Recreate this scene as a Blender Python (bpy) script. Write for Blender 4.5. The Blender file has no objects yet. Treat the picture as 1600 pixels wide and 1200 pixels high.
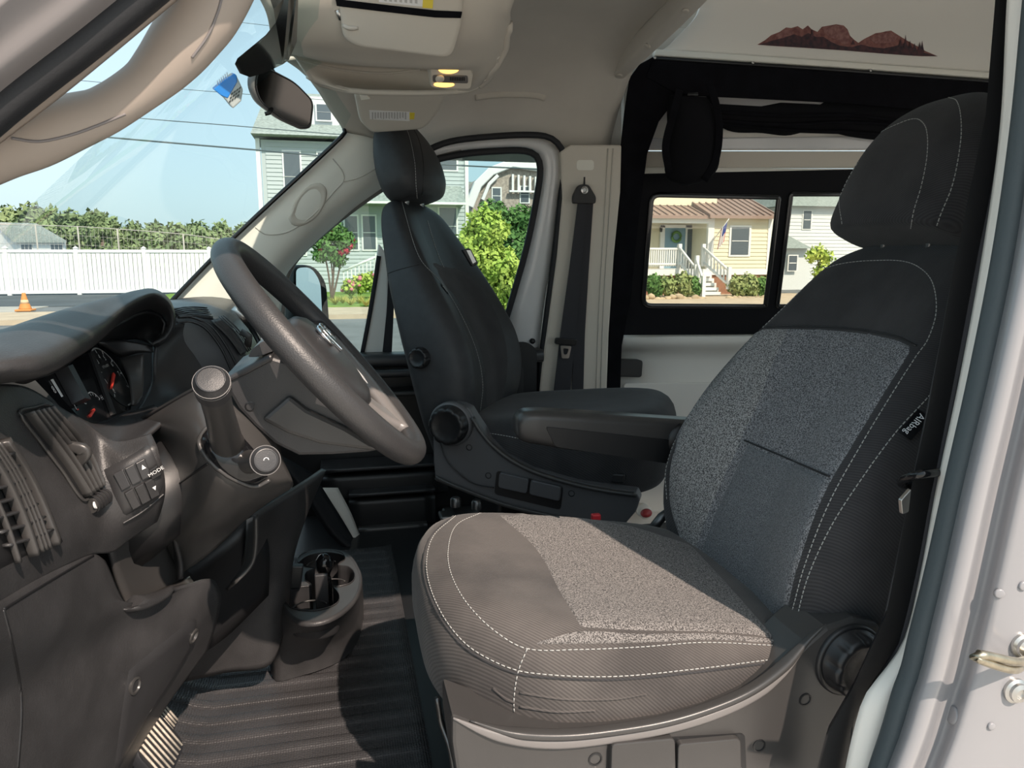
import bpy, bmesh, math, random
import numpy as np
from mathutils import Vector, Matrix
from mathutils.bvhtree import BVHTree

# ------------------------------------------------------------------ camera, sky, sun, exposure
SC = bpy.context.scene
COL = SC.collection
F = 1150.0
YAW = math.radians(13.2)
HZ = 400.0
PIT = math.atan((600 - HZ) / F)
CAM = np.array([0.0, -1.25, 1.6])
FW = np.array([math.sin(YAW) * math.cos(PIT), math.cos(YAW) * math.cos(PIT), -math.sin(PIT)])
RT = np.array([math.cos(YAW), -math.sin(YAW), 0.0])
UP = np.cross(RT, FW)

cam_data = bpy.data.cameras.new('camera')
cam_data.sensor_width = 36.0
cam_data.lens = F / 1600 * 36.0
cam_data.clip_start = 0.02
cam_data.clip_end = 2000
cam = bpy.data.objects.new('camera', cam_data)
COL.objects.link(cam)
m = Matrix.Identity(4)
for i in range(3):
    m[i][0], m[i][1], m[i][2], m[i][3] = RT[i], UP[i], -FW[i], CAM[i]
cam.matrix_world = m
SC.camera = cam

world = bpy.data.worlds.new('sky')
SC.world = world
world.use_nodes = True
wn = world.node_tree.nodes
wl = world.node_tree.links
wn.clear()
w_out = wn.new('ShaderNodeOutputWorld')
w_bg = wn.new('ShaderNodeBackground')
w_sky = wn.new('ShaderNodeTexSky')
w_sky.sky_type = 'NISHITA'
w_sky.sun_disc = False
w_sky.sun_elevation = math.radians(46)
w_sky.sun_rotation = math.radians(168)
w_sky.air_density = 1.0
w_sky.dust_density = 3.0
w_sky.ozone_density = 1.5
w_bg.inputs['Strength'].default_value = 1.0
w_sc = wn.new('ShaderNodeVectorMath')
w_sc.operation = 'SCALE'
w_sc.inputs['Scale'].default_value = 0.145
w_mix = wn.new('ShaderNodeMix')
w_mix.data_type = 'RGBA'
w_mix.inputs[0].default_value = 0.70
w_mix.inputs[7].default_value = (0.56, 0.725, 0.79, 1.0)      # even summer haze
wl.new(w_sky.outputs[0], w_sc.inputs[0])
wl.new(w_sc.outputs[0], w_mix.inputs[6])
wl.new(w_mix.outputs[2], w_bg.inputs[0])
wl.new(w_bg.outputs[0], w_out.inputs[0])

SUN_DIR = Vector((-0.40, 1.0, -1.07)).normalized()
sun_data = bpy.data.lights.new('sun', 'SUN')
sun_data.energy = 4.4
sun_data.angle = math.radians(0.6)
sun_data.color = (1.0, 0.83, 0.70)
sun = bpy.data.objects.new('sun', sun_data)
sun.rotation_euler = SUN_DIR.to_track_quat('-Z', 'Y').to_euler()
sun.location = (3, -12, 14)
COL.objects.link(sun)

SC.view_settings.view_transform = 'Standard'
SC.view_settings.look = 'None'
SC.view_settings.gamma = 1.0
SC.view_settings.use_curve_mapping = False
SC.view_settings.exposure = 0.58
try:
    SC.cycles.max_bounces = 10
    SC.cycles.diffuse_bounces = 6
    SC.cycles.transparent_max_bounces = 16
except Exception:
    pass

# ------------------------------------------------------------------ geometry helpers
RND = random.Random(7)


def ray(px, py):
    return FW + RT * (px - 800) / F - UP * (py - 600) / F


def plane_y(Y):
    return (np.array([0, Y, 0.0]), np.array([0, 1.0, 0]))


def plane_x(X):
    return (np.array([X, 0, 0.0]), np.array([1.0, 0, 0]))


def plane_z(Z):
    return (np.array([0, 0, Z]), np.array([0, 0, 1.0]))


WALL = (np.array([0, 1.60, 1.30]), np.array([0, 1.0, 0.13]))     # passenger side wall, leaning in


def P(px, py, pl):
    """point of the place seen at (px, py) that lies on a plane (a number means the plane Y = number)"""
    if not isinstance(pl, tuple):
        pl = plane_y(pl)
    r = ray(px, py)
    t = ((pl[0] - CAM) @ pl[1]) / (r @ pl[1])
    return CAM + r * t


def project(p):
    d = np.asarray(p, float) - CAM
    z = d @ FW
    return np.array([800 + F * (d @ RT) / z, 600 - F * (d @ UP) / z])


def cr(pts, n, closed=False):
    """Catmull-Rom resample by chord length"""
    p = [np.asarray(q, float) for q in pts]
    if closed:
        p = p + [p[0]]
    k = len(p)
    if k == 1:
        return np.array([p[0]] * n)
    d = [0.0]
    for i in range(1, k):
        d.append(d[-1] + max(1e-6, float(np.linalg.norm(p[i] - p[i - 1]))))
    L = d[-1]
    out = []
    for j in range(n):
        t = L * j / (n if closed else n - 1)
        i = 0
        while i < k - 2 and t > d[i + 1]:
            i += 1
        u = (t - d[i]) / (d[i + 1] - d[i])
        if closed:
            p0 = p[i - 1] if i > 0 else p[k - 2]
            p3 = p[i + 2] if i + 2 < k else p[1]
            l0 = d[i] - d[i - 1] if i > 0 else d[k - 1] - d[k - 2]
            l2 = d[i + 2] - d[i + 1] if i + 2 < k else d[1]
        else:
            p0 = p[i - 1] if i > 0 else 2 * p[0] - p[1]
            p3 = p[i + 2] if i + 2 < k else 2 * p[k - 1] - p[k - 2]
            l0 = d[i] - d[i - 1] if i > 0 else d[1] - d[0]
            l2 = d[i + 2] - d[i + 1] if i + 2 < k else d[k - 1] - d[k - 2]
        l1 = d[i + 1] - d[i]
        m1 = (p[i + 1] - p0) / (l0 + l1) * l1
        m2 = (p3 - p[i]) / (l1 + l2) * l1
        u2, u3 = u * u, u * u * u
        out.append((2 * u3 - 3 * u2 + 1) * p[i] + (u3 - 2 * u2 + u) * m1 + (-2 * u3 + 3 * u2) * p[i + 1] + (u3 - u2) * m2)
    return np.array(out)


def thing(name, label, cat, loc=(0, 0, 0), group=None):
    o = bpy.data.objects.new(name, None)
    o.location = [float(v) for v in loc]
    o.empty_display_size = 0.05
    COL.objects.link(o)
    o['label'] = label
    o['category'] = cat
    if group:
        o['group'] = group
    return o


def tag(o, label=None, cat=None, group=None, kind=None):
    if label:
        o['label'] = label
    if cat:
        o['category'] = cat
    if group:
        o['group'] = group
    if kind:
        o['kind'] = kind
    return o


def root_shift(par):
    """world offset of a parent (a part's own offset is already cancelled against its thing)"""
    return Vector(par.location) if par is not None and par.parent is None else Vector((0, 0, 0))


def obj(name, verts, faces, mat, parent=None, smooth=True, bevel=0.0, solid=0.0, sub=0, mats=None, fmat=None, auto=None, off=0.0):
    """one mesh object; vertices are given in world coordinates"""
    me = bpy.data.meshes.new(name)
    vs = [(float(v[0]), float(v[1]), float(v[2])) for v in verts]
    me.from_pydata(vs, [], [tuple(int(i) for i in f) for f in faces])
    bm = bmesh.new()
    bm.from_mesh(me)
    bmesh.ops.remove_doubles(bm, verts=bm.verts, dist=1e-6)
    bmesh.ops.recalc_face_normals(bm, faces=bm.faces)
    bm.to_mesh(me)
    bm.free()
    for mm in (mats or [mat]):
        me.materials.append(mm)
    if fmat is not None and len(fmat) == len(me.polygons):
        for p, k in zip(me.polygons, fmat):
            p.material_index = k
    if smooth:
        for p in me.polygons:
            p.use_smooth = True
        if auto is not None:
            me.set_sharp_from_angle(angle=math.radians(auto))
    o = bpy.data.objects.new(name, me)
    COL.objects.link(o)
    if parent is not None:
        o.parent = parent
        o.matrix_parent_inverse = Matrix.Translation(-root_shift(parent))
    if solid:
        md = o.modifiers.new('thickness', 'SOLIDIFY')
        md.thickness = solid
        md.offset = off
    if bevel:
        md = o.modifiers.new('bevel', 'BEVEL')
        md.width = bevel
        md.segments = 2
        md.limit_method = 'ANGLE'
        md.angle_limit = math.radians(35)
    if sub:
        md = o.modifiers.new('sub', 'SUBSURF')
        md.levels = sub
        md.render_levels = sub
    return o


class MB:
    """collects shapes into one mesh"""
    def __init__(self):
        self.v, self.f = [], []

    def add(self, v, f):
        b = len(self.v)
        self.v += [tuple(q) for q in v]
        self.f += [tuple(i + b for i in t) for t in f]
        return self

    def build(self, name, mat, parent=None, **k):
        return obj(name, self.v, self.f, mat, parent, **k)


def box_vf(c, s, M=None):
    c, s = np.asarray(c, float), np.asarray(s, float) / 2
    v = [np.array([x, y, z]) * s for x in (-1, 1) for y in (-1, 1) for z in (-1, 1)]
    if M is not None:
        v = [np.asarray(M) @ q for q in v]
    v = [q + c for q in v]
    return v, [(0, 1, 3, 2), (4, 6, 7, 5), (0, 4, 5, 1), (2, 3, 7, 6), (0, 2, 6, 4), (1, 5, 7, 3)]


def box2_vf(a, b):
    a, b = np.asarray(a, float), np.asarray(b, float)
    return box_vf((a + b) / 2, np.abs(b - a))


def prism_vf(pts, vec):
    n = len(pts)
    v = [np.asarray(p, float) for p in pts] + [np.asarray(p, float) + np.asarray(vec, float) for p in pts]
    f = [tuple(range(n)), tuple(range(2 * n - 1, n - 1, -1))]
    f += [(i, (i + 1) % n, n + (i + 1) % n, n + i) for i in range(n)]
    return v, f


def frame_dir(t, hint):
    t = t / (np.linalg.norm(t) + 1e-12)
    a = hint - t * (hint @ t)
    if np.linalg.norm(a) < 1e-6:
        a = np.array([1.0, 0, 0]) - t * t[0]
    a /= np.linalg.norm(a)
    return a, np.cross(t, a)


def sweep_vf(pts, prof, hint=(0, 0, 1), closed=False, cap=True, scale=None):
    """sweep a closed 2D profile [(a, b)] along points"""
    pts = [np.asarray(p, float) for p in pts]
    n, k = len(pts), len(prof)
    v, f = [], []
    hint = np.asarray(hint, float)
    for i, p in enumerate(pts):
        if closed:
            t = pts[(i + 1) % n] - pts[i - 1]
        else:
            t = pts[min(i + 1, n - 1)] - pts[max(i - 1, 0)]
        a, b = frame_dir(t, hint)
        s = 1.0 if scale is None else scale[i]
        for (u, w) in prof:
            v.append(p + a * u * s + b * w * s)
    m_ = n if closed else n - 1
    for i in range(m_):
        j = (i + 1) % n
        for q in range(k):
            r = (q + 1) % k
            f.append((i * k + q, i * k + r, j * k + r, j * k + q))
    if cap and not closed:
        f.append(tuple(range(k - 1, -1, -1)))
        f.append(tuple((n - 1) * k + q for q in range(k)))
    return v, f


def circ(r, n=10, ry=None):
    ry = r if ry is None else ry
    return [(r * math.cos(2 * math.pi * i / n), ry * math.sin(2 * math.pi * i / n)) for i in range(n)]


def tube_vf(pts, r, n=10, closed=False, hint=(0, 0, 1)):
    if np.isscalar(r):
        return sweep_vf(pts, circ(r, n), hint, closed)
    return sweep_vf(pts, circ(1.0, n), hint, closed, scale=list(r))


def rrect(w, h, r, n=4):
    out = []
    for cx, cy, a0 in ((w / 2 - r, h / 2 - r, 0), (-w / 2 + r, h / 2 - r, 90), (-w / 2 + r, -h / 2 + r, 180), (w / 2 - r, -h / 2 + r, 270)):
        for i in range(n + 1):
            a = math.radians(a0 + 90 * i / n)
            out.append((cx + r * math.cos(a), cy + r * math.sin(a)))
    return out


def loft_vf(secs, cap=True, closed=True):
    n, k = len(secs), len(secs[0])
    v = [np.asarray(p, float) for s in secs for p in s]
    f = []
    for i in range(n - 1):
        for q in range(k if closed else k - 1):
            r = (q + 1) % k
            f.append((i * k + q, i * k + r, (i + 1) * k + r, (i + 1) * k + q))
    if cap and closed:
        f.append(tuple(range(k - 1, -1, -1)))
        f.append(tuple((n - 1) * k + q for q in range(k)))
    return v, f


def lathe_vf(c, axis, prof, n=24, hint=(0, 0, 1), cap=True):
    """prof [(r, h)] round axis from point c"""
    c = np.asarray(c, float)
    ax = np.asarray(axis, float)
    ax = ax / np.linalg.norm(ax)
    a, b = frame_dir(ax, np.asarray(hint, float))
    secs = [[c + ax * h + (a * math.cos(2 * math.pi * i / n) + b * math.sin(2 * math.pi * i / n)) * r for i in range(n)] for r, h in prof]
    return loft_vf(secs, cap)


def grid_vf(G):
    nu, nv = len(G), len(G[0])
    v = [p for row in G for p in row]
    f = [(i * nv + j, i * nv + j + 1, (i + 1) * nv + j + 1, (i + 1) * nv + j) for i in range(nu - 1) for j in range(nv - 1)]
    return v, f


def surf_grid(rows, nu, nv):
    """rows of (px, py, Y) or of 3-vectors marked by np arrays -> smooth grid"""
    R = []
    for row in rows:
        R.append(cr([q if isinstance(q, np.ndarray) else P(q[0], q[1], plane_x(q[3]) if len(q) > 3 else q[2]) for q in row], nv))
    G = np.zeros((nu, nv, 3))
    for j in range(nv):
        G[:, j, :] = cr([r[j] for r in R], nu)
    return G


def surf(name, rows, mat, parent=None, nu=24, nv=24, solid=0.012, off=-1.0, **k):
    """smooth sheet with thickness through rows of points; off -1 grows it away from the viewer"""
    G = surf_grid(rows, nu, nv)
    v, f = grid_vf(G)
    # make the face normals point to the viewer so that the thickness grows behind
    o = obj(name, v, f, mat, parent, **k)
    me = o.data
    s = 0.0
    for p in me.polygons:
        s += Vector(p.normal).dot(Vector(CAM) - p.center) * p.area
    if s < 0:
        me.flip_normals()
    if solid:
        md = o.modifiers.new('thickness', 'SOLIDIFY')
        md.thickness = solid
        md.offset = off
    return o


def slab(name, poly, pl, depth, mat, parent=None, n=0, **k):
    """polygon traced on a plane, extruded away from the viewer by depth (vector or number along +Y)"""
    pts = [P(q[0], q[1], pl) for q in poly]
    if n:
        pts = list(cr(pts, n, closed=True))
    vec = depth if not np.isscalar(depth) else (0, depth, 0)
    v, f = prism_vf(pts, vec)
    k.setdefault('smooth', False)
    return obj(name, v, f, mat, parent, **k)


def ring_vf(outer, inner, vec):
    n = len(outer)
    vec = np.asarray(vec, float)
    v = list(outer) + list(inner) + [p + vec for p in outer] + [p + vec for p in inner]
    f = []
    for i in range(n):
        j = (i + 1) % n
        f += [(i, j, n + j, n + i), (2 * n + i, 3 * n + i, 3 * n + j, 2 * n + j), (i, 2 * n + i, 2 * n + j, j), (n + i, n + j, 3 * n + j, 3 * n + i)]
    return v, f


def rpoly(corners, r, n=5):
    """round the corners of a pixel polygon"""
    out = []
    k = len(corners)
    for i in range(k):
        p0, p1, p2 = (np.array(corners[(i + d) % k], float)[:2] for d in (-1, 0, 1))
        rr = corners[i][2] if len(corners[i]) > 2 else r
        a, b = p0 - p1, p2 - p1
        la, lb = np.linalg.norm(a), np.linalg.norm(b)
        q = min(rr, la * .49, lb * .49)
        s, e = p1 + a / la * q, p1 + b / lb * q
        for j in range(n + 1):
            t = j / n
            out.append((1 - t) ** 2 * s + 2 * t * (1 - t) * p1 + t * t * e)
    return out


def bvh_of(*objs):
    vs, fs = [], []
    for o in objs:
        b = len(vs)
        vs += [v.co.copy() for v in o.data.vertices]
        fs += [tuple(i + b for i in p.vertices) for p in o.data.polygons]
    return BVHTree.FromPolygons(vs, fs)


def hit(bvh, px, py):
    r = Vector(ray(px, py)).normalized()
    h = bvh.ray_cast(Vector(CAM), r)
    if h[0] is None:
        h = bvh.find_nearest(Vector(CAM) + r * 1.6)
        # nearest point along the ray
        best = None
        for i in range(60):
            q = bvh.find_nearest(Vector(CAM) + r * (0.7 + i * 0.04))
            if q[0] is not None and (best is None or q[3] < best[3]):
                best = q
        h = best
    n = Vector(h[1])
    if n.dot(r) > 0:
        n = -n
    return np.array(h[0]), np.array(n)


def trace(bvh, pix, n):
    """a pixel path laid onto the surface: points and normals"""
    q = cr([(a, b, 0.0) for a, b in pix], n)
    hs = [hit(bvh, a[0], a[1]) for a in q]
    return [h[0] for h in hs], [h[1] for h in hs]


def stitch(name, bvh, pix, mat, parent, dash=0.0062, gap=0.0028, r=0.0009, lift=0.0006, n=160):
    """row of thread stitches lying on the surface"""
    pts, ns = trace(bvh, pix, n)
    mb = MB()
    s = 0.0
    cur = [pts[0] + ns[0] * lift]
    for i in range(1, len(pts)):
        a, b = pts[i - 1] + ns[i - 1] * lift, pts[i] + ns[i] * lift
        d = float(np.linalg.norm(b - a))
        if d > 0.05:
            cur = [b]
            s = 0
            continue
        t = 0.0
        while t < d:
            lim = dash if s < dash else dash + gap
            step = min(d - t, lim - s)
            t += step
            s += step
            q = a + (b - a) * (t / d)
            if s <= dash + 1e-9:
                cur.append(q)
            if abs(s - dash) < 1e-9:
                if len(cur) > 1:
                    mb.add(*sweep_vf([cur[0], cur[-1]], circ(r, 4), hint=ns[i]))
                cur = []
            if s >= dash + gap - 1e-9:
                s = 0.0
                cur = [q]
    return mb.build(name, mat, parent)


def seam(name, bvh, pix, mat, parent, r=0.0016, lift=0.0, n=60):
    pts, ns = trace(bvh, pix, n)
    q = [p + m_ * lift for p, m_ in zip(pts, ns)]
    good = [q[0]]
    for a in q[1:]:
        if np.linalg.norm(a - good[-1]) < 0.08:
            good.append(a)
    v, f = tube_vf(good, r, 6)
    return obj(name, v, f, mat, parent)


def coons(top, bottom, left, right, nu, nv):
    """pixel grid between four pixel curves (left/right run top to bottom)"""
    T, B = cr([(a, b, 0) for a, b in top], nv), cr([(a, b, 0) for a, b in bottom], nv)
    Lc, Rc = cr([(a, b, 0) for a, b in left], nu), cr([(a, b, 0) for a, b in right], nu)
    G = np.zeros((nu, nv, 2))
    for i in range(nu):
        u = i / (nu - 1)
        for j in range(nv):
            w = j / (nv - 1)
            g = (1 - u) * T[j] + u * B[j] + (1 - w) * Lc[i] + w * Rc[i] - ((1 - u) * (1 - w) * T[0] + (1 - u) * w * T[-1] + u * (1 - w) * B[0] + u * w * B[-1])
            G[i, j] = g[:2]
    return G


def patch(name, bvh, top, bottom, left, right, mat, parent, nu=30, nv=24, lift=0.0025):
    """cloth panel that lies on the surface"""
    G = coons(top, bottom, left, right, nu, nv)
    H = [[None] * nv for _ in range(nu)]
    for i in range(nu):
        for j in range(nv):
            p, n_ = hit(bvh, G[i, j, 0], G[i, j, 1])
            e = min(i, j, nu - 1 - i, nv - 1 - j)
            H[i][j] = p + n_ * (lift if e > 0 else -0.0015)
    v, f = grid_vf(H)
    return obj(name, v, f, mat, parent)


def text(name, s, mat, parent, origin, xdir, ydir, size, depth=0.0004, align='CENTER'):
    cu = bpy.data.curves.new(name, 'FONT')
    cu.body = s
    cu.size = 1.0
    cu.extrude = 0.0
    cu.align_x = align
    cu.align_y = 'CENTER'
    cu.resolution_u = 2
    tmp = bpy.data.objects.new('tmp_text', cu)
    COL.objects.link(tmp)
    bpy.context.view_layer.update()
    me0 = tmp.to_mesh()
    vs = [v.co.copy() for v in me0.vertices]
    fs = [tuple(p.vertices) for p in me0.polygons]
    tmp.to_mesh_clear()
    bpy.data.objects.remove(tmp)
    bpy.data.curves.remove(cu)
    xd = np.asarray(xdir, float)
    xd = xd / np.linalg.norm(xd)
    yd = np.asarray(ydir, float)
    yd = yd - xd * (yd @ xd)
    yd = yd / np.linalg.norm(yd)
    o = np.asarray(origin, float)
    v = [o + xd * q.x * size + yd * q.y * size for q in vs]
    return obj(name, v, fs, mat, parent, smooth=False)


# ------------------------------------------------------------------ materials
def mat(name, col, rough=0.5, metal=0.0, spec=0.5, var=0.0, vscale=30.0, bump=0.0, bscale=400.0, coat=0.0, sheen=0.0, col2=None, dist=0.0006):
    m_ = bpy.data.materials.new(name)
    m_.use_nodes = True
    nt = m_.node_tree
    b = nt.nodes['Principled BSDF']
    b.inputs['Roughness'].default_value = rough
    b.inputs['Metallic'].default_value = metal
    b.inputs['Specular IOR Level'].default_value = spec
    b.inputs['Coat Weight'].default_value = coat
    b.inputs['Sheen Weight'].default_value = sheen
    c = (*col, 1)
    b.inputs['Base Color'].default_value = c
    tc = None
    if var or col2:
        tc = nt.nodes.new('ShaderNodeTexCoord')
        no = nt.nodes.new('ShaderNodeTexNoise')
        no.inputs['Scale'].default_value = vscale
        no.inputs['Detail'].default_value = 4
        rp = nt.nodes.new('ShaderNodeValToRGB')
        rp.color_ramp.elements[0].position = 0.35
        rp.color_ramp.elements[1].position = 0.65
        c2 = col2 if col2 else tuple(min(1, x * (1 + var)) for x in col)
        c1 = col if col2 else tuple(x * (1 - var) for x in col)
        rp.color_ramp.elements[0].color = (*c1, 1)
        rp.color_ramp.elements[1].color = (*c2, 1)
        nt.links.new(tc.outputs['Object'], no.inputs['Vector'])
        nt.links.new(no.outputs['Fac'], rp.inputs[0])
        nt.links.new(rp.outputs[0], b.inputs['Base Color'])
    if bump:
        if tc is None:
            tc = nt.nodes.new('ShaderNodeTexCoord')
        n2 = nt.nodes.new('ShaderNodeTexNoise')
        n2.inputs['Scale'].default_value = bscale
        n2.inputs['Detail'].default_value = 2
        bp = nt.nodes.new('ShaderNodeBump')
        bp.inputs['Strength'].default_value = bump
        bp.inputs['Distance'].default_value = dist
        nt.links.new(tc.outputs['Object'], n2.inputs['Vector'])
        nt.links.new(n2.outputs['Fac'], bp.inputs['Height'])
        nt.links.new(bp.outputs[0], b.inputs['Normal'])
    return m_


def mat_emit(name, col, strength):
    m_ = bpy.data.materials.new(name)
    m_.use_nodes = True
    b = m_.node_tree.nodes['Principled BSDF']
    b.inputs['Base Color'].default_value = (*col, 1)
    b.inputs['Emission Color'].default_value = (*col, 1)
    b.inputs['Emission Strength'].default_value = strength
    return m_


def mat_glass(name, tint, refl=1.0, ior=1.5):
    m_ = bpy.data.materials.new(name)
    m_.use_nodes = True
    nt = m_.node_tree
    nt.nodes.clear()
    o = nt.nodes.new('ShaderNodeOutputMaterial')
    mx = nt.nodes.new('ShaderNodeMixShader')
    tr = nt.nodes.new('ShaderNodeBsdfTransparent')
    gl = nt.nodes.new('ShaderNodeBsdfGlossy')
    lw = nt.nodes.new('ShaderNodeLayerWeight')
    lw.inputs['Blend'].default_value = 0.5
    pw = nt.nodes.new('ShaderNodeMath')
    pw.operation = 'POWER'
    pw.inputs[1].default_value = 5.0
    ml = nt.nodes.new('ShaderNodeMath')
    ml.operation = 'MULTIPLY_ADD'
    ml.inputs[1].default_value = 0.9 * refl
    ml.inputs[2].default_value = 0.035 * refl
    tr.inputs[0].default_value = (*tint, 1)
    gl.inputs['Roughness'].default_value = 0.0
    nt.links.new(lw.outputs['Facing'], pw.inputs[0])
    nt.links.new(pw.outputs[0], ml.inputs[0])
    nt.links.new(ml.outputs[0], mx.inputs[0])
    nt.links.new(tr.outputs[0], mx.inputs[1])
    nt.links.new(gl.outputs[0], mx.inputs[2])
    nt.links.new(mx.outputs[0], o.inputs[0])
    return m_


def mat_heather(name, dark, light, scale=330.0, thr=0.5):
    m_ = mat(name, dark, rough=0.95, spec=0.15, sheen=0.1)
    nt = m_.node_tree
    b = nt.nodes['Principled BSDF']
    tc = nt.nodes.new('ShaderNodeTexCoord')
    no = nt.nodes.new('ShaderNodeTexNoise')
    no.inputs['Scale'].default_value = scale
    no.inputs['Detail'].default_value = 1.5
    no.inputs['Roughness'].default_value = 0.6
    rp = nt.nodes.new('ShaderNodeValToRGB')
    e = rp.color_ramp.elements
    e[0].position, e[1].position = thr - 0.10, thr + 0.10
    e[0].color, e[1].color = (*dark, 1), (*light, 1)
    bp = nt.nodes.new('ShaderNodeBump')
    bp.inputs['Strength'].default_value = 0.5
    bp.inputs['Distance'].default_value = 0.001
    nt.links.new(tc.outputs['Object'], no.inputs['Vector'])
    nt.links.new(no.outputs['Fac'], rp.inputs[0])
    nt.links.new(rp.outputs[0], b.inputs['Base Color'])
    nt.links.new(no.outputs['Fac'], bp.inputs['Height'])
    nt.links.new(bp.outputs[0], b.inputs['Normal'])
    return m_


def mat_twill(name, c1, c2, vscale, period=0.0034, contrast=0.22):
    """woven twill: fine diagonal ribs over soft blotches"""
    m_ = mat(name, c1, rough=0.92, spec=0.2, sheen=0.12, col2=c2, vscale=vscale)
    nt = m_.node_tree
    b = nt.nodes['Principled BSDF']
    src = b.inputs['Base Color'].links[0].from_socket
    tc = nt.nodes.new('ShaderNodeTexCoord')
    wv = nt.nodes.new('ShaderNodeTexWave')
    wv.bands_direction = 'DIAGONAL'
    wv.inputs['Scale'].default_value = 2 * math.pi / (20 * period)
    wv.inputs['Distortion'].default_value = 0.6
    wv.inputs['Detail'].default_value = 1.0
    wv.inputs['Detail Scale'].default_value = 40.0
    mp = nt.nodes.new('ShaderNodeMapRange')
    mp.inputs['To Min'].default_value = 1 - contrast
    mp.inputs['To Max'].default_value = 1 + contrast
    mx = nt.nodes.new('ShaderNodeVectorMath')
    mx.operation = 'SCALE'
    bp = nt.nodes.new('ShaderNodeBump')
    bp.inputs['Strength'].default_value = 0.5
    bp.inputs['Distance'].default_value = 0.0006
    nt.links.new(tc.outputs['Object'], wv.inputs['Vector'])
    nt.links.new(wv.outputs['Fac'], mp.inputs['Value'])
    nt.links.new(src, mx.inputs[0])
    nt.links.new(mp.outputs['Result'], mx.inputs['Scale'])
    nt.links.new(mx.outputs[0], b.inputs['Base Color'])
    nt.links.new(wv.outputs['Fac'], bp.inputs['Height'])
    nt.links.new(bp.outputs[0], b.inputs['Normal'])
    return m_


M = {}
M['plastic'] = mat('dark_plastic', (0.030, 0.0295, 0.031), 0.38, spec=0.5, var=0.12, vscale=9, bump=0.35, bscale=900)
M['plastic_rough'] = mat('grained_plastic', (0.036, 0.035, 0.036), 0.43, spec=0.45, var=0.18, vscale=14, bump=0.6, bscale=430, dist=0.0008)
M['plastic_satin'] = mat('satin_plastic', (0.045, 0.043, 0.042), 0.33, spec=0.5, var=0.06, vscale=7, bump=0.12, bscale=1200)
M['plastic_black'] = mat('black_plastic', (0.012, 0.012, 0.013), 0.4, spec=0.5, bump=0.2, bscale=900)
M['plastic_grey'] = mat('grey_plastic', (0.16, 0.15, 0.145), 0.35, spec=0.5, bump=0.1, bscale=900)
M['gloss_black'] = mat('gloss_black', (0.008, 0.008, 0.009), 0.12, spec=0.5)
M['rubber'] = mat('rubber', (0.016, 0.017, 0.020), 0.6, spec=0.4, bump=0.5, bscale=300)
M['seal'] = mat('seal_rubber', (0.060, 0.075, 0.082), 0.6, spec=0.35, bump=0.8, bscale=160)
M['wheel_rim'] = mat('wheel_rim', (0.036, 0.035, 0.036), 0.42, spec=0.5, bump=0.7, bscale=500)
M['fabric'] = mat_twill('dark_fabric', (0.030, 0.030, 0.032), (0.042, 0.041, 0.043), 14)
M['fabric_worn'] = mat_twill('worn_fabric', (0.056, 0.051, 0.049), (0.092, 0.083, 0.078), 8)
M['vinyl'] = mat('seat_vinyl', (0.030, 0.031, 0.033), 0.55, spec=0.4, var=0.1, vscale=40, bump=0.3, bscale=700)
M['heather'] = mat_heather('heather_fabric', (0.045, 0.047, 0.052), (0.27, 0.27, 0.28), 430.0)
M['heather_warm'] = mat_heather('seat_heather', (0.050, 0.047, 0.046), (0.24, 0.225, 0.215), 430.0)
M['thread'] = mat('thread', (0.40, 0.40, 0.385), 0.8)
M['beige'] = mat('beige_trim', (0.66, 0.61, 0.53), 0.6, spec=0.3, bump=0.15, bscale=900)
M['beige_light'] = mat('light_trim', (0.86, 0.835, 0.75), 0.55, spec=0.3, bump=0.12, bscale=900)
M['headliner'] = mat('headliner', (0.57, 0.54, 0.49), 0.95, spec=0.1, bump=0.4, bscale=700, var=0.04, vscale=5)
M['console_beige'] = mat('console_trim', (0.55, 0.515, 0.455), 0.65, spec=0.3, bump=0.15, bscale=900)
M['white_paint'] = mat('white_paint', (0.72, 0.72, 0.72), 0.25, spec=0.5, coat=0.4)
M['white_panel'] = mat('white_panel', (0.80, 0.77, 0.71), 0.5)
M['metal'] = mat('metal', (0.55, 0.54, 0.52), 0.32, metal=1.0)
M['metal_dark'] = mat('dark_metal', (0.12, 0.12, 0.12), 0.35, metal=0.9)
M['chrome'] = mat('chrome', (0.85, 0.85, 0.86), 0.08, metal=1.0)
M['brass_metal'] = mat('zinc_metal', (0.48, 0.43, 0.33), 0.35, metal=1.0, var=0.15, vscale=60)
M['red'] = mat('red_plastic', (0.55, 0.03, 0.04), 0.4)
M['dark_red'] = mat('red_lens', (0.30, 0.035, 0.04), 0.3)
M['white_print'] = mat('white_print', (0.75, 0.75, 0.75), 0.6)
M['red_print'] = mat('needle_red', (0.8, 0.06, 0.04), 0.5)
M['yellow_print'] = mat('yellow_print', (0.75, 0.60, 0.06), 0.6)
M['grey_print'] = mat('grey_print', (0.45, 0.45, 0.44), 0.6)
M['mesh_black'] = mat('black_net', (0.006, 0.006, 0.008), 0.95, spec=0.1, bump=0.6, bscale=120, var=0.2, vscale=20)
M['net_black'] = mat('bunched_net', (0.010, 0.010, 0.012), 0.95, spec=0.1)
M['glass'] = mat_glass('window_glass', (0.80, 0.88, 0.87))
M['windshield'] = mat_glass('windshield_glass', (0.80, 0.89, 0.885), refl=0.3)
M['glass_dark'] = mat_glass('tinted_glass', (0.86, 0.88, 0.84))
M['mirror'] = mat('mirror_silver', (0.80, 0.82, 0.84), 0.02, metal=1.0)
M['mirror_dim'] = mat('dim_mirror', (0.11, 0.10, 0.095), 0.06, metal=1.0)
M['rubber_mat'] = mat('rubber_mat', (0.040, 0.039, 0.041), 0.5, spec=0.45, var=0.15, vscale=8)
_nt = M['rubber_mat'].node_tree
_tc = _nt.nodes.new('ShaderNodeTexCoord')
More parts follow.
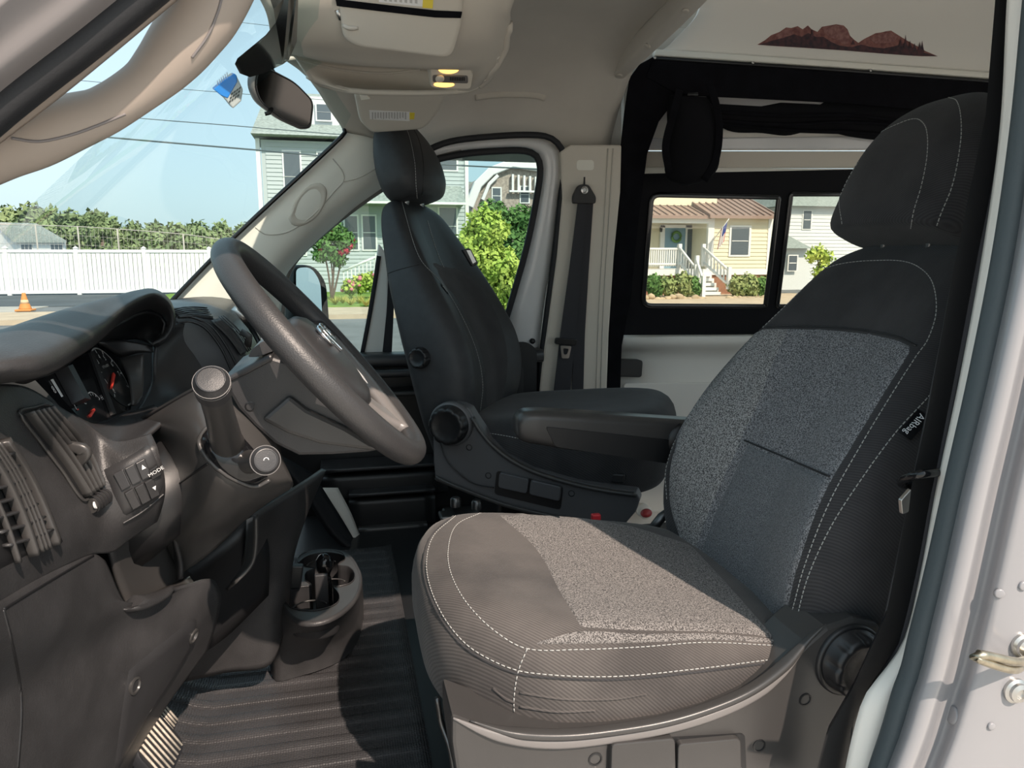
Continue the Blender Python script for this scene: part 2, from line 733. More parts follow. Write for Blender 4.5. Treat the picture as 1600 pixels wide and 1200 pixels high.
_vo = _nt.nodes.new('ShaderNodeTexVoronoi')
_vo.inputs['Scale'].default_value = 190.0
_vo.inputs['Randomness'].default_value = 0.25
_bp = _nt.nodes.new('ShaderNodeBump')
_bp.inputs['Strength'].default_value = 1.0
_bp.inputs['Distance'].default_value = 0.002
_nt.links.new(_tc.outputs['Object'], _vo.inputs['Vector'])
_nt.links.new(_vo.outputs['Distance'], _bp.inputs['Height'])
_nt.links.new(_bp.outputs[0], _nt.nodes['Principled BSDF'].inputs['Normal'])
M['plastic_mid'] = mat('shield_plastic', (0.095, 0.094, 0.098), 0.42, spec=0.5, bump=0.3, bscale=900)
M['worn_rib'] = mat('worn_rib', (0.46, 0.41, 0.34), 0.6, var=0.2, vscale=90)
M['white_paint_shaded'] = mat('white_paint_shaded', (0.25, 0.25, 0.262), 0.28, spec=0.5, coat=0.3)  # same paint as the white body, dimmer light on the door jamb put into colour
M['jamb_dark'] = mat('jamb_shade_tone', (0.20, 0.185, 0.185), 0.6)  # van paint darkened, A-pillar jamb's shade put into it; grip lines share it
M['handle_beige'] = mat('handle_trim', (0.36, 0.31, 0.27), 0.6, spec=0.3)
M['belt'] = mat('belt_webbing', (0.042, 0.042, 0.047), 0.8, spec=0.3, bump=0.6, bscale=500)
M['pillar_dark'] = mat('pillar_moulding', (0.20, 0.19, 0.175), 0.6)
M['screen_cloth'] = mat('grey_cloth', (0.30, 0.29, 0.29), 0.9)
M['liner_black'] = mat('liner_black', (0.006, 0.006, 0.008), 0.7, spec=0.15)
M['heather_lit'] = mat_heather('lit_heather', (0.060, 0.060, 0.062), (0.34, 0.335, 0.33), 400.0)  # lighter copy of the back cloth: light and nap on the bolster as colour
M['heather_fine'] = mat_heather('lumbar_heather', (0.055, 0.059, 0.066), (0.20, 0.207, 0.217), 620.0)
# ------------------------------------------------------------------ the van body
def struct(name, v, f, mt, parent=None, **k):
    o = obj(name, v, f, mt, parent, **k)
    if parent is None:
        o['kind'] = 'structure'
    return o


def struct_root(name, loc):
    o = bpy.data.objects.new(name, None)
    o.location = [float(x) for x in loc]
    o.empty_display_size = .05
    COL.objects.link(o)
    o['kind'] = 'structure'
    return o


# floor of the cab and of the living area
mb = MB()
mb.add(*box2_vf((-.95, -.47, .50), (.93, 1.60, .60)))
mb.add(*box2_vf((.93, -.47, .50), (3.3, 1.22, .60)))
fl = mb.build('floor', M['plastic_black'], smooth=False)
fl['kind'] = 'structure'

# roof: headliner over the cab, beam, lining over the living area
def roof_z(x, y):
    q = abs((y - .54) / 1.03)
    side = max(0.0, 1 - q ** 5.0)
    h = 0.05 + 0.25 * min(1.0, max(0.0, (x + .05) / .62)) ** .8
    return 2.055 + h * side


G = [[np.array([x, y, roof_z(x, y)]) for y in np.linspace(-.46, 1.565, 44)] + [np.array([x, 1.59, 2.00]), np.array([x, 1.60, 1.955])] for x in np.linspace(.06, 1.06, 28)]
v, f = grid_vf(G)
ce = struct('ceiling', v, f, M['headliner'], solid=.02, off=1.0)
for p in ce.data.polygons:
    pass
# outer skin of the roof and header over the driver's door
mb = MB()
mb.add(*box2_vf((.30, -.52, 2.74), (3.4, 1.72, 2.86)))
mb.build('roof_skin', M['white_paint'], smooth=False)['kind'] = 'structure'
mb = MB()
mb.add(*box2_vf((-.10, -.56, 2.075), (3.4, -.44, 2.80)))
mb.build('trim_1', M['white_paint'], smooth=False, bevel=.01)['kind'] = 'structure'
# roof beam between cab and living area: follows the lining
arch = []
for (a, b) in [(884, 232), (896, 195), (920, 152), (952, 118), (985, 88), (1022, 52), (1062, 12), (1110, -40), (1180, -120)]:
    arch.append(P(a, b, plane_x(1.02)))
ab = cr(arch, 40)
v, f = sweep_vf(ab, rrect(.055, .085, .02, 4), hint=(1, 0, 0))
bm_arch = struct('trim_2', v, f, M['headliner'])
for a, b in ((1071, 17), (1012, 72), (968, 117)):
    pA, nA = hit(bvh_of(bm_arch), a, b)
    v, f = lathe_vf(pA, nA, [(.011, -.002), (.011, .002), (.008, .004), (.0005, .004)], 14)
    obj('trim_clip', v, f, M['console_beige'], bm_arch)
# moulded shallow recess in the lining above the passenger window
bvc = bvh_of(ce)
pts, ns = trace(bvc, [(742, 151), (770, 147), (800, 146), (840, 148), (852, 152)], 20)
v, f = sweep_vf([p - n_ * .002 for p, n_ in zip(pts, ns)], circ(.016, 10, .007))
obj('grip_recess', v, f, M['console_beige'], ce)

# rear and driver's side walls of the living area (close the shell)
mb = MB()
for a_, b_ in (((3.3, -.52, .5), (3.4, 1.72, 1.25)), ((3.3, -.52, 2.1), (3.4, 1.72, 2.8)), ((3.3, -.52, 1.25), (3.4, -.35, 2.1)), ((3.3, .52, 1.25), (3.4, .68, 2.1)), ((3.3, 1.55, 1.25), (3.4, 1.72, 2.1))):
    mb.add(*box2_vf(a_, b_))
mb.build('wall_rear', M['white_panel'], smooth=False)['kind'] = 'structure'
mb = MB()
for a_, b_ in (((1.02, -.52, .5), (3.3, -.46, 1.25)), ((1.02, -.52, 2.0), (3.3, -.46, 2.8)), ((1.02, -.52, 1.25), (1.55, -.46, 2.0)), ((3.0, -.52, 1.25), (3.3, -.46, 2.0))):
    mb.add(*box2_vf(a_, b_))
mb.build('wall_driver_side', M['white_panel'], smooth=False)['kind'] = 'structure'
mb = MB()
mb.add(*box2_vf((-1.1, -.50, .35), (-.95, 1.62, 1.36)))
mb.build('wall_front', M['plastic_black'], smooth=False)['kind'] = 'structure'
mb = MB()
mb.add(*box2_vf((.02, -.60, .30), (.9, -.42, .58)))
mb.build('trim_3', M['white_paint'], smooth=False, bevel=.01)['kind'] = 'structure'

# ---- windshield
WS = [[np.array(q) for q in r] for r in (
    [(-.62, 1.42, 1.36), (-.74, 1.00, 1.35), (-.78, .525, 1.345), (-.74, .05, 1.35), (-.62, -.37, 1.36)],
    [(-.27, 1.39, 1.70), (-.37, 1.00, 1.71), (-.40, .525, 1.72), (-.37, .05, 1.71), (-.27, -.34, 1.70)],
    [(.075, 1.36, 2.045), (.01, 1.00, 2.07), (-.02, .525, 2.08), (.01, .05, 2.07), (.075, -.31, 2.045)])]
G = surf_grid(WS, 14, 24)
v, f = grid_vf(G)
wsd = struct('window_1', v, f, M['windshield'])
# black ceramic band and gasket along the passenger side and over the mirror foot
fr = [P(a, b, 1.355) for a, b in [(255, 484), (300, 437), (345, 391), (395, 343), (440, 301), (490, 255), (530, 217), (539, 206), (530, 186), (512, 158), (488, 125), (474, 105)]]
v, f = sweep_vf(cr(fr, 60), rrect(.020, .014, .006, 3), hint=(0, 1, 0))
struct('trim_4', v, f, M['gloss_black'])
bvw = bvh_of(wsd)


def on_glass(pix, lift=.004):
    out = []
    for a, b in pix:
        p, n_ = hit(bvw, a, b)
        out.append(p + n_ * lift)
    return out


q = [(408, -30), (424, 10), (428, 32), (412, 52), (390, 70), (368, 88), (364, 97), (372, 112), (388, 118), (410, 112), (440, 98), (452, 70), (450, -30)]
pq = on_glass(q)
v, f = prism_vf(pq, (0.012, .01, 0.012))
struct('trim_5', v, f, M['gloss_black'], smooth=False)

# ---- passenger A-pillar
ap = surf('trim_6', [[(238, 505, 1.37), (300, 440, 1.37), (345, 394, 1.37), (440, 304, 1.37), (500, 247, 1.37), (541, 206, 1.37)],
                     [(300, 505, 1.385), (345, 450, 1.385), (392, 400, 1.385), (478, 315, 1.385), (540, 258, 1.385), (582, 212, 1.385)],
                     [(370, 505, 1.43), (400, 462, 1.43), (430, 415, 1.43), (510, 335, 1.43), (580, 280, 1.43), (622, 232, 1.43)],
                     [(436, 510, 1.53), (442, 465, 1.53), (450, 425, 1.53), (540, 338, 1.53), (610, 290, 1.53), (668, 258, 1.53)]], M['beige_light'], nu=24, nv=30, solid=.02)
ap['kind'] = 'structure'
bva = bvh_of(ap)
seam('panel_line', bva, [(399, 355), (415, 366), (450, 362), (490, 335), (525, 296), (537, 282), (535, 268), (520, 248)], M['console_beige'], ap, r=.0022)
seam('panel_line', bva, [(537, 284), (560, 278), (590, 262)], M['console_beige'], ap, r=.0018)
# oval grip cover on the pillar
ov = [(450 + 0, 342), (462, 312), (482, 290), (500, 285), (511, 296), (508, 318), (492, 342), (470, 354), (456, 352)]
pts, ns = trace(bva, ov + [ov[0]], 40)
c0, n0 = hit(bva, 482, 320)
rings = []
for k, (sc_, lf) in enumerate(((1.0, -.002), (.93, .004), (.8, .003), (.5, -.004), (.05, -.007))):
    rings.append([c0 + (p - c0) * sc_ + n_ * lf for p, n_ in zip(pts[:-1], ns[:-1])])
v, f = loft_vf(rings)
obj('grip_cover', v, f, M['beige'], ap)
# dark moulding between pillar and passenger glass
v, f = sweep_vf(cr([P(a, b, WALL) for a, b in [(436, 540), (439, 490), (444, 440), (458, 408), (490, 374), (540, 333), (600, 291), (662, 256), (720, 236)]], 50), rrect(.035, .03, .012, 4), hint=(0, 1, 0))
struct('trim_7', v, f, M['pillar_dark'])

# ---- passenger door
pd = struct_root('door_1', (.3, 1.6, .6))
def W_(pix, dy=0.0):
    pl = (WALL[0] + np.array([0, dy, 0]), WALL[1])
    return [P(a, b, pl) for a, b in pix]


# painted frame round the glass
outer = [(585, 252), (660, 232), (720, 221), (780, 217), (840, 217), (864, 226), (878, 248), (872, 310), (862, 400), (850, 480), (842, 555), (840, 640)]
inner = [(600, 268), (668, 248), (722, 236), (780, 231), (822, 231), (842, 240), (849, 262), (843, 312), (828, 385), (810, 450), (798, 490), (780, 560)]
o3, i3 = cr(W_(outer, -.01), 60), cr(W_(inner, -.01), 60)
secs = []
for a, b in zip(o3, i3):
    m_ = (a + b) / 2 - np.array([0, .012, 0])
    secs.append([a, a * .6 + b * .4 - np.array([0, .014, 0]), m_ * .5 + b * .5 - np.array([0, .004, 0]), b, b + np.array([0, .05, 0]), a + np.array([0, .05, 0])])
v, f = loft_vf(secs)
obj('window_frame', v, f, M['white_paint'], pd)
gs = W_([(596, 276), (668, 253), (722, 241), (780, 236), (820, 236), (838, 244), (844, 263), (838, 312), (823, 385), (805, 450), (792, 494), (770, 560)], -.02)
v, f = sweep_vf(cr(gs, 60), rrect(.022, .024, .008, 3), hint=(0, 1, 0))
obj('window_seal', v, f, M['rubber'], pd)
ds_ = W_([(660, 238), (700, 222), (760, 214), (838, 211), (866, 219), (881, 243), (876, 310), (866, 400), (854, 490), (846, 560), (843, 650)], -.035)
v, f = sweep_vf(cr(ds_, 60), rrect(.022, .022, .009, 3), hint=(0, 1, 0))
struct('trim_8', v, f, M['rubber'])
# glass
v, f = prism_vf(W_([(430, 560), (430, 420), (470, 372), (600, 270), (700, 232), (850, 228), (850, 300), (815, 470), (790, 560)], .02), (0, .004, 0))
gl1 = obj('glass_pane', v, f, M['glass'], pd, smooth=False)
# divider between quarter glass and main glass
v, f = prism_vf(W_([(592, 380), (606, 400), (607, 470), (600, 556), (566, 556), (578, 480)], -.01), (0, .05, 0))
obj('divider_post', v, f, M['white_panel'], pd, smooth=False, bevel=.006)
v, f = prism_vf(W_([(607, 430), (616, 470), (612, 556), (597, 556), (604, 490)], -.014), (0, .05, 0))
obj('window_seal', v, f, M['rubber'], pd, smooth=False)
v, f = sweep_vf(cr(W_([(592, 400), (586, 440), (576, 500), (566, 552)], -.012), 20), rrect(.012, .016, .004, 2), hint=(0, 1, 0))
obj('window_seal', v, f, M['rubber'], pd)
# inner panel with ledge, armrest, pockets
v, f = prism_vf([P(a, b, 1.60) for a, b in [(420, 556), (845, 556), (840, 860), (500, 865), (430, 700)]], (0, .06, 0))
obj('door_panel', v, f, M['plastic_black'], pd, smooth=False)


def ledge(name, x0, x1, yt, Y, hgt, dep, mt, r=.012, par=pd):
    """horizontal moulding on the door: front edge seen from x0 to x1 at height yt"""
    a, b = P(x0, yt, Y), P(x1, yt, Y)
    z = (a[2] + b[2]) / 2
    secs = []
    for t in np.linspace(0, 1, 8):
        x = a[0] + (b[0] - a[0]) * t
        secs.append([np.array([x, Y + dep / 2 + u, z - hgt / 2 + w]) for u, w in rrect(dep, hgt, min(r, hgt * .45), 4)])
    v, f = loft_vf(secs)
    return obj(name, v, f, mt, par)


ledge('window_ledge', 420, 850, 553, 1.50, .05, .11, M['plastic'], .02)
ledge('pull_handle', 575, 668, 578, 1.47, .03, .05, M['plastic'], .012)
ledge('pull_pocket', 560, 672, 612, 1.50, .02, .10, M['plastic_satin'], .008)
v, f = loft_vf([[P(a, b, Y) for a, b in rpoly([(795, 536, 4), (822, 533, 20), (839, 545, 14), (838, 640, 4), (795, 640, 4)], 6, 4)] for Y in (1.44, 1.45, 1.60)])
obj('armrest', v, f, M['plastic_black'], pd, auto=30)
v, f = prism_vf([P(a, b, 1.437) for a, b in rpoly([(800, 575, 3), (818, 572, 8), (818, 640, 4), (797, 640, 4)], 6, 4)], (0, .01, 0))
obj('armrest_recess', v, f, M['plastic'], pd, smooth=False)
v, f = lathe_vf(P(832, 533, (WALL[0] + np.array([0, -.03, 0]), WALL[1])), (0, -1, 0), [(.011, -.01), (.011, .004), (.006, .008), (.0005, .009)], 14)
obj('lock_pin', v, f, M['plastic_black'], pd)
ledge('storage_lip', 500, 700, 728, 1.45, .016, .14, M['plastic'], .006)
ledge('storage_bin', 500, 700, 740, 1.455, .10, .14, M['plastic_black'], .02)
ledge('storage_lip', 545, 680, 768, 1.40, .014, .19, M['plastic'], .006)
ledge('storage_bin', 545, 680, 778, 1.41, .12, .18, M['plastic_black'], .02)
ledge('storage_rail', 560, 668, 822, 1.38, .03, .05, M['plastic_satin'], .012)
ledge('kick_panel', 480, 680, 838, 1.42, .14, .16, M['plastic_black'], .02)
# door sill: white sheet metal running down to the floor
sl = surf('trim_9', [[(500, 762, 1.33), (530, 800, 1.33), (552, 835, 1.33), (566, 858, 1.33)], [(528, 762, 1.36), (548, 800, 1.36), (560, 830, 1.36), (572, 858, 1.36)]], M['white_panel'], nu=4, nv=12, solid=.02)
sl['kind'] = 'structure'
fw_ = surf('trim_10', [[(420, 700, 1.25), (480, 770, 1.25), (520, 830, 1.25), (560, 862, 1.25)], [(490, 740, 1.30), (512, 775, 1.31), (540, 820, 1.32), (562, 858, 1.33)]], M['rubber'], nu=4, nv=14, solid=.02)
fw_['kind'] = 'structure'

# ---- passenger B-pillar with its belt
v, f = prism_vf([P(a, b, 1.60) for a, b in [(868, 240), (876, 200), (905, 150), (960, 90), (1040, 30), (1100, 0), (1060, 100), (1000, 130), (990, 240)]], (0, .03, 0))
struct('trim_18', v, f, M['headliner'], smooth=False)
bp_poly = [(876, 236), (892, 226), (972, 226), (970, 300), (960, 400), (952, 520), (947, 660), (838, 660), (846, 575), (858, 490), (870, 400), (878, 310)]
v, f = prism_vf([P(a, b, (WALL[0] + np.array([0, -.05, 0]), WALL[1])) for a, b in bp_poly], (0, .14, 0))
bpil = struct('wall_passenger_pillar', v, f, M['beige'], smooth=False, bevel=.008)
PB = (WALL[0] + np.array([0, -.0515, 0]), WALL[1])
v, f = prism_vf([P(a, b, PB) for a, b in rpoly([(901, 250), (928, 250), (928, 266), (901, 266)], 5, 3)], (0, .004, 0))
obj('anchor_cover', v, f, M['beige_light'], bpil, smooth=False)
for xs in ([(950, 232), (945, 330), (936, 480), (930, 660)], [(958, 232), (952, 330), (943, 480), (937, 660)]):
    v, f = tube_vf(cr([P(a, b, PB) for a, b in xs], 20), .0025, 6)
    obj('panel_line', v, f, M['console_beige'], bpil)

pbelt = thing('seat_belt', 'black seat belt hanging on the cream pillar behind the passenger door', 'seat belt', P(900, 620, 1.5))
PB2 = (WALL[0] + np.array([0, -.075, 0]), WALL[1])
PB3 = (WALL[0] + np.array([0, -.062, 0]), WALL[1])
v, f = prism_vf([P(a, b, PB2) for a, b in [(903, 318), (918, 318), (908, 420), (900, 520), (890, 625), (864, 625), (876, 520), (890, 420)]], (0, .004, 0))
obj('webbing', v, f, M['belt'], pbelt, smooth=False)
v, f = prism_vf([P(a, b, PB3) for a, b in [(908, 318), (927, 318), (920, 420), (914, 520), (911, 625), (893, 625), (898, 520), (905, 420)]], (0, .004, 0))
obj('webbing', v, f, M['belt'], pbelt, smooth=False)
v, f = prism_vf([P(a, b, (WALL[0] + np.array([0, -.085, 0]), WALL[1])) for a, b in rpoly([(905, 288, 5), (920, 288, 5), (932, 308, 4), (931, 318, 3), (896, 318, 3), (896, 306, 4)], 5, 3)], (0, .022, 0))
obj('guide_loop', v, f, M['plastic_black'], pbelt, smooth=False, bevel=.003)
v, f = lathe_vf(P(913, 297, (WALL[0] + np.array([0, -.086, 0]), WALL[1])), (0, -1, 0), [(.014, 0), (.014, .004), (.008, .006), (.007, .003), (.0005, .003)], 16)
obj('bolt', v, f, M['metal'], pbelt, auto=40)
v, f = prism_vf([P(a, b, (WALL[0] + np.array([0, -.09, 0]), WALL[1])) for a, b in rpoly([(869, 528), (902, 530), (901, 540), (868, 538)], 3, 3)], (0, .02, 0))
obj('tongue_grip', v, f, M['plastic_black'], pbelt, smooth=False, bevel=.003)
to, ti = [P(a, b, (WALL[0] + np.array([0, -.088, 0]), WALL[1])) for a, b in rpoly([(876, 540), (893, 541), (889, 560), (878, 560)], 2, 2)], None
ti = [P(a, b, (WALL[0] + np.array([0, -.088, 0]), WALL[1])) for a, b in rpoly([(880, 544), (889, 545), (886, 554), (881, 554)], 2, 2)]
v, f = ring_vf(to, ti, (0, .004, 0))
obj('tongue', v, f, M['metal'], pbelt, smooth=False)
slot = P(913, 283, PB)
v, f = box_vf(slot, (.006, .004, .03))
obj('adjuster_slot', v, f, M['plastic_black'], bpil, smooth=False)

# ---- sliding door behind the opening
sd = struct_root('door_2', (1.6, 1.7, .6))
SD = (WALL[0] + np.array([0, .06, 0]), WALL[1])


def S_(pix, dy=0.0):
    pl = (SD[0] + np.array([0, dy, 0]), SD[1])
    return [P(a, b, pl) for a, b in pix]


# black liner round the two panes
wo = rpoly([(975, 272), (1460, 262), (1460, 532), (966, 527)], 8, 4)
w1 = rpoly([(1018, 304, 14), (1217, 308, 4), (1196, 479, 4), (1004, 478, 14)], 8, 6)
w2 = rpoly([(1236, 303, 4), (1420, 303, 14), (1400, 479, 14), (1214, 479, 4)], 8, 6)


def plate_with_holes(name, outer, holes, mt, par, depth, dy):
    bm = bmesh.new()
    eds = []
    for loop in [outer] + holes:
        vs = [bm.verts.new(tuple(p)) for p in S_(loop, dy)]
        eds += [bm.edges.new((vs[i], vs[(i + 1) % len(vs)])) for i in range(len(vs))]
    r = bmesh.ops.triangle_fill(bm, edges=eds, use_beauty=True, use_dissolve=False)
    verts = [tuple(v.co) for v in bm.verts]
    bm.verts.index_update()
    faces = [tuple(v.index for v in fc.verts) for fc in bm.faces]
    bm.free()
    return obj(name, verts, faces, mt, par, smooth=False, solid=depth)


plate_with_holes('window_liner', wo, [w1, w2], M['liner_black'], sd, .03, 0)
for hole in (w1, w2):
    ctr = np.mean(np.array(hole), 0)
    v, f = sweep_vf(S_(hole, -.016), rrect(.012, .022, .005, 3), hint=(0, 1, 0), closed=True)
    obj('window_gasket', v, f, M['gloss_black'], sd)
    v, f = prism_vf(S_(hole, .004), (0, .004, 0))
    obj('glass_pane', v, f, M['glass_dark'], sd, smooth=False)
v, f = prism_vf(S_([(975, 40), (1640, 70), (1640, 216), (975, 218)], .012), (0, .03, 0))
obj('upper_panel', v, f, M['white_panel'], sd, smooth=False)
# sheet-metal above and below the panes
v, f = prism_vf(S_([(985, 216), (1440, 212), (1440, 234), (985, 234)], .0), (0, .03, 0))
obj('metal_rail', v, f, M['white_paint'], sd, smooth=False, bevel=.006)
v, f = prism_vf(S_([(985, 236), (1440, 236), (1440, 262), (985, 262)], .012), (0, .03, 0))
obj('metal_rail', v, f, M['beige'], sd, smooth=False, bevel=.004)
v, f = prism_vf(S_([(985, 262), (1440, 264), (1440, 276), (985, 274)], -.012), (0, .03, 0))
obj('metal_rail', v, f, M['beige_light'], sd, smooth=False, bevel=.004)
lower = surf('lower_panel', [[(960, 530, 1.58), (1200, 528, 1.58), (1440, 526, 1.58)], [(960, 542, 1.60), (1200, 541, 1.60), (1440, 540, 1.60)],
                             [(960, 556, 1.66), (1200, 556, 1.66), (1440, 556, 1.66)], [(960, 600, 1.66), (1200, 600, 1.66), (1440, 600, 1.66)],
                             [(940, 1000, 1.66), (1200, 1000, 1.66), (1440, 1000, 1.66)]], M['white_panel'], sd, nu=40, nv=6, solid=.03)
v, f = prism_vf([P(a, b, 1.645) for a, b in rpoly([(975, 599, 6), (1160, 597), (1160, 800), (970, 800)], 4, 4)], (0, .012, 0))
obj('inset_panel', v, f, M['white_panel'], sd, smooth=False, bevel=.003)
v, f = prism_vf([P(a, b, 1.60) for a, b in rpoly([(952, 562), (1005, 563), (1003, 590), (950, 588)], 5, 4)], (0, .05, 0))
obj('latch_cover', v, f, M['plastic_black'], sd, smooth=False, bevel=.004)
# red reflector lamp on the step
rl = thing('door_lamp', 'small red oval lamp low on the white sliding door', 'lamp', P(1003, 800, 1.60))
v, f = lathe_vf(P(1009, 801, 1.60), (0, -1, 0), [(.026, 0), (.026, .01), (.02, .02), (.006, .026), (.0005, .026)], 20)
v = [np.array([p[0], p[1], P(1009, 801, 1.60)[2] + (p[2] - P(1009, 801, 1.60)[2]) * .75]) for p in v]
obj('lens', v, f, M['dark_red'], rl)
v, f = lathe_vf(P(1009, 801, 1.60), (0, 1, 0), [(.03, -.002), (.03, .05)], 20)
obj('lamp_base', v, f, M['white_panel'], rl)

# ---- panel over the sliding door with the mountain decal, trim rail
OV = 1.44
pan = surf('wall_passenger', [[(1040, -60, 1.38), (1300, -50, 1.38), (1620, -30, 1.38)], [(1095, 8, 1.44), (1300, 14, 1.44), (1620, 30, 1.44)],
                              [(1055, 62, OV), (1300, 78, OV), (1620, 98, OV)], [(1034, 80, OV), (1300, 98, OV), (1620, 122, OV)]], M['white_panel'], nu=20, nv=20, solid=.02)
pan['kind'] = 'structure'
for o_, mt, yo, r_ in ((0, 'beige_light', -.006, .012), (9, 'plastic_black', 0, .004)):
    v, f = sweep_vf([P(a, b + o_, OV + yo) for a, b in [(1022, 83), (1300, 101), (1620, 124)]], rrect(.022 if o_ == 0 else .012, .03, .005, 3), hint=(0, 0, 1))
    obj('curtain_track', v, f, M[mt], pan)
for a, b in ((1023, 86), (1176, 94), (1360, 106)):
    v, f = lathe_vf(P(a, b + 4, OV - .022), (0, -1, 0), [(.006, 0), (.005, .003), (.0005, .003)], 10)
    obj('screw', v, f, M['metal'], pan)
# decal: layered ridge lines cut from thin film
dec = thing('mountain_decal', 'dark red mountain range sticker on the panel above the sliding door', 'sticker', P(1320, 80, OV))
bvp = bvh_of(pan)


def film(name, pix, mt, lift):
    c = []
    for a, b in pix:
        p, n_ = hit(bvp, a, b)
        c.append(p + n_ * lift)
    v, f = prism_vf(c, (0, .0008, 0))
    return obj(name, v, f, mt, dec, smooth=False)


D1 = mat('decal_rock', (0.16, 0.055, 0.05), .5, col2=(.30, .13, .11), vscale=55)
D2 = mat('decal_dark', (0.03, 0.02, 0.028), .5, col2=(.09, .035, .04), vscale=60)
D3 = mat('decal_light', (0.34, 0.17, 0.15), .5, col2=(.20, .08, .075), vscale=70)
base_y = lambda x: 70 + (x - 1183) * (88 - 70) / (1465 - 1183)
ridge = [(1183, 70), (1195, 63), (1205, 55), (1218, 50), (1228, 43), (1236, 44), (1246, 41), (1254, 46), (1262, 40), (1268, 46), (1277, 50), (1284, 42), (1296, 40), (1306, 38), (1318, 40),
         (1324, 46), (1328, 56), (1334, 62), (1341, 67), (1350, 61), (1360, 56), (1368, 52), (1376, 51), (1384, 49), (1392, 48), (1400, 53), (1408, 58), (1416, 63), (1425, 68), (1436, 74), (1446, 80), (1465, 88)]
film('ridge_back', ridge + [(1440, 88), (1380, 84), (1320, 79), (1260, 75), (1210, 72)], D1, .0012)
film('rock_face', [(1284, 44), (1296, 42), (1306, 40), (1317, 42), (1323, 48), (1326, 58), (1330, 66), (1318, 70), (1306, 62), (1296, 58), (1288, 52)], D3, .0022)
film('rock_face', [(1358, 60), (1370, 55), (1384, 52), (1394, 52), (1402, 57), (1396, 66), (1380, 68), (1366, 68)], D3, .0022)
film('rock_face', [(1212, 56), (1226, 47), (1236, 48), (1240, 52), (1230, 60), (1216, 64)], D3, .0022)
film('ridge_front', [(1186, 70), (1205, 64), (1222, 60), (1240, 54), (1252, 58), (1262, 52), (1274, 58), (1286, 58), (1298, 66), (1312, 72), (1330, 74), (1345, 70), (1360, 74), (1380, 76), (1400, 72),
                     (1412, 68), (1416, 72), (1440, 82), (1463, 88), (1420, 87), (1380, 84), (1320, 79), (1260, 75), (1210, 72)], D2, .0032)
for tx, ty, th_ in ((1414, 75, 20), (1421, 76, 12), (1428, 78, 10), (1436, 80, 14), (1440, 82, 18), (1406, 72, 10), (1332, 70, 8), (1268, 58, 12)):
    film('pine_tree', [(tx - 3.2, ty), (tx - 1.4, ty - th_ * .5), (tx, ty - th_), (tx + 1.4, ty - th_ * .5), (tx + 3.2, ty)], D2, .0038)

# ---- insect screen round the sliding door opening
scn = thing('insect_screen', 'black insect screen framing the sliding door opening, rolled up at the top', 'screen', P(955, 620, 1.5))
SCR = (WALL[0] + np.array([0, -.03, 0]), WALL[1])


def scr(name, pix, mt, dy=0.0, th=.01, bev=.004):
    pl = (SCR[0] + np.array([0, dy, 0]), SCR[1])
    v, f = prism_vf([P(a, b, pl) for a, b in pix], (0, th, 0))
    return obj(name, v, f, mt, scn, smooth=False, bevel=bev)


scr('side_border', [(1022, 88), (1000, 100), (984, 122), (976, 175), (970, 232), (959, 320), (952, 470), (946, 660), (968, 660), (972, 540), (986, 470), (1000, 330), (1012, 240), (1030, 190), (1062, 148), (1090, 130), (1100, 95)], M['mesh_black'])
scr('top_border', [(1022, 88), (1300, 108), (1545, 128), (1560, 170), (1540, 180), (1300, 160), (1060, 148), (1010, 120)], M['mesh_black'], -.006)
# sagging bunched netting under the top border
rows = []
for k, dyv in enumerate((0, .35, .7, 1.0)):
    r_ = []
    for (x, yt, yb) in [(1048, 146, 172), (1100, 150, 182), (1140, 150, 205), (1190, 152, 208), (1230, 154, 212), (1275, 154, 203), (1330, 156, 214), (1400, 160, 222), (1480, 166, 228), (1545, 172, 232)]:
        r_.append((x, yt + (yb - yt) * dyv + (3 if k in (1, 2) and (x // 10) % 3 == 0 else 0), 1.50 - .05 * math.sin(dyv * 3.0)))
    rows.append(r_)
surf('bunched_net', rows, M['net_black'], scn, nu=24, nv=60, solid=.004)
for j in range(3):
    pts = [P(x, y + 3.0 * math.sin(x * .05 + j * 2), 1.435 + .01 * j) for x, y in [(1050, 168 + 9 * j), (1130, 176 + 10 * j), (1230, 184 + 9 * j), (1330, 182 + 11 * j), (1440, 192 + 10 * j), (1540, 200 + 9 * j)]]
    v, f = tube_vf(cr(pts, 60), .008, 8)
    obj('net_fold', v, f, M['mesh_black'], scn)
v, f = prism_vf([P(a, b, 1.475) for a, b in [(1058, 148), (1104, 148), (1101, 176), (1078, 194), (1048, 218), (1046, 200)]], (0, .004, 0))
obj('lining_flap', v, f, M['screen_cloth'], scn, smooth=False)
v, f = prism_vf([P(a, b, 1.46) for a, b in [(1112, 149), (1180, 152), (1290, 158), (1282, 163), (1220, 160), (1190, 166), (1120, 162)]], (0, .004, 0))
obj('lining_flap', v, f, M['screen_cloth'], scn, smooth=False)
# rolled part hanging at the front corner, with its strap
secs = []
for t, (x, y, w) in enumerate([(1076, 150, 30), (1082, 175, 40), (1084, 205, 43), (1082, 240, 44), (1078, 265, 42), (1072, 280, 30), (1068, 286, 12)]):
    c = P(x, y, 1.44)
    k = w / 1150.0 * 2.75
    secs.append([c + np.array([math.cos(a) * k * (1 + .06 * math.sin(5 * a + t)), math.sin(a) * k * .7, .012 * math.sin(a)]) for a in np.linspace(0, 2 * math.pi, 28, endpoint=False)])
v, f = loft_vf([list(s) for s in np.array([cr([np.array(s[i]) for s in secs], 24) for i in range(28)]).transpose(1, 0, 2)])
obj('rolled_net', v, f, M['net_black'], scn)
v, f = sweep_vf(cr([P(1107, 128, 1.38), P(1118, 160, 1.37), P(1124, 200, 1.37), P(1118, 250, 1.37), P(1100, 282, 1.38)], 20), rrect(.004, .03, .0018, 2), hint=(0, 1, 0))
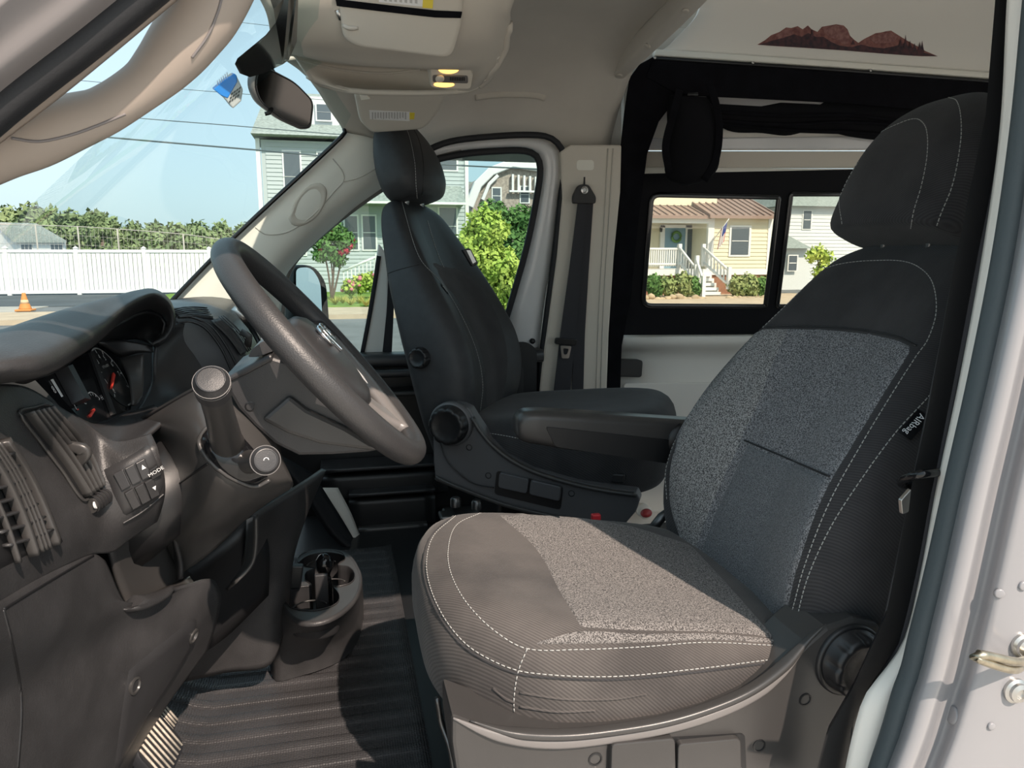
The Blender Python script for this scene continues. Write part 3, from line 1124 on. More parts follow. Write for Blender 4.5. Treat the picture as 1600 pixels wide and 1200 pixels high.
obj('strap', v, f, M['mesh_black'], scn)
v, f = sweep_vf(cr([P(1062, 140, 1.375), P(1050, 185, 1.37), P(1040, 230, 1.37), P(1046, 270, 1.38)], 20), rrect(.004, .03, .0018, 2), hint=(0, 1, 0))
obj('strap', v, f, M['mesh_black'], scn)
v, f = sweep_vf([P(1074, 148, 1.374), P(1090, 147, 1.374)], rrect(.012, .012, .004, 2))
obj('toggle', v, f, M['plastic_black'], scn)

# ---- driver's B-pillar, door seal and belt
LE = [(1590, -330), (1578, -60), (1573, 0), (1562, 200), (1534, 400), (1497, 600), (1463, 760), (1437, 900), (1412, 1000), (1385, 1042), (1352, 1085), (1334, 1140), (1318, 1215), (1308, 1290)]
RE = [(1640, -330), (1618, -60), (1613, 0), (1592, 200), (1562, 400), (1524, 600), (1489, 760), (1457, 900), (1430, 1000), (1418, 1050), (1404, 1085), (1389, 1140), (1367, 1215), (1350, 1290)]
cream = surf('wall_driver_pillar', [[(a, b, -.43) for a, b in LE], [(a * .4 + c * .6, b * .4 + d * .6, -.45) for (a, b), (c, d) in zip(LE, RE)], [(c, d, -.455) for c, d in RE]], M['white_panel'], nu=6, nv=60, solid=.03)
cream['kind'] = 'structure'
# inner black lining behind the cream edge
v, f = prism_vf([P(a, b, -.405) for a, b in [(1600, -330), (1585, -60), (1570, 150), (1540, 380), (1500, 590), (1466, 750), (1440, 900), (1408, 1000), (1350, 1085), (1330, 1140), (1312, 1300), (1250, 1300), (1290, 1150), (1330, 1080), (1385, 960), (1420, 780), (1450, 640), (1490, 420), (1540, 180), (1560, -60), (1575, -330)]], (0.02, .02, 0))
struct('trim_11', v, f, M['plastic_black'], smooth=False)
SL = [(1665, -330), (1642, -60), (1636, 0), (1616, 200), (1587, 400), (1545, 600), (1507, 760), (1476, 900), (1452, 1000), (1440, 1050), (1428, 1085), (1408, 1150), (1384, 1215), (1366, 1290)]
sp = [P((a + c) / 2, (b + d) / 2, -.478) for (a, b), (c, d) in zip(RE, SL)]
v, f = sweep_vf(cr(sp, 90), rrect(.030, .034, .012, 4), hint=(0, -1, 0))
sealo = struct('trim_12', v, f, M['seal'])
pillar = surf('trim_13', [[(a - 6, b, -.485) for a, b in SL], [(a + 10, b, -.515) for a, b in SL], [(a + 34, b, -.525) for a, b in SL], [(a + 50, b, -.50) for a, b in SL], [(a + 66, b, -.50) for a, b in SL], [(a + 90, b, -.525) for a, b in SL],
                          [(a + 200, b, -.54) for a, b in SL], [(a + 420, b, -.56) for a, b in SL]], M['white_paint_shaded'], nu=60, nv=60, solid=.02)
pillar['kind'] = 'structure'
bvd = bvh_of(pillar)
# striker with its screws, plugs
st = thing('door_striker', 'metal door striker loop screwed to the white door jamb', 'striker', hit(bvd, 1585, 1050)[0])
p0 = hit(bvd, 1592, 1026)[0]
pts = [hit(bvd, 1600, 1040)[0], P(1578, 1046, -.585), P(1520, 1026, -.60), P(1530, 1022, -.60), P(1590, 1034, -.585), hit(bvd, 1612, 1025)[0]]
v, f = tube_vf(cr(pts, 30), .0052, 10)
obj('loop', v, f, M['brass_metal'], st)
for a, b in ((1597, 1008), (1585, 1078)):
    p, n_ = hit(bvd, a, b)
    v, f = lathe_vf(p, n_, [(.017, 0), (.017, .004), (.013, .006), (.0125, .010), (.007, .012), (.006, .009), (.0005, .009)], 24)
    obj('screw', v, f, M['metal'], st, auto=35)
for nm, a, b, r_ in (('drain_plug', 1489, 1117, .012), ('drain_plug', 1548, 1134, .005), ('drain_plug', 1561, 927, .006), ('drain_plug', 1598, 915, .006)):
    p, n_ = hit(bvd, a, b)
    v, f = lathe_vf(p, n_, [(r_ * 1.1, -.001), (r_, .0025), (r_ * .8, .003), (.0005, .003)], 18)
    obj(nm, v, f, M['white_paint_shaded'], pillar)

dbelt = thing('seat_belt', 'black driver seat belt strap running down beside the door pillar', 'seat belt', P(1400, 1080, -.40))
L_ = [(1560, 90, -.38), (1548, 165, -.38), (1520, 300, -.37), (1498, 400, -.365), (1465, 570, -.36), (1432, 735, -.36), (1424, 775, -.365), (1398, 900, -.375), (1372, 1020, -.385), (1356, 1090, -.39)]
R_ = [(1590, 90, -.415), (1580, 165, -.415), (1556, 300, -.415), (1535, 400, -.415), (1500, 570, -.412), (1466, 735, -.41), (1458, 775, -.41), (1436, 900, -.41), (1410, 1010, -.41), (1385, 1075, -.41)]
surf('webbing', [L_, [tuple((np.array(a) + np.array(b)) / 2) for a, b in zip(L_, R_)], R_], M['belt'], dbelt, nu=5, nv=60, solid=.003)
v, f = tube_vf(cr([P(*q[:2], q[2]) for q in [(x - 1, y, Y - .001) for x, y, Y in L_]], 60), .0022, 6)
obj('selvedge', v, f, M['plastic'], dbelt)
gp = cr([P(1470, 738, -.425), P(1440, 741, -.43), P(1412, 749, -.40), P(1410, 756, -.385), P(1430, 759, -.37), P(1462, 752, -.36)], 30)
v, f = tube_vf(gp, .0065, 10)
obj('guide_loop', v, f, M['gloss_black'], dbelt)
v, f = prism_vf([P(a, b, -.425) for a, b in rpoly([(1408, 782), (1424, 764), (1420, 800), (1410, 804)], 2, 2)], (0, .006, 0))
obj('tongue', v, f, M['metal'], dbelt, smooth=False, bevel=.002)

# ---- driver's A-pillar, upper left: grab handle, jamb and seal
YH = -.33
hand = thing('grab_handle', 'large beige grab handle on the driver side windshield pillar', 'handle', P(120, 190, YH))
cl = [(-70, 258, 36), (0, 232, 34), (50, 215, 34), (92, 197, 33), (130, 185, 29), (164, 172, 26), (222, 134, 26), (250, 108, 30), (274, 80, 34), (298, 48, 37), (317, 18, 40), (340, -30, 42), (365, -90, 42)]
secs = []
C3 = [P(a, b, YH) for a, b, r in cl]
R3 = [r / F * .95 for a, b, r in cl]
cc = cr([np.append(c, r) for c, r in zip(C3, R3)], 60)
v, f = sweep_vf([c[:3] for c in cc], circ(1.0, 18, 1.15), hint=(0, 1, 0), scale=[c[3] for c in cc])
obj('grip', v, f, M['handle_beige'], hand)
bvg = bvh_of(bpy.data.objects['grip'])
seam('panel_line', bvg, [(18, 216), (60, 221), (110, 211), (150, 197), (196, 178)], M['jamb_dark'], hand, r=.0016)
seam('panel_line', bvg, [(300, 90), (325, 55), (340, 20), (347, -5)], M['jamb_dark'], hand, r=.0016)
jamb = surf('trim_14', [[(-40, 255, -.36), (0, 225, -.36), (100, 148, -.36), (200, 66, -.36), (290, -10, -.36), (360, -70, -.36)],
                        [(-40, 238, -.40), (0, 205, -.40), (100, 120, -.40), (200, 36, -.40), (260, -14, -.40), (330, -74, -.40)]], M['handle_beige'], nu=6, nv=30, solid=.02)
jamb['kind'] = 'structure'
sp = [P(a, b, -.46) for a, b in [(-60, 222), (0, 170), (60, 122), (120, 76), (190, 20), (250, -30), (330, -95)]]
v, f = sweep_vf(cr(sp, 40), rrect(.034, .030, .012, 4), hint=(0, -1, 0))
struct('trim_15', v, f, M['rubber'])
jo = surf('trim_16', [[(-60, 205, -.47), (0, 152, -.47), (60, 104, -.47), (120, 58, -.47), (190, 2, -.47), (260, -54, -.47)],
                      [(-60, 168, -.50), (0, 112, -.50), (60, 66, -.50), (120, 20, -.50), (190, -38, -.50), (260, -94, -.50)],
                      [(-60, 120, -.51), (0, 64, -.51), (60, 18, -.51), (120, -28, -.51), (190, -86, -.51), (260, -142, -.51)],
                      [(-60, 60, -.53), (0, 4, -.53), (60, -42, -.53), (120, -88, -.53), (190, -146, -.53), (260, -200, -.53)]], M['jamb_dark'], nu=20, nv=24, solid=.02)
jo['kind'] = 'structure'

# solid pillar core behind the jamb, hinge pillar and wing ahead of the door opening
v, f = sweep_vf(cr([P(a, b, -.415) for a, b in [(-420, 440), (-220, 290), (-85, 178), (-25, 130), (95, 34), (225, -72), (380, -196)]], 30), rrect(.055, .05, .015, 3), hint=(0, -1, 0))
struct('trim_19', v, f, M['jamb_dark'])
mb = MB()
mb.add(*box2_vf((-1.15, -.575, .32), (-.52, -.525, 1.36)))
mb.build('trim_20', M['white_paint'], smooth=False, bevel=.02)['kind'] = 'structure'
# ------------------------------------------------------------------ dashboard
def X_(a, b, x):
    return (a, b, 0, x)


dash = thing('dashboard', 'dark grey dashboard with hooded instruments and slatted air vents', 'dashboard', (-.4, .5, .62))

# body of the dash across the van: profile rows at fixed stations
def prof(Y, pts):
    return [np.array([x, Y, z]) for x, z in pts]


low = [(-.92, 1.30), (-.74, 1.385), (-.64, 1.40), (-.60, 1.385), (-.58, 1.30), (-.56, 1.15), (-.55, .95)]
stk = [(-.92, 1.31), (-.72, 1.43), (-.50, 1.475), (-.34, 1.487), (-.245, 1.447), (-.195, 1.35), (-.17, 1.16)]
pas = [(-.90, 1.31), (-.72, 1.42), (-.50, 1.463), (-.38, 1.462), (-.30, 1.425), (-.265, 1.30), (-.30, 1.00)]
surf('dash_body', [prof(-.43, low), prof(-.2, low), prof(.1, low), prof(.24, low), prof(.34, stk), prof(.5, stk), prof(.68, stk), prof(.80, pas), prof(1.1, pas), prof(1.42, pas)],
     M['plastic'], dash, nu=60, nv=40, solid=.01)
bvds = bvh_of(bpy.data.objects['dash_body'])

# instrument hood
hood = surf('instrument_hood', [
    [(-90, 612, -.36), (0, 600, -.32), (60, 590, -.28), (115, 562, -.12), (148, 540, .0), (180, 512, .10), (210, 492, .18), (234, 488, .24), (251, 496, .265), (256, 512, .265), (248, 525, .25), (239, 533, .23)],
    [(-90, 603, -.43), (0, 590, -.40), (60, 582, -.37), (120, 554, -.21), (151, 530, -.10), (186, 496, .02), (215, 476, .10), (241, 469, .18), (262, 481, .22), (267, 505, .23), (256, 526, .21), (239, 535, .19)],
    [(-90, 590, -.45), (0, 574, -.42), (60, 562, -.37), (118, 536, -.22), (154, 514, -.10), (188, 486, .01), (217, 467, .09), (243, 461, .17), (266, 477, .215), (271, 504, .225), (259, 529, .205), (239, 538, .19)],
    [(-90, 565, -.44), (0, 546, -.38), (60, 530, -.30), (120, 509, -.15), (162, 488, -.02), (197, 469, .07), (225, 458, .14), (250, 458, .205), (269, 476, .245), (274, 504, .255), (262, 529, .24), (241, 541, .21)],
    [(-90, 545, -.32), (0, 516, -.26), (60, 496, -.17), (120, 478, -.03), (180, 462, .11), (215, 453, .19), (240, 451, .24), (260, 462, .27), (271, 479, .29), (275, 505, .295), (265, 528, .285), (246, 543, .25)],
    [(-90, 560, .0), (0, 528, .05), (60, 508, .12), (120, 488, .22), (180, 470, .31), (215, 461, .36), (240, 459, .38), (260, 470, .40), (271, 486, .41), (275, 508, .41), (265, 530, .39), (246, 545, .36)],
], M['plastic_rough'], dash, nu=40, nv=60, solid=.006)

# inside of the hood, instrument face
IN = (np.array([-.372, .08, 1.36]), np.array([.90, .0, .43]) / np.linalg.norm([.90, 0, .43]))
i_n = IN[1]
i_y = np.array([0, 1.0, 0])
i_u = np.cross(i_n, i_y)
if i_u[2] < 0:
    i_u = -i_u
surf('hood_lining', [[(20, 598, -.28), (90, 574, -.14), (140, 534, .0), (185, 508, .10), (232, 488, .21), (256, 500, .245), (252, 522, .235)],
                     [(40, 600, -.22), (100, 575, -.06), (142, 540, .08), (182, 520, .18), (225, 510, .26), (246, 520, .27), (246, 532, .25)],
                     [(62, 590, -.12), (110, 560, .02), (145, 535, .13), (180, 535, .22), (212, 530, .27), (232, 536, .27), (240, 542, .25)]], M['plastic_black'], dash, nu=16, nv=30, solid=.006)
face = [(62, 585), (100, 560), (140, 532), (175, 540), (198, 570), (210, 610), (204, 640), (165, 656), (145, 664), (120, 648), (95, 620)]
v, f = prism_vf([P(a, b, IN) for a, b in face], tuple(-i_n * .01))
clus = obj('instrument_face', v, f, M['gloss_black'], dash, smooth=False)


def inp(px, py, lift=.001):
    return P(px, py, IN) + i_n * lift


def ring_arc(name, c, r0, r1, a0, a1, mt, par, n=40, lift=.001):
    v, f = [], []
    for i in range(n + 1):
        a = math.radians(a0 + (a1 - a0) * i / n)
        d = i_y * math.cos(a) + i_u * math.sin(a)
        v += [c + d * r0 + i_n * lift, c + d * r1 + i_n * lift]
    f = [(2 * i, 2 * i + 1, 2 * i + 3, 2 * i + 2) for i in range(n)]
    return obj(name, v, f, mt, par, smooth=False)


# dial: rim is fitted through the visible arc
cD = P(174.3, 589.1, IN)
rD = .054
disc_v = [cD + (i_y * math.cos(t) + i_u * math.sin(t)) * (rD + .004) + i_n * .0006 for t in np.linspace(0, 2 * math.pi, 48, endpoint=False)]
obj('rev_counter', disc_v, [tuple(range(48))], M['plastic_black'], clus, smooth=False)
ring_arc('dial_rim', cD, rD, rD + .0022, -100, 150, M['grey_print'], clus, lift=.0012)
ring_arc('dial_rim', cD, rD * .55, rD * .55 + .001, -150, 210, M['plastic'], clus, lift=.0012)
for k in range(9):
    a = math.radians(215 - k * 31)
    d = i_y * math.cos(a) + i_u * math.sin(a)
    s_ = np.cross(i_n, d)
    q = [cD + d * (rD * .86) + s_ * .001, cD + d * rD + s_ * .001, cD + d * rD - s_ * .001, cD + d * (rD * .86) - s_ * .001]
    obj('dial_tick', [p + i_n * .0013 for p in q], [(0, 1, 2, 3)], M['white_print'], clus, smooth=False)
    if k < 8:
        text('dial_number', str(k), M['white_print'], clus, cD + d * rD * .72 + i_n * .0013, -i_y if False else i_y, i_u, .013)
text('dial_caption', 'RPMx1000', M['grey_print'], clus, cD + i_u * rD * .38 + i_n * .0014, i_y, i_u, .0075)
nd = math.radians(200)
d = i_y * math.cos(nd) + i_u * math.sin(nd)
s_ = np.cross(i_n, d)
v, f = prism_vf([cD - d * .008 + s_ * .003, cD + d * .046 + s_ * .0012, cD + d * .046 - s_ * .0012, cD - d * .008 - s_ * .003], tuple(i_n * .003))
v = [p + i_n * .002 for p in v]
obj('needle', v, f, M['red_print'], clus, smooth=False)
# small fuel and temperature gauges, display divider
for (px, py, a0, a1) in ((152, 634, 20, 120), (128, 636, 80, 180)):
    c = P(px, py, IN)
    ring_arc('gauge_arc', c, .023, .0245, a0, a1, M['white_print'], clus, 16)
    for a in np.linspace(a0, a1, 5):
        dd = i_y * math.cos(math.radians(a)) + i_u * math.sin(math.radians(a))
        ss = np.cross(i_n, dd)
        q = [c + dd * .018 + ss * .0008, c + dd * .0245 + ss * .0008, c + dd * .0245 - ss * .0008, c + dd * .018 - ss * .0008]
        obj('gauge_tick', [p + i_n * .0013 for p in q], [(0, 1, 2, 3)], M['white_print'] if a < a1 - 5 else M['red_print'], clus, smooth=False)
for px, py, t_ in ((131, 629, 'C'), (158, 622, 'H')):
    text('gauge_letter', t_, M['white_print'], clus, inp(px, py, .0014), i_y, i_u, .012)
c = P(143, 648, IN)
v, f = prism_vf([c + i_y * -.012 + i_u * -.002, c + i_y * .016 + i_u * .003, c + i_y * .016 + i_u * .006, c + i_y * -.012 + i_u * .002], tuple(i_n * .003))
obj('needle', v, f, M['red_print'], clus, smooth=False)
v, f = prism_vf([inp(a, b, .0005) for a, b in [(137, 552), (142, 550), (178, 648), (172, 650)]], tuple(i_n * .004))
obj('bezel_bar', v, f, M['plastic'], clus, smooth=False)
v, f = prism_vf([inp(a, b, .0005) for a, b in [(85, 582), (93, 579), (122, 634), (112, 632)]], tuple(i_n * .02))
obj('bezel_bar', v, f, M['plastic'], clus, smooth=False)
text('dial_number', '8', M['white_print'], clus, inp(83, 610, .0014), i_y, i_u, .016)
v, f = prism_vf([inp(a, b, .001) for a, b in [(78, 594), (81, 593), (97, 620), (95, 621)]], tuple(i_n * .001))
obj('dial_tick', v, f, M['white_print'], clus, smooth=False)
# clear lens rim, moulded cheek to the right of the face
surf('cluster_cheek', [[(186, 559, .19), (205, 556, .19), (224, 553, .19)], [(200, 590, .165), (212, 590, .17), (225, 590, .175)], [(206, 632, .125), (214, 632, .13), (223, 620, .15)]], M['plastic_satin'], dash, nu=10, nv=8, solid=.004)
surf('cluster_wall', [[(150, 532, .16), (185, 530, .20), (238, 540, .22)], [(190, 560, .20), (215, 552, .21), (240, 550, .215)]], M['plastic_black'], dash, nu=5, nv=8, solid=.004)
surf('cluster_sill', [[(112, 645, -.12), (150, 662, -.06), (200, 645, .06), (240, 632, .12)], [(150, 690, -.10), (175, 690, -.08), (205, 672, -.02), (250, 640, .05)], [(175, 694, -.12), (196, 695, -.10), (222, 684, -.07), (262, 650, -.02)]], M['plastic'], dash, nu=8, nv=20, solid=.006)

# curved panel between instruments and centre stack
surf('centre_cover', [
    [(262, 512, .26), (292, 505, .34), (318, 515, .38), (345, 545, .39), (372, 590, .38), (392, 640, .36)],
    [(244, 545, .25), (275, 538, .30), (305, 552, .32), (330, 582, .33), (352, 620, .32), (370, 665, .30)],
    [(238, 595, .22), (262, 592, .24), (287, 602, .25), (308, 622, .25), (330, 652, .24), (345, 690, .22)],
    [(205, 655, .10), (238, 640, .13), (275, 628, .14), (305, 640, .14), (325, 670, .14), (335, 705, .14)]], M['plastic'], dash, nu=26, nv=26, solid=.008)
cc_o = bpy.data.objects['centre_cover']
bvcc = bvh_of(cc_o)
# seams of the centre stack
for pix in ([(274, 496), (300, 496), (330, 510), (356, 545), (376, 585)], [(276, 504), (300, 503), (322, 514), (346, 545), (362, 580)]):
    seam('panel_line', bvds, pix, M['plastic_black'], dash, r=.003)
# centre vent and defroster grille
patch('vent_opening', bvds, [(329, 505), (351, 497)], [(374, 556), (389, 546)], [(329, 505), (354, 529), (374, 556)], [(351, 497), (372, 518), (389, 546)], M['plastic_black'], dash, 12, 8, lift=.003)
for k in range(6):
    t = (k + .5) / 6
    pix = [(329 + 22 * t, 505 - 8 * t), (354 + 18 * t, 529 - 11 * t), (374 + 15 * t, 556 - 10 * t)]
    pts, ns = trace(bvds, pix, 14)
    v, f = sweep_vf([p + n_ * .006 for p, n_ in zip(pts, ns)], rrect(.003, .010, .001, 1), hint=ns[5])
    obj('vent_slat', v, f, M['plastic'], dash)
p, n_ = hit(bvds, 374, 531)
v, f = sweep_vf([p + n_ * .004 + np.array([0, 0, .016]), p + n_ * .016 + np.array([.006, 0, 0]), p + n_ * .006 - np.array([-.01, 0, .018])], rrect(.010, .016, .004, 3), hint=(0, 1, 0))
obj('vent_tab', v, f, M['plastic_satin'], dash)
for k in range(6):
    y = 484 + k * 2.3
    pts, ns = trace(bvds, [(268 + k * 2, y + 1), (296, y - 3 + k * .4), (322 + k * 2, y - 2 + k)], 14)
    v, f = sweep_vf([p + n_ * .002 for p, n_ in zip(pts, ns)], rrect(.003, .006, .001, 1), hint=ns[5])
    obj('defrost_slat', v, f, M['plastic_black'], dash)
# bright frame edge of the display on the passenger side of the stack
v, f = sweep_vf(cr([hit(bvds, a, b)[0] + hit(bvds, a, b)[1] * .006 for a, b in [(362, 484), (378, 500), (392, 518), (404, 540)]], 20), rrect(.012, .02, .004, 2), hint=(0, 1, 0))
obj('display_frame', v, f, M['metal'], dash)

v, f = box2_vf((-.475, -.46, .75), (-.445, .34, 1.26))
obj('inner_bulkhead', v, f, M['plastic_black'], dash, smooth=False)
# closed outer end of the dash beside the door
v, f = prism_vf([(x, -.515, z) for x, z in [(-.40, 1.44), (-.385, 1.40), (-.36, 1.30), (-.348, 1.18), (-.345, 1.05), (-.36, .90), (-.40, .72), (-.95, .66), (-.95, 1.30), (-.70, 1.39), (-.50, 1.46)]], (0, .012, 0))
obj('end_panel', v, f, M['plastic_rough'], dash, smooth=False, bevel=.006)

# ---- near vent panel
vp = surf('vent_panel', [
    [X_(-90, 606, -.385), X_(0, 600, -.388), X_(45, 606, -.382), X_(95, 636, -.366), X_(140, 664, -.350), X_(180, 688, -.322), X_(236, 677, -.275)],
    [X_(-90, 650, -.375), X_(0, 628, -.380), X_(40, 634, -.377), X_(105, 655, -.358), X_(150, 690, -.343), X_(190, 715, -.308), X_(246, 700, -.262)],
    [X_(-90, 740, -.36), X_(0, 700, -.365), X_(60, 690, -.368), X_(130, 712, -.350), X_(163, 745, -.330), X_(205, 748, -.296), X_(257, 743, -.258)],
    [X_(-90, 830, -.35), X_(0, 790, -.353), X_(75, 762, -.355), X_(150, 775, -.337), X_(180, 790, -.318), X_(218, 785, -.290), X_(258, 772, -.262)],
    [X_(-90, 920, -.345), X_(0, 885, -.345), X_(85, 850, -.340), X_(150, 830, -.334), X_(180, 830, -.322), X_(210, 815, -.302), X_(252, 798, -.272)],
    [X_(-90, 990, -.35), X_(0, 945, -.347), X_(85, 895, -.342), X_(148, 866, -.337), X_(178, 862, -.330), X_(205, 842, -.315), X_(246, 815, -.284)]], M['plastic_rough'], dash, nu=50, nv=50, solid=.008)
bvv = bvh_of(vp)
patch('vent_opening', bvv, [(28, 646), (50, 638), (75, 635)], [(128, 781), (143, 770), (158, 757)], [(28, 646), (60, 690), (95, 736), (128, 781)], [(75, 635), (108, 668), (136, 712), (158, 757)], M['plastic_black'], vp, 20, 8, lift=.002)
for k in range(5):
    t = (k + .4) / 5
    pix = [(33 + 42 * t, 647 - 9 * t), (66 + 44 * t, 690 - 16 * t), (100 + 38 * t, 735 - 20 * t), (129 + 27 * t, 778 - 20 * t)]
    pts, ns = trace(bvv, pix, 24)
    v, f = sweep_vf([p + n_ * .006 for p, n_ in zip(pts, ns)], rrect(.0024, .014, .0008, 1), hint=(0, 1, 0))
    obj('vent_slat', v, f, M['plastic_satin'], vp)
v, f = sweep_vf(cr([hit(bvv, a, b)[0] + hit(bvv, a, b)[1] * .002 for a, b in [(28, 646), (50, 638), (75, 635), (108, 668), (136, 712), (159, 757), (143, 771), (128, 782), (95, 737), (60, 691)]], 70, closed=True), rrect(.004, .004, .0015, 2), closed=True)
obj('vent_frame', v, f, M['plastic_satin'], vp)
p, n_ = hit(bvv, 106, 712)
p2, n2 = hit(bvv, 100, 697)
p3, n3 = hit(bvv, 114, 728)
v, f = sweep_vf(cr([p2 + n2 * .006, p + n_ * .022, p3 + n3 * .006], 12), rrect(.012, .018, .005, 3), hint=(0, 1, 0), scale=[.7 + .3 * math.sin(math.pi * i / 11) for i in range(12)])
obj('vent_tab', v, f, M['plastic_satin'], vp)
# outer vent with grid
patch('vent_opening', bvv, [(-70, 650), (-35, 668), (0, 690)], [(-70, 925), (10, 890), (80, 851)], [(-70, 650), (-72, 780), (-70, 925)], [(0, 690), (32, 738), (60, 795), (80, 851)], M['plastic_black'], vp, 20, 14, lift=.002)
for off_, th in ((0, .009), (16, .004), (22, .004), (28, .004), (40, .007), (66, .004)):
    pts, ns = trace(bvv, [(0 - off_, 690 + off_ * .3), (32 - off_, 738 + off_ * .3), (60 - off_, 795 + off_ * .35), (82 - off_, 851 + off_ * .45)], 24)
    v, f = sweep_vf([p + n_ * (.008 if off_ else .003) for p, n_ in zip(pts, ns)], rrect(th, th * 1.6, .001, 1), hint=(0, 1, 0))
    obj('vent_slat', v, f, M['plastic_satin'], vp)
for k in range(7):
    t = (k + .5) / 7
    x0, y0 = 5 + 72 * t - 6 * math.sin(3.1 * t), 700 + 140 * t
    pts, ns = trace(bvv, [(x0, y0), (x0 - 30, y0 + 12), (x0 - 70, y0 + 24)], 10)
    v, f = sweep_vf([p + n_ * .005 for p, n_ in zip(pts, ns)], rrect(.003, .01, .001, 1), hint=(0, 0, 1))
    obj('vent_vane', v, f, M['plastic'], vp)
# thumb wheel under the vent
pA_, nA_ = hit(bvv, 139, 791)
pB_, nB_ = hit(bvv, 164, 774)
v, f = tube_vf([pA_ + nA_ * .001, pB_ + nB_ * .001], .011, 16)
obj('thumb_wheel', v, f, M['plastic_satin'], vp, auto=40)
for t in np.linspace(.15, .85, 5):
    c = pA_ * (1 - t) + pB_ * t + nA_ * .001
    v, f = lathe_vf(c, pB_ - pA_, [(.0125, -.0018), (.0125, .0018)], 16)
    obj('wheel_rib', v, f, M['plastic'], vp, auto=40)
for pp_, nn_ in ((pA_, nA_), (pB_, nB_)):
    v, f = lathe_vf(pp_ + nn_ * .008, nn_, [(.0055, 0), (.0055, .002), (.0005, .002)], 12)
    obj('position_dot', v, f, M['white_print'], vp, auto=40)
# switch panel with six buttons
patch('switch_plate', bvv, [(160, 733), (200, 710), (234, 688)], [(194, 810), (222, 795), (250, 777)], [(160, 733), (174, 770), (194, 810)], [(234, 688), (250, 728), (258, 752), (250, 777)], M['plastic'], vp, 12, 12, lift=.003)
c00, c01, c10, c11 = (np.array(q, float) for q in ((177, 739), (225, 714), (206, 796), (247, 771)))


def bil(u, w):
    return (1 - u) * ((1 - w) * c00 + w * c01) + u * ((1 - w) * c10 + w * c11)


def key(name, quad, mt, h=.004):
    hs = [hit(bvv, *q) for q in quad]
    n_ = np.mean([q[1] for q in hs], 0)
    n_ /= np.linalg.norm(n_)
    c_ = np.mean([q[0] for q in hs], 0)
    base = [q[0] - n_ * ((q[0] - c_) @ n_) + n_ * .002 for q in hs]
    v, f = prism_vf(base, tuple(n_ * h))
    return obj(name, v, f, mt, vp, smooth=False, bevel=.0012)


for r_ in range(2):
    for c_ in range(3):
        u0, u1 = r_ * .5 + .02, r_ * .5 + .48
        w0, w1 = c_ / 3 + .012, (c_ + 1) / 3 - .012
        key('switch_button', [bil(u0, w0), bil(u0, w1), bil(u1, w1), bil(u1, w0)], M['plastic'], .0055)
key('mode_button', [(229, 733), (243, 724), (250, 738), (235, 748)], M['plastic_black'], .0065)
p, n_ = hit(bvv, 240, 733)
px_, _ = hit(bvv, 250, 727)
xd = px_ - p
text('lettering', 'MODE', M['white_print'], vp, p + n_ * .0105, xd, np.cross(n_, xd) if np.cross(n_, xd)[2] > 0 else -np.cross(n_, xd), .0080)
for (a, b), sgn in (((222, 728), 1), ((237, 760), -1)):
    p, n_ = hit(bvv, a, b)
    yy = hit(bvv, 222, 728)[0] - hit(bvv, 237, 760)[0]
    yy = yy - n_ * (yy @ n_)
    yy /= np.linalg.norm(yy)
    xx = np.cross(yy, n_)
    obj('arrow_mark', [p + n_ * .0078 + yy * .004 * sgn, p + n_ * .0078 + xx * .003 - yy * .003 * sgn, p + n_ * .0078 - xx * .003 - yy * .003 * sgn], [(0, 1, 2)], M['white_print'], vp, smooth=False)
seam('panel_line', bvv, [(192, 818), (222, 800), (256, 772)], M['plastic_black'], vp, r=.002)

# ---- column surround
cs = surf('column_surround', [
    [(192, 668, .06), (250, 635, .0), (300, 606, -.03), (345, 586, -.05), (385, 596, -.06), (430, 640, -.05)],
    [(212, 686, .08), (262, 655, -.06), (310, 640, -.12), (352, 652, -.13), (402, 690, -.13), (440, 710, -.10)],
    [(232, 722, .09), (286, 702, -.10), (322, 700, -.16), (368, 722, -.165), (418, 742, -.15), (455, 745, -.10)],
    [(240, 780, .09), (298, 758, -.11), (333, 752, -.16), (382, 768, -.15), (430, 765, -.11), (458, 758, -.06)],
    [(236, 850, .10), (294, 832, -.05), (340, 812, -.10), (390, 792, -.08), (428, 778, -.04), (452, 765, .0)],
    [(268, 905, .06), (305, 882, .04), (345, 850, .03), (385, 812, .04), (420, 785, .06), (446, 768, .08)]], M['plastic_satin'], dash, nu=40, nv=40, solid=.008)
bvs = bvh_of(cs)
seam('panel_line', bvs, [(256, 772), (290, 748), (325, 724)], M['plastic_black'], cs, r=.002)
seam('panel_line', bvs, [(200, 668), (250, 640), (300, 612), (345, 592)], M['plastic_black'], cs, r=.0022)
patch('stalk_recess', bvs, [(328, 664), (344, 658), (364, 666)], [(378, 750), (396, 756), (420, 745)], [(328, 664), (312, 688), (322, 716), (348, 738), (378, 750)], [(364, 666), (388, 690), (408, 714), (420, 745)], M['gloss_black'], cs, 18, 10, lift=.006)
seam('recess_rim', bvs, [(344, 659), (326, 668), (314, 690), (326, 716), (350, 738), (378, 753), (398, 758), (420, 748)], M['plastic_satin'], cs, r=.0035, lift=.003)

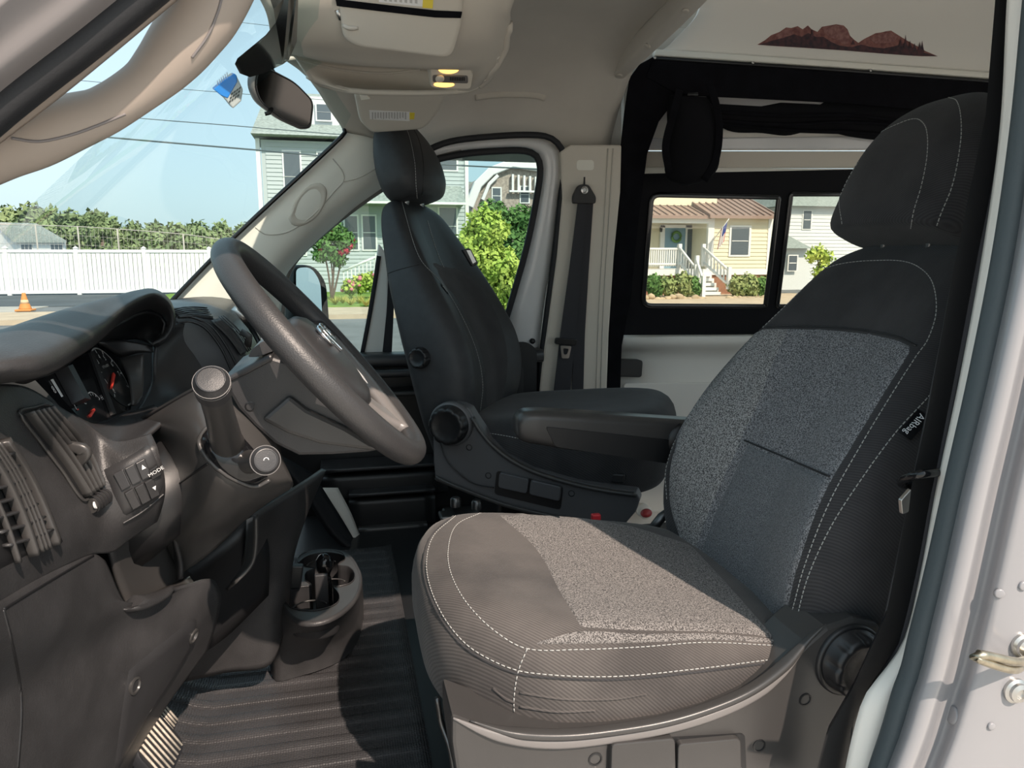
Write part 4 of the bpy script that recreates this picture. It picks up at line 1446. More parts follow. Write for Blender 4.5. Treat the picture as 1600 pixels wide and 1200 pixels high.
# ---- knee panel, cubby
kp = surf('knee_panel', [
    [X_(-90, 985, -.345), X_(0, 940, -.345), X_(60, 905, -.342), X_(120, 876, -.338), X_(148, 866, -.336), X_(165, 876, -.335)],
    [X_(-90, 1040, -.345), X_(0, 1005, -.343), X_(75, 972, -.338), X_(140, 945, -.33), X_(180, 935, -.32), X_(206, 948, -.31)],
    [(-90, 1130, -.50), (20, 1075, -.39), (110, 1030, -.28), (190, 985, -.17), (245, 958, -.09), (300, 912, .0)],
    [(-90, 1190, -.50), (30, 1130, -.39), (120, 1090, -.28), (200, 1040, -.17), (278, 985, -.06), (332, 905, .05)],
    [(-90, 1260, -.50), (40, 1190, -.39), (120, 1150, -.28), (200, 1110, -.17), (288, 1010, -.03), (346, 930, .07)],
    [(-90, 1330, -.49), (50, 1260, -.38), (120, 1230, -.27), (188, 1185, -.16), (268, 1065, -.01), (338, 975, .09)],
    [(-90, 1400, -.46), (50, 1330, -.36), (120, 1310, -.25), (165, 1280, -.14), (250, 1120, .02), (325, 1015, .11)]], M['plastic_rough'], dash, nu=50, nv=44, solid=.012)
bvk = bvh_of(kp)
seam('panel_line', bvk, [(6, 952), (18, 1000), (30, 1060), (34, 1110), (28, 1200)], M['plastic_black'], kp, r=.0025, lift=-.0012)
seam('panel_line', bvk, [(6, 952), (50, 925), (100, 895), (146, 868)], M['plastic_black'], kp, r=.0022, lift=-.001)
patch('service_hatch', bvk, [(200, 1047), (255, 1000), (311, 957)], [(176, 1215), (200, 1170), (235, 1100)], [(200, 1047), (192, 1090), (184, 1150), (176, 1215)], [(311, 957), (304, 1000), (280, 1040), (235, 1100)], M['plastic'], kp, 16, 16, lift=.004)
for a, b in ((299, 993), (207, 1071)):
    p, n_ = hit(bvk, a, b)
    v, f = lathe_vf(p + n_ * .0045, n_, [(.013, -.004), (.013, .001), (.010, .002), (.008, -.002), (.0005, -.002)], 20)
    obj('hatch_screw', v, f, M['plastic_satin'], kp, auto=40)
surf('cubby_wall', [[(172, 855, -.12), (205, 835, -.06), (246, 796, .02)], [(185, 905, -.10), (225, 880, -.02), (272, 870, .06)], [(205, 952, -.09), (250, 935, .0), (300, 898, .08)]], M['plastic_satin'], dash, nu=10, nv=10, solid=.006)
surf('cubby_floor', [[(196, 940, -.10), (240, 925, -.02), (296, 900, .06)], [(216, 962, -.12), (255, 945, -.06), (305, 912, .02)]], M['plastic_satin'], dash, nu=6, nv=10, solid=.006)
surf('cubby_cheek', [[(246, 796, .02), (262, 838, .04), (272, 880, .06), (268, 908, .08)], [(258, 800, -.02), (270, 840, .0), (280, 880, .02), (280, 905, .02)]], M['plastic_rough'], dash, nu=5, nv=12, solid=.006)
# dark pocket right of the cubby and the leg of the centre console
surf('pocket_back', [[(260, 905, .14), (320, 870, .20), (400, 800, .26)], [(280, 960, .16), (340, 930, .22), (420, 850, .28)], [(320, 1020, .18), (360, 990, .24), (420, 930, .30)]], M['plastic_black'], dash, nu=8, nv=10, solid=.006)
surf('pocket_edge', [[(385, 812, .16), (383, 850, .16), (378, 885, .16), (352, 920, .14)], [(398, 806, .10), (398, 850, .10), (392, 880, .10), (366, 908, .09)]], M['plastic_satin'], dash, nu=5, nv=14, solid=.006)

con = thing('centre_console', 'lower centre console with cup holders reaching down to the floor mat', 'console', (-.05, .5, .605))
leg = surf('console_leg', [
    [(398, 806, .20), (385, 880, .24), (352, 950, .27), (318, 1010, .29), (286, 1066, .31)],
    [(440, 780, .28), (420, 860, .30), (395, 935, .32), (372, 1000, .33), (350, 1052, .34)],
    [(480, 755, .36), (452, 850, .35), (436, 930, .345), (428, 990, .345), (425, 1036, .345)],
    [(510, 735, .46), (482, 800, .44), (462, 860, .42), (455, 905, .42), (452, 940, .42)]], M['plastic_rough'], con, nu=24, nv=30, solid=.012)
# cup holder body: outline on the rim plane, lower outline on the floor
ZR = plane_z(.83)
rim = [(442, 948), (444, 915), (458, 880), (478, 862), (510, 856), (542, 862), (561, 884), (566, 906), (557, 934), (532, 958), (500, 972), (468, 972)]
rim3 = cr([P(a, b, ZR) for a, b in rim], 64, closed=True)
cen = rim3.mean(0)
bot = [(430, 1035), (420, 1000), (430, 950), (470, 905), (510, 890), (550, 900), (566, 920), (566, 945), (556, 978), (535, 1002), (500, 1018), (465, 1028)]
bot3 = cr([P(a, b, plane_z(.66)) for a, b in bot], 64, closed=True)
secs = [rim3 + (cen - rim3) * .10 + np.array([0, 0, -.004]), rim3 + (cen - rim3) * .03, rim3 + np.array([0, 0, -.008]), rim3 * .85 + bot3 * .15, rim3 * .5 + bot3 * .5, bot3, bot3 * np.array([1, 1, 0]) + np.array([0, 0, .612])]
v, f = loft_vf([list(s) for s in secs], cap=False)
obj('cup_holder_body', v, f, M['plastic_rough'], con)
# top deck with three round wells
clover = [(464, 877), (474, 864), (503, 859), (533, 863), (540, 873), (528, 883), (545, 886), (555, 897), (549, 911), (528, 917), (520, 916), (530, 930), (528, 942), (514, 950), (488, 955),
          (456, 951), (445, 938), (449, 926), (470, 918), (487, 916), (476, 906), (479, 894), (492, 888), (476, 885)]
ZD = plane_z(.827)
cl3 = cr([P(a_, b_, ZD) for a_, b_ in clover], 96, closed=True)
bm = bmesh.new()
eds = []
for loop in (rim3 + (cen - rim3) * .07 + np.array([0, 0, -.003]), cl3):
    lp = [bm.verts.new((float(p[0]), float(p[1]), .827)) for p in loop]
    eds += [bm.edges.new((lp[i], lp[(i + 1) % len(lp)])) for i in range(len(lp))]
bmesh.ops.triangle_fill(bm, edges=eds, use_beauty=True)
bm.verts.index_update()
vv = [tuple(q.co) for q in bm.verts]
ff = [tuple(q.index for q in fc.verts) for fc in bm.faces]
bm.free()
obj('cup_deck', vv, ff, M['plastic_satin'], con, smooth=False)
c3 = cl3.mean(0)
secs = [[p + np.array([0, 0, dz]) + (c3 - p) * k for p in cl3] for dz, k in ((.001, 0), (.003, .01), (.001, .025), (-.015, .03), (-.07, .06), (-.078, .10))]
v, f = loft_vf(secs, cap=False)
obj('cup_well', v, f, M['plastic'], con)
obj('well_floor', secs[-1], [tuple(range(96))], M['plastic'], con, smooth=False)
for a_, b_, r_ in ((502, 872, .038), (518, 902, .034), (484, 938, .040)):
    c = P(a_, b_, ZD) + np.array([0, 0, -.02])
    v, f = tube_vf([c + np.array([math.cos(t) * r_, math.sin(t) * r_, 0]) for t in np.linspace(.4, 3.4, 20)], .002, 6)
    obj('cup_step', v, f, M['plastic_satin'], con)
# upright lever with egg-shaped knob standing in the wells
cl_ = P(504, 905, plane_z(.79))
secs = []
kc = P(507, 884, .46)
for h, r_ in ((-.105, .016), (-.05, .016), (-.03, .014), (-.025, .012), (-.018, .014), (-.008, .0185), (.004, .0205), (.016, .019), (.026, .013), (.031, .004)):
    secs.append([kc + np.array([math.cos(t) * r_, math.sin(t) * r_, h]) for t in np.linspace(0, 2 * math.pi, 24, endpoint=False)])
v, f = loft_vf(secs)
obj('lever_knob', v, f, M['gloss_black'], con)
v, f = box_vf(P(503, 925, .42), (.030, .012, .09))
obj('divider_fin', v, f, M['plastic'], con, smooth=False, bevel=.003)
v, f = prism_vf([P(a, b, .44) for a, b in [(452, 885), (474, 885), (470, 920), (448, 922)]], (0.0, .02, 0))
obj('ash_tray', v, f, M['plastic_black'], con, smooth=False, bevel=.003)

# ---- floor mat with moulded ribs, pedals
G = []
for y in np.linspace(-.44, 1.21, 420):
    row = []
    for x in np.linspace(-.55, .145, 24):
        z = .606
        ph = (y + .02) / .062 * 2 * math.pi
        amp = .0045 if -.42 < x < .12 else 0
        z += amp * (max(0, math.sin(ph)) ** .6) * (1 if y > -.30 else .6)
        up_ = max(0.0, (-.30 - x) / .25)
        z += .16 * up_ ** 1.6
        if x > .125:
            z += .006
        row.append(np.array([x, y, z]))
    G.append(row)
v, f = grid_vf(G)
mt_o = obj('floor_mat', v, f, M['rubber_mat'], None)
tag(mt_o, 'black ribbed rubber floor mat lying in the cab footwell', 'floor mat')
md = mt_o.modifiers.new('thickness', 'SOLIDIFY')
md.thickness = .005
md.offset = -1

ped = thing('brake_pedal', 'large brake pedal with metal striped rubber pad at the bottom edge', 'pedal', P(255, 1180, plane_z(.62)))
pc = P(252, 1168, -.02)
ex, ey_ = np.array([.50, .0, -.85]), np.array([.12, 1.0, .05])
ex /= np.linalg.norm(ex)
ey_ -= ex * (ex @ ey_)
ey_ /= np.linalg.norm(ey_)
en_ = np.cross(ex, ey_)
if en_ @ (CAM - pc) < 0:
    en_ = -en_


def pad(par, c, w, h, th, n):
    secs = [[c + ey_ * a * k_ + ex * b * k_ + en_ * d for a, b in rrect(w, h, min(w, h) * .22, 4)] for d, k_ in ((-th, .96), (-th * .2, 1.0), (0, .97))]
    v, f = loft_vf(secs)
    obj('pad', v, f, M['rubber'], par, auto=40)
    for i in range(n):
        o_ = (i - (n - 1) / 2) * w * .88 / n
        v, f = sweep_vf([c + ey_ * o_ - ex * h * .42 + en_ * .001, c + ey_ * o_ + ex * h * .42 + en_ * .001], rrect(.0032, .0035, .001, 2), hint=en_)
        obj('grip_rib', v, f, M['worn_rib'], par)
    v, f = sweep_vf([c - en_ * .01, c - en_ * .10 + np.array([-.08, 0, .10]), c + np.array([-.2, 0, .35])], rrect(.025, .012, .004, 2))
    obj('arm', v, f, M['metal_dark'], par)


pad(ped, pc, .105, .085, .018, 8)
ped2 = thing('parking_brake_pedal', 'small ribbed pedal pad half hidden behind the brake pedal', 'pedal', P(258, 1130, plane_z(.62)))
pad(ped2, P(262, 1124, .10), .05, .045, .014, 5)

# ---- steering column, stalks, wheel
col = thing('steering_shroud', 'dark steering column shroud behind the steering wheel with two control stalks', 'shroud', (-.2, 0, 1.25))
YC = -.118
shr = [(345, 592), (385, 575), (424, 557), (452, 566), (490, 600), (545, 650), (598, 695), (603, 702), (575, 707), (520, 711), (467, 712), (430, 694), (397, 665), (372, 638)]
slab('shroud', shr, YC, .236, M['plastic'], col, bevel=.014)
slab('shroud_cheek', [(408, 656), (452, 618), (480, 640), (540, 668), (602, 706), (560, 702), (500, 694), (450, 678)], YC - .012, .03, M['plastic_satin'], col, bevel=.006)
slab('shroud_cap', [(346, 594), (382, 574), (424, 553), (427, 563), (388, 584), (350, 601)], YC - .006, .24, M['plastic'], col, bevel=.004)
v, f = prism_vf([P(a, b, -.11) for a, b in rpoly([(387, 558, 4), (394, 545, 5), (412, 532, 5), (425, 538, 3), (427, 549, 3), (402, 558, 4)], 4, 3)], (0, .09, 0))
obj('tilt_lever', v, f, M['plastic'], col, smooth=False, bevel=.005)
v, f = lathe_vf(P(391, 635, YC), (0, -1, 0), [(.008, -.004), (.008, .0005), (.006, .0015), (.0055, -.002), (.0005, -.002)], 14)
obj('screw', v, f, M['plastic_black'], col, auto=40)
v, f = tube_vf([np.array([-.24, .0, 1.26]), np.array([-.40, .0, 1.13])], .07, 16)
obj('column_tube', v, f, M['plastic_black'], col)


def stalk(pb, Yb, pt, Yt, r0, r1, cap, name):
    a, b = P(*pb, Yb), P(*pt, Yt)
    t = (b - a) / np.linalg.norm(b - a)
    L = np.linalg.norm(b - a)
    v, f = lathe_vf(a, t, [(r0 * .7, -.02), (r0 * 1.15, 0), (r0, L * .12), (r1, L * .55), (r1 * 1.0, L * .84)], 24)
    o = obj(name, v, f, M['plastic_satin'], col, auto=50)
    v, f = lathe_vf(a + t * L * .83, t, [(r1 * .95, 0), (cap, .003), (cap, L * .12), (cap * .97, L * .135), (cap * .80, L * .16), (cap * .78, L * .17), (cap * .72, L * .172), (cap * .70, L * .166), (.0005, L * .170)], 28)
    obj('stalk_end', v, f, M['plastic'], o, auto=40)
    for k in (.10, .125):
        v, f = lathe_vf(a + t * L * (.83 + k), t, [(cap * 1.012, 0), (cap * 1.012, .0012)], 28)
        obj('end_ring', v, f, M['plastic_grey'], o, auto=40)
    return o, a + t * L * 1.003, t


s1, e1, t1 = stalk((356, 697), -.145, (329, 592), -.335, .022, .0185, .0215, 'wiper_stalk')
s2, e2, t2 = stalk((388, 722), -.15, (416, 719), -.275, .017, .015, .0195, 'cruise_stalk')
text('symbol', 'O', M['white_print'], s2, e2 - t2 * .0005, np.cross(t2, np.array([0, 0, 1.0])) * -1, (0, 0, 1), .010)

cW = np.array([-.0249, 0, 1.4415])
tl = math.radians(130.4)
eyw = np.array([.0479, .9989, 0])
eu = np.array([math.cos(tl), 0, math.sin(tl)])
eu = eu - eyw * (eu @ eyw)
eu /= np.linalg.norm(eu)
enw = np.cross(eyw, eu)
RW = .2192
whl = thing('steering_wheel', 'black grained steering wheel with chrome emblem on its hub', 'steering wheel', cW)


def w3(y, u, n):
    return cW + eyw * y + eu * u + enw * n


ringp = [w3(RW * math.sin(a), RW * math.cos(a), .0) for a in np.linspace(0, 2 * math.pi, 96, endpoint=False)]
v, f = sweep_vf(ringp, circ(.0215, 20, .0200), hint=enw, closed=True)
obj('rim', v, f, M['wheel_rim'], whl)
# hub pad
secs = []
hubo = [(-.085, .075), (-.03, .088), (.03, .088), (.085, .075), (.105, .03), (.098, -.03), (.07, -.085), (.03, -.112), (-.03, -.112), (-.07, -.085), (-.098, -.03), (-.105, .03)]
ho = cr([np.array([a, b, 0]) for a, b in hubo], 60, closed=True)
for k, n_ in ((.90, -.055), (1.0, -.04), (1.0, -.012), (.97, .0), (.85, .008), (.6, .014), (.3, .017), (.02, .018)):
    secs.append([w3(p[0] * k * .94, p[1] * k * .94 - .004, n_ + .002) for p in ho])
v, f = loft_vf(secs)
obj('airbag_cover', v, f, M['plastic'], whl)


def spoke(y0, u0, y1, u1, w0, w1, mt, name='spoke', n0=-.018, n1=.006):
    a, b = w3(y0, u0, n0), w3(y1, u1, n1)
    pts = cr([a, (a + b) / 2 + enw * -.006, b], 14)
    sc_ = [1.0] * 14
    v, f = [], []
    secs = []
    d = (b - a) / np.linalg.norm(b - a)
    side = np.cross(enw, d)
    for i, p in enumerate(pts):
        w = w0 + (w1 - w0) * (i / 13) + .012 * abs(i / 13 - .4)
        secs.append([p + side * x + enw * z for x, z in rrect(w, .022, .009, 4)])
    v, f = loft_vf(secs)
    return obj(name, v, f, mt, whl)


spoke(.08, .02, .218, .012, .085, .055, M['plastic'])
spoke(-.08, .02, -.218, .012, .085, .055, M['plastic'])
spoke(.045, -.09, .082, -.205, .055, .05, M['plastic_grey'])
spoke(-.045, -.09, -.082, -.205, .055, .05, M['plastic_grey'])
for sg in (-1, 1):
    secs = []
    for a in np.linspace(math.radians(88), math.radians(166), 24):
        r0, r1 = .150 + .02 * abs(math.cos(a)) , .204
        w_ = math.sin((a - math.radians(88)) / math.radians(78) * math.pi) ** .5
        r0 = r1 - (r1 - r0) * (.35 + .65 * w_)
        secs.append([w3(sg * r_ * math.sin(a), r_ * math.cos(a), n_) for r_, n_ in ((r0, -.012), (r1, -.012), (r1, .012), ((r0 + r1) / 2, .010), (r0, .004))])
    v, f = loft_vf(secs)
    obj('spoke_trim', v, f, M['plastic_grey'], whl)
# emblem: chrome horned head
em = []
for s_ in (-1, 1):
    pts = [w3(s_ * a, .012 + b, .0225) for a, b in [(.006, .020), (.020, .026), (.034, .020), (.038, .004), (.030, -.008), (.020, -.004), (.020, .006)]]
    v, f = tube_vf(cr(pts, 30), [.0052 - .0028 * i / 29 for i in range(30)], 8)
    obj('emblem_horn', v, f, M['chrome'], whl)
v, f = prism_vf([w3(a, .012 + b, .020) for a, b in [(-.010, .022), (.010, .022), (.013, .008), (.008, -.012), (.006, -.026), (-.006, -.026), (-.008, -.012), (-.013, .008)]], tuple(enw * .006))
obj('emblem_head', v, f, M['chrome'], whl, smooth=False, bevel=.0015)
# airbag pictogram outline
for y0, u0, y1, u1 in ((.040, -.072, .062, -.060), (.040, -.072, .034, -.088), (.034, -.088, .056, -.078), (.062, -.060, .056, -.078), (.046, -.082, .050, -.066)):
    v, f = sweep_vf([w3(y0, u0, .0125), w3(y1, u1, .0125)], rrect(.0012, .0012, .0004, 1))
    obj('pictogram', v, f, M['grey_print'], whl)
# ------------------------------------------------------------------ seats
def se(c, p):
    return math.copysign(abs(c) ** (2.0 / p), c)


class Seat:
    def __init__(self, J, ang, recline):
        self.J = np.asarray(J, float)
        a = math.radians(ang)
        self.f = np.array([math.cos(a), math.sin(a), 0.0])
        self.l = np.array([math.sin(a), -math.cos(a), 0.0])     # for a seat facing -X this is +Y
        t = math.radians(recline)
        self.u = np.array([0, 0, 1.0])
        self.a = -math.sin(t) * self.f + math.cos(t) * self.u
        self.n = math.cos(t) * self.f + math.sin(t) * self.u

    def W(self, f, l, z):
        return self.J + self.f * f + self.l * l + self.u * z

    def B(self, s, w, d):
        return self.J + self.a * s + self.l * w + self.n * d


BACK = [  # s, half width, centre front depth, bolster, back depth
    (-0.075, .20, -.050, .00, -.085), (-0.06, .235, -.035, .00, -.10), (-0.02, .27, -.010, .012, -.11), (.04, .285, .018, .030, -.112),
    (.10, .300, .040, .044, -.11), (.18, .306, .058, .054, -.105), (.27, .304, .064, .056, -.10), (.36, .298, .056, .050, -.095),
    (.45, .285, .044, .042, -.09), (.54, .264, .032, .032, -.087), (.62, .234, .022, .022, -.084), (.69, .208, .014, .012, -.08),
    (.74, .180, .004, .006, -.076), (.772, .148, -.010, .0, -.07), (.79, .105, -.024, .0, -.06), (.796, .06, -.034, 0, -.05)]


def seat_back(S, name, mt, parent, K=88, tab=BACK, pp=4.2):
    secs = []
    rows = cr([np.array(r) for r in tab], 64)
    for s, Wd, dc, bo, db in rows:
        loop = []
        mid = (dc + db) / 2
        hf, hb = dc - mid, mid - db
        for i in range(K):
            ph = 2 * math.pi * i / K
            x, y = se(math.cos(ph), pp), se(math.sin(ph), pp)
            w = Wd * x
            d = mid + (hf * y if y > 0 else hb * y)
            if y > 0:
                q = abs(x)
                d += bo * 1.15 * min(1.0, max(0.0, (q - .27) / .58)) * min(1.0, y * 1.15)
            loop.append(S.B(s, w, d))
        secs.append(loop)
    v, f = loft_vf(secs)
    return obj(name, v, f, mt, parent)


HEAD = [(.780, .120, .055, -.040), (.782, .150, .078, -.055), (.79, .163, .086, -.064), (.805, .168, .090, -.070), (.84, .170, .092, -.072), (.90, .170, .094, -.074),
        (.96, .162, .088, -.070), (1.01, .144, .074, -.062), (1.045, .108, .056, -.048), (1.063, .074, .038, -.032), (1.07, .03, .018, -.012)]


def head_rest(S, name, mt, parent, ds=0.0, K=64, ws=1.0, taper=0.0):
    secs = []
    for s, Wd, df, db in cr([np.array(r) for r in HEAD], 40):
        tp = 1 - taper * max(0.0, (s - .86) / .21) ** 1.6 - taper * .6 * max(0.0, (.84 - s) / .06) ** 1.5
        Wd, df, db = Wd * tp, df * tp, db * tp
        mid = (df + db) / 2
        h = (df - db) / 2
        secs.append([S.B(s + ds, ws * Wd * se(math.cos(2 * math.pi * i / K), 3.2), mid + h * se(math.sin(2 * math.pi * i / K), 2.9)) for i in range(K)])
    v, f = loft_vf(secs)
    return obj(name, v, f, mt, parent)


def cushion(S, name, mt, parent, K=96, zt=0.008, fc=0.292, A=0.335, Wd=0.302, slope=0.165, zb=0.0):
    prof = [(.05, -.092), (.024, -.088), (.008, -.06), (.0, -.01), (.0, .03), (.003, .06), (.010, .082), (.022, .098), (.038, .108),
            (.06, .113), (.09, .113), (.13, .110), (.17, .107), (.21, .105), (.245, .104), (.27, .104)]
    secs = []
    for ins, z in prof:
        loop = []
        for i in range(K):
            ph = 2 * math.pi * i / K
            c, s_ = math.cos(ph), math.sin(ph)
            p = 3.0 if c > 0 else 6.0
            f_ = fc + max(A - ins, .03) * se(c, p)
            l_ = max(Wd - ins, .012) * se(s_, p)
            # the lower front tucks in, the top slopes down to the back
            zz = z + zt + slope * (f_ - 0.36) * (0.55 + 0.45 * min(1, max(0, (z + .07) / .17)))
            if z < -.05:
                zz -= zb
            fr = max(0.0, (f_ - 0.50) / 0.13)
            if z > 0.05:
                zz -= 0.016 * fr * fr
            loop.append(S.W(f_, l_, zz))
        secs.append(loop)
    v, f = loft_vf(secs)
    return obj(name, v, f, mt, parent)


def knob_vf(c, ax, R, h, lobes, n=80, depth=0.10):
    c = np.asarray(c, float)
    ax = np.asarray(ax, float) / np.linalg.norm(ax)
    a, b = frame_dir(ax, np.array([0, 0, 1.0]))
    secs = []
    for r, hh, m_ in ((1.06, 0, 0), (1.06, .18, 0), (1.0, .24, .5), (1.0, .8, 1), (.93, .95, 1), (.78, 1.0, .4), (.70, .93, 0), (.3, .90, 0), (.02, .90, 0)):
        lp = []
        for i in range(n):
            t = 2 * math.pi * i / n
            k = max(0.0, math.cos(lobes * t)) ** 3
            rr = R * r * (1 - depth * m_ * k)
            lp.append(c + ax * hh * h + (a * math.cos(t) + b * math.sin(t)) * rr)
        secs.append(lp)
    return loft_vf(secs)


def screw(parent, c, ax, r, name='screw'):
    v, f = lathe_vf(c, ax, [(r * 1.3, -.004), (r * 1.3, .001), (r, .0015), (r * .9, -.003), (r * .35, -.003), (r * .3, -.0015), (.0001, -.0015)], 14)
    return obj(name, v, f, M['plastic_black'], parent, auto=40)


# ---- driver seat
DS = Seat((.74, 0, .92), 180, 25)
seat_d = thing('driver_seat', 'grey heathered driver seat in the foreground with airbag tag on its side', 'seat', (.45, 0, .60))
cu_d = cushion(DS, 'seat_cushion', M['fabric_worn'], seat_d)
bk_d = seat_back(DS, 'backrest', M['fabric'], seat_d)
hr_d = head_rest(DS, 'headrest', M['fabric'], seat_d)
bv_c, bv_b, bv_h = bvh_of(cu_d), bvh_of(bk_d), bvh_of(hr_d)

patch('back_panel', bv_b, [(1181, 512), (1250, 511), (1330, 515), (1400, 527), (1432, 541)], [(1070, 858), (1130, 930), (1221, 1001)],
      [(1181, 512), (1115, 583), (1068, 645), (1048, 705), (1045, 785), (1070, 858)],
      [(1432, 541), (1396, 600), (1342, 690), (1290, 780), (1253, 880), (1232, 955), (1221, 1001)], M['heather'], bk_d, 40, 30)
patch('bolster_lit_patch', bv_b, [(1181, 513), (1210, 512), (1238, 512)], [(1068, 856), (1076, 864), (1086, 872)],
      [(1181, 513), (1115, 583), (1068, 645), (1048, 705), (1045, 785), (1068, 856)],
      [(1238, 512), (1212, 575), (1190, 640), (1165, 690), (1135, 755), (1108, 815), (1086, 872)], M['heather_lit'], bk_d, 40, 10, lift=.0045)  # overlay that paints the brighter, lit bolster zone onto the back cloth
patch('lumbar_panel', bv_b, [(1166, 690), (1228, 716), (1300, 746)], [(1087, 873), (1140, 935), (1220, 1000)],
      [(1166, 690), (1135, 755), (1108, 815), (1087, 873)], [(1300, 746), (1280, 795), (1250, 880), (1231, 955), (1220, 1000)], M['heather_fine'], bk_d, 30, 16, lift=.0045)
seam('seam', bv_b, [(1180, 511), (1250, 510), (1330, 514), (1400, 526), (1432, 541)], M['plastic_black'], bk_d, r=.0022)
seam('seam', bv_b, [(1165, 689), (1220, 712), (1298, 746)], M['plastic_black'], bk_d, r=.0019, lift=.0040)
stitch('stitching', bv_b, [(1042, 780), (1040, 715), (1062, 640), (1110, 578), (1170, 512), (1228, 452), (1300, 416), (1375, 407), (1425, 412), (1455, 437), (1463, 485),
                           (1450, 530), (1432, 556), (1396, 612), (1345, 696), (1296, 785), (1257, 885), (1238, 955), (1226, 1000)], M['thread'], bk_d, n=220)
stitch('stitching', bv_b, [(1472, 590), (1452, 618), (1400, 675), (1345, 750), (1300, 820), (1265, 895), (1248, 955), (1243, 1000)], M['thread'], bk_d, n=120)
# headrest stitching
stitch('stitching', bv_h, [(1316, 350), (1312, 310), (1332, 255), (1368, 213), (1405, 193), (1433, 186), (1447, 200), (1449, 240), (1440, 290), (1428, 330), (1423, 358)], M['thread'], hr_d, n=140)
stitch('stitching', bv_h, [(1480, 152), (1495, 158), (1502, 190), (1500, 230), (1488, 290), (1470, 335), (1463, 355)], M['thread'], hr_d, n=90)
# headrest posts
for w in (-.06, .06):
    v, f = tube_vf([DS.B(.74, w, -.03), DS.B(.80, w, -.01), DS.B(.86, w, 0)], .008, 10)
    obj('headrest_post', v, f, M['metal_dark'], seat_d)
# cushion panels and seams
patch('seat_panel', bv_c, [(772, 800), (860, 800), (960, 813), (1080, 850)], [(908, 985), (1000, 990), (1110, 990), (1216, 1000)],
      [(772, 801), (835, 858), (875, 930), (908, 985)], [(1080, 850), (1150, 925), (1216, 1000)], M['heather_warm'], cu_d, 24, 36)
patch('seat_panel', bv_c, [(842, 1002), (908, 985.5), (1000, 990), (1110, 990), (1216, 1000)], [(834, 1007), (900, 1007), (1000, 1005), (1110, 1000), (1218, 1006)],
      [(842, 1002), (834, 1007)], [(1216, 1000), (1218, 1006)], M['heather_warm'], cu_d, 9, 36, lift=.0032)
stitch('stitching', bv_c, [(752, 801), (712, 822), (700, 862), (706, 900), (730, 943), (772, 985), (822, 1013), (900, 1015), (1000, 1011), (1100, 1004), (1215, 1009)], M['thread'], cu_d, n=200)
stitch('stitching', bv_c, [(712, 806), (676, 840), (667, 890), (686, 950), (726, 1004), (780, 1037), (828, 1051), (950, 1057), (1080, 1046), (1216, 1029)], M['thread'], cu_d, n=200)
seam('seam', bv_c, [(708, 806), (672, 840), (662, 890), (681, 952), (722, 1008), (778, 1042), (828, 1056), (950, 1062), (1080, 1051), (1216, 1034)], M['fabric'], cu_d, r=.002)
stitch('stitching', bv_c, [(824, 1013), (810, 1048), (803, 1095), (806, 1135)], M['thread'], cu_d, n=50)
for pix in ([(812, 1082), (880, 1092), (960, 1092), (1010, 1084)], [(812, 1104), (870, 1112), (930, 1110)], [(770, 1075), (790, 1092), (804, 1098)], [(760, 1098), (785, 1112), (803, 1116)]):
    seam('cloth_fold', bv_c, pix, M['fabric_worn'], cu_d, r=.0022, n=30)
# airbag tag sewn into the outer seam of the backrest
pa, na = hit(bv_b, 1404, 671)
pb, nb = hit(bv_b, 1431, 641)
ax_t = (pb - pa) / np.linalg.norm(pb - pa)
out_t = np.array([.60, -.75, -.45])
out_t -= ax_t * (out_t @ ax_t)
out_t /= np.linalg.norm(out_t)
mid_t = (pa + pb) / 2
q = [mid_t + ax_t * x + out_t * y for x, y in ((-.025, -.002), (.025, -.002), (.025, .024), (-.025, .024))]
tn = np.cross(ax_t, out_t)
if tn @ (CAM - mid_t) < 0:
    tn = -tn
v, f = prism_vf(q, -tn * .0012)
tg = obj('airbag_tag', v, f, M['gloss_black'], bk_d, smooth=False)
tg['label'] = 'small black tag reading airbag'
text('lettering', 'AIRbag', M['white_print'], bk_d, mid_t + out_t * .012 + tn * .0012, -ax_t, out_t, .0145)

# side shield of the base
YS = -.325
shield = [(706, 1118), (760, 1138), (820, 1150), (880, 1152), (960, 1144), (1040, 1130), (1110, 1110), (1170, 1083), (1222, 1046), (1262, 1006), (1292, 980),
          (1335, 966), (1372, 975), (1395, 1010), (1388, 1060), (1362, 1100), (1345, 1150), (1325, 1210), (1315, 1290), (730, 1290), (716, 1230), (706, 1160)]
slab('side_shield', shield, YS, .10, M['plastic_satin'], seat_d, bevel=.006)
bp_ = [P(a, b, YS - .002) for a, b in [(708, 1122), (760, 1144), (820, 1158), (880, 1161), (960, 1152), (1040, 1138), (1110, 1118), (1172, 1090), (1222, 1054), (1252, 1022)]]
v, f = sweep_vf(cr(bp_, 60), rrect(.016, .012, .005, 3), hint=(0, 0, 1), scale=[min(1, .15 + i / 9, .15 + (59 - i) / 9) for i in range(60)])
obj('trim_band', v, f, M['plastic_grey'], seat_d)
bp_ = [P(a, b, YS - .001) for a, b in [(735, 1126), (800, 1144), (880, 1148), (960, 1140), (1040, 1126), (1110, 1105), (1172, 1078), (1222, 1042), (1262, 1000), (1290, 975)]]
v, f = sweep_vf(cr(bp_, 60), rrect(.012, .02, .005, 3), hint=(0, 0, 1), scale=[min(1, .15 + i / 9, .15 + (59 - i) / 9) for i in range(60)])
obj('trim_band', v, f, M['plastic_satin'], seat_d)
v, f = lathe_vf(P(1326, 1030, YS), (0, -1, 0), [(.060, -.02), (.060, .004), (.056, .008), (.050, .004)], 40)
obj('knob_housing', v, f, M['plastic_black'], seat_d)
v, f = knob_vf(P(1328, 1030, YS - .004), (0, -1, 0), .050, .036, 9)
obj('recline_knob', v, f, M['plastic_black'], seat_d)
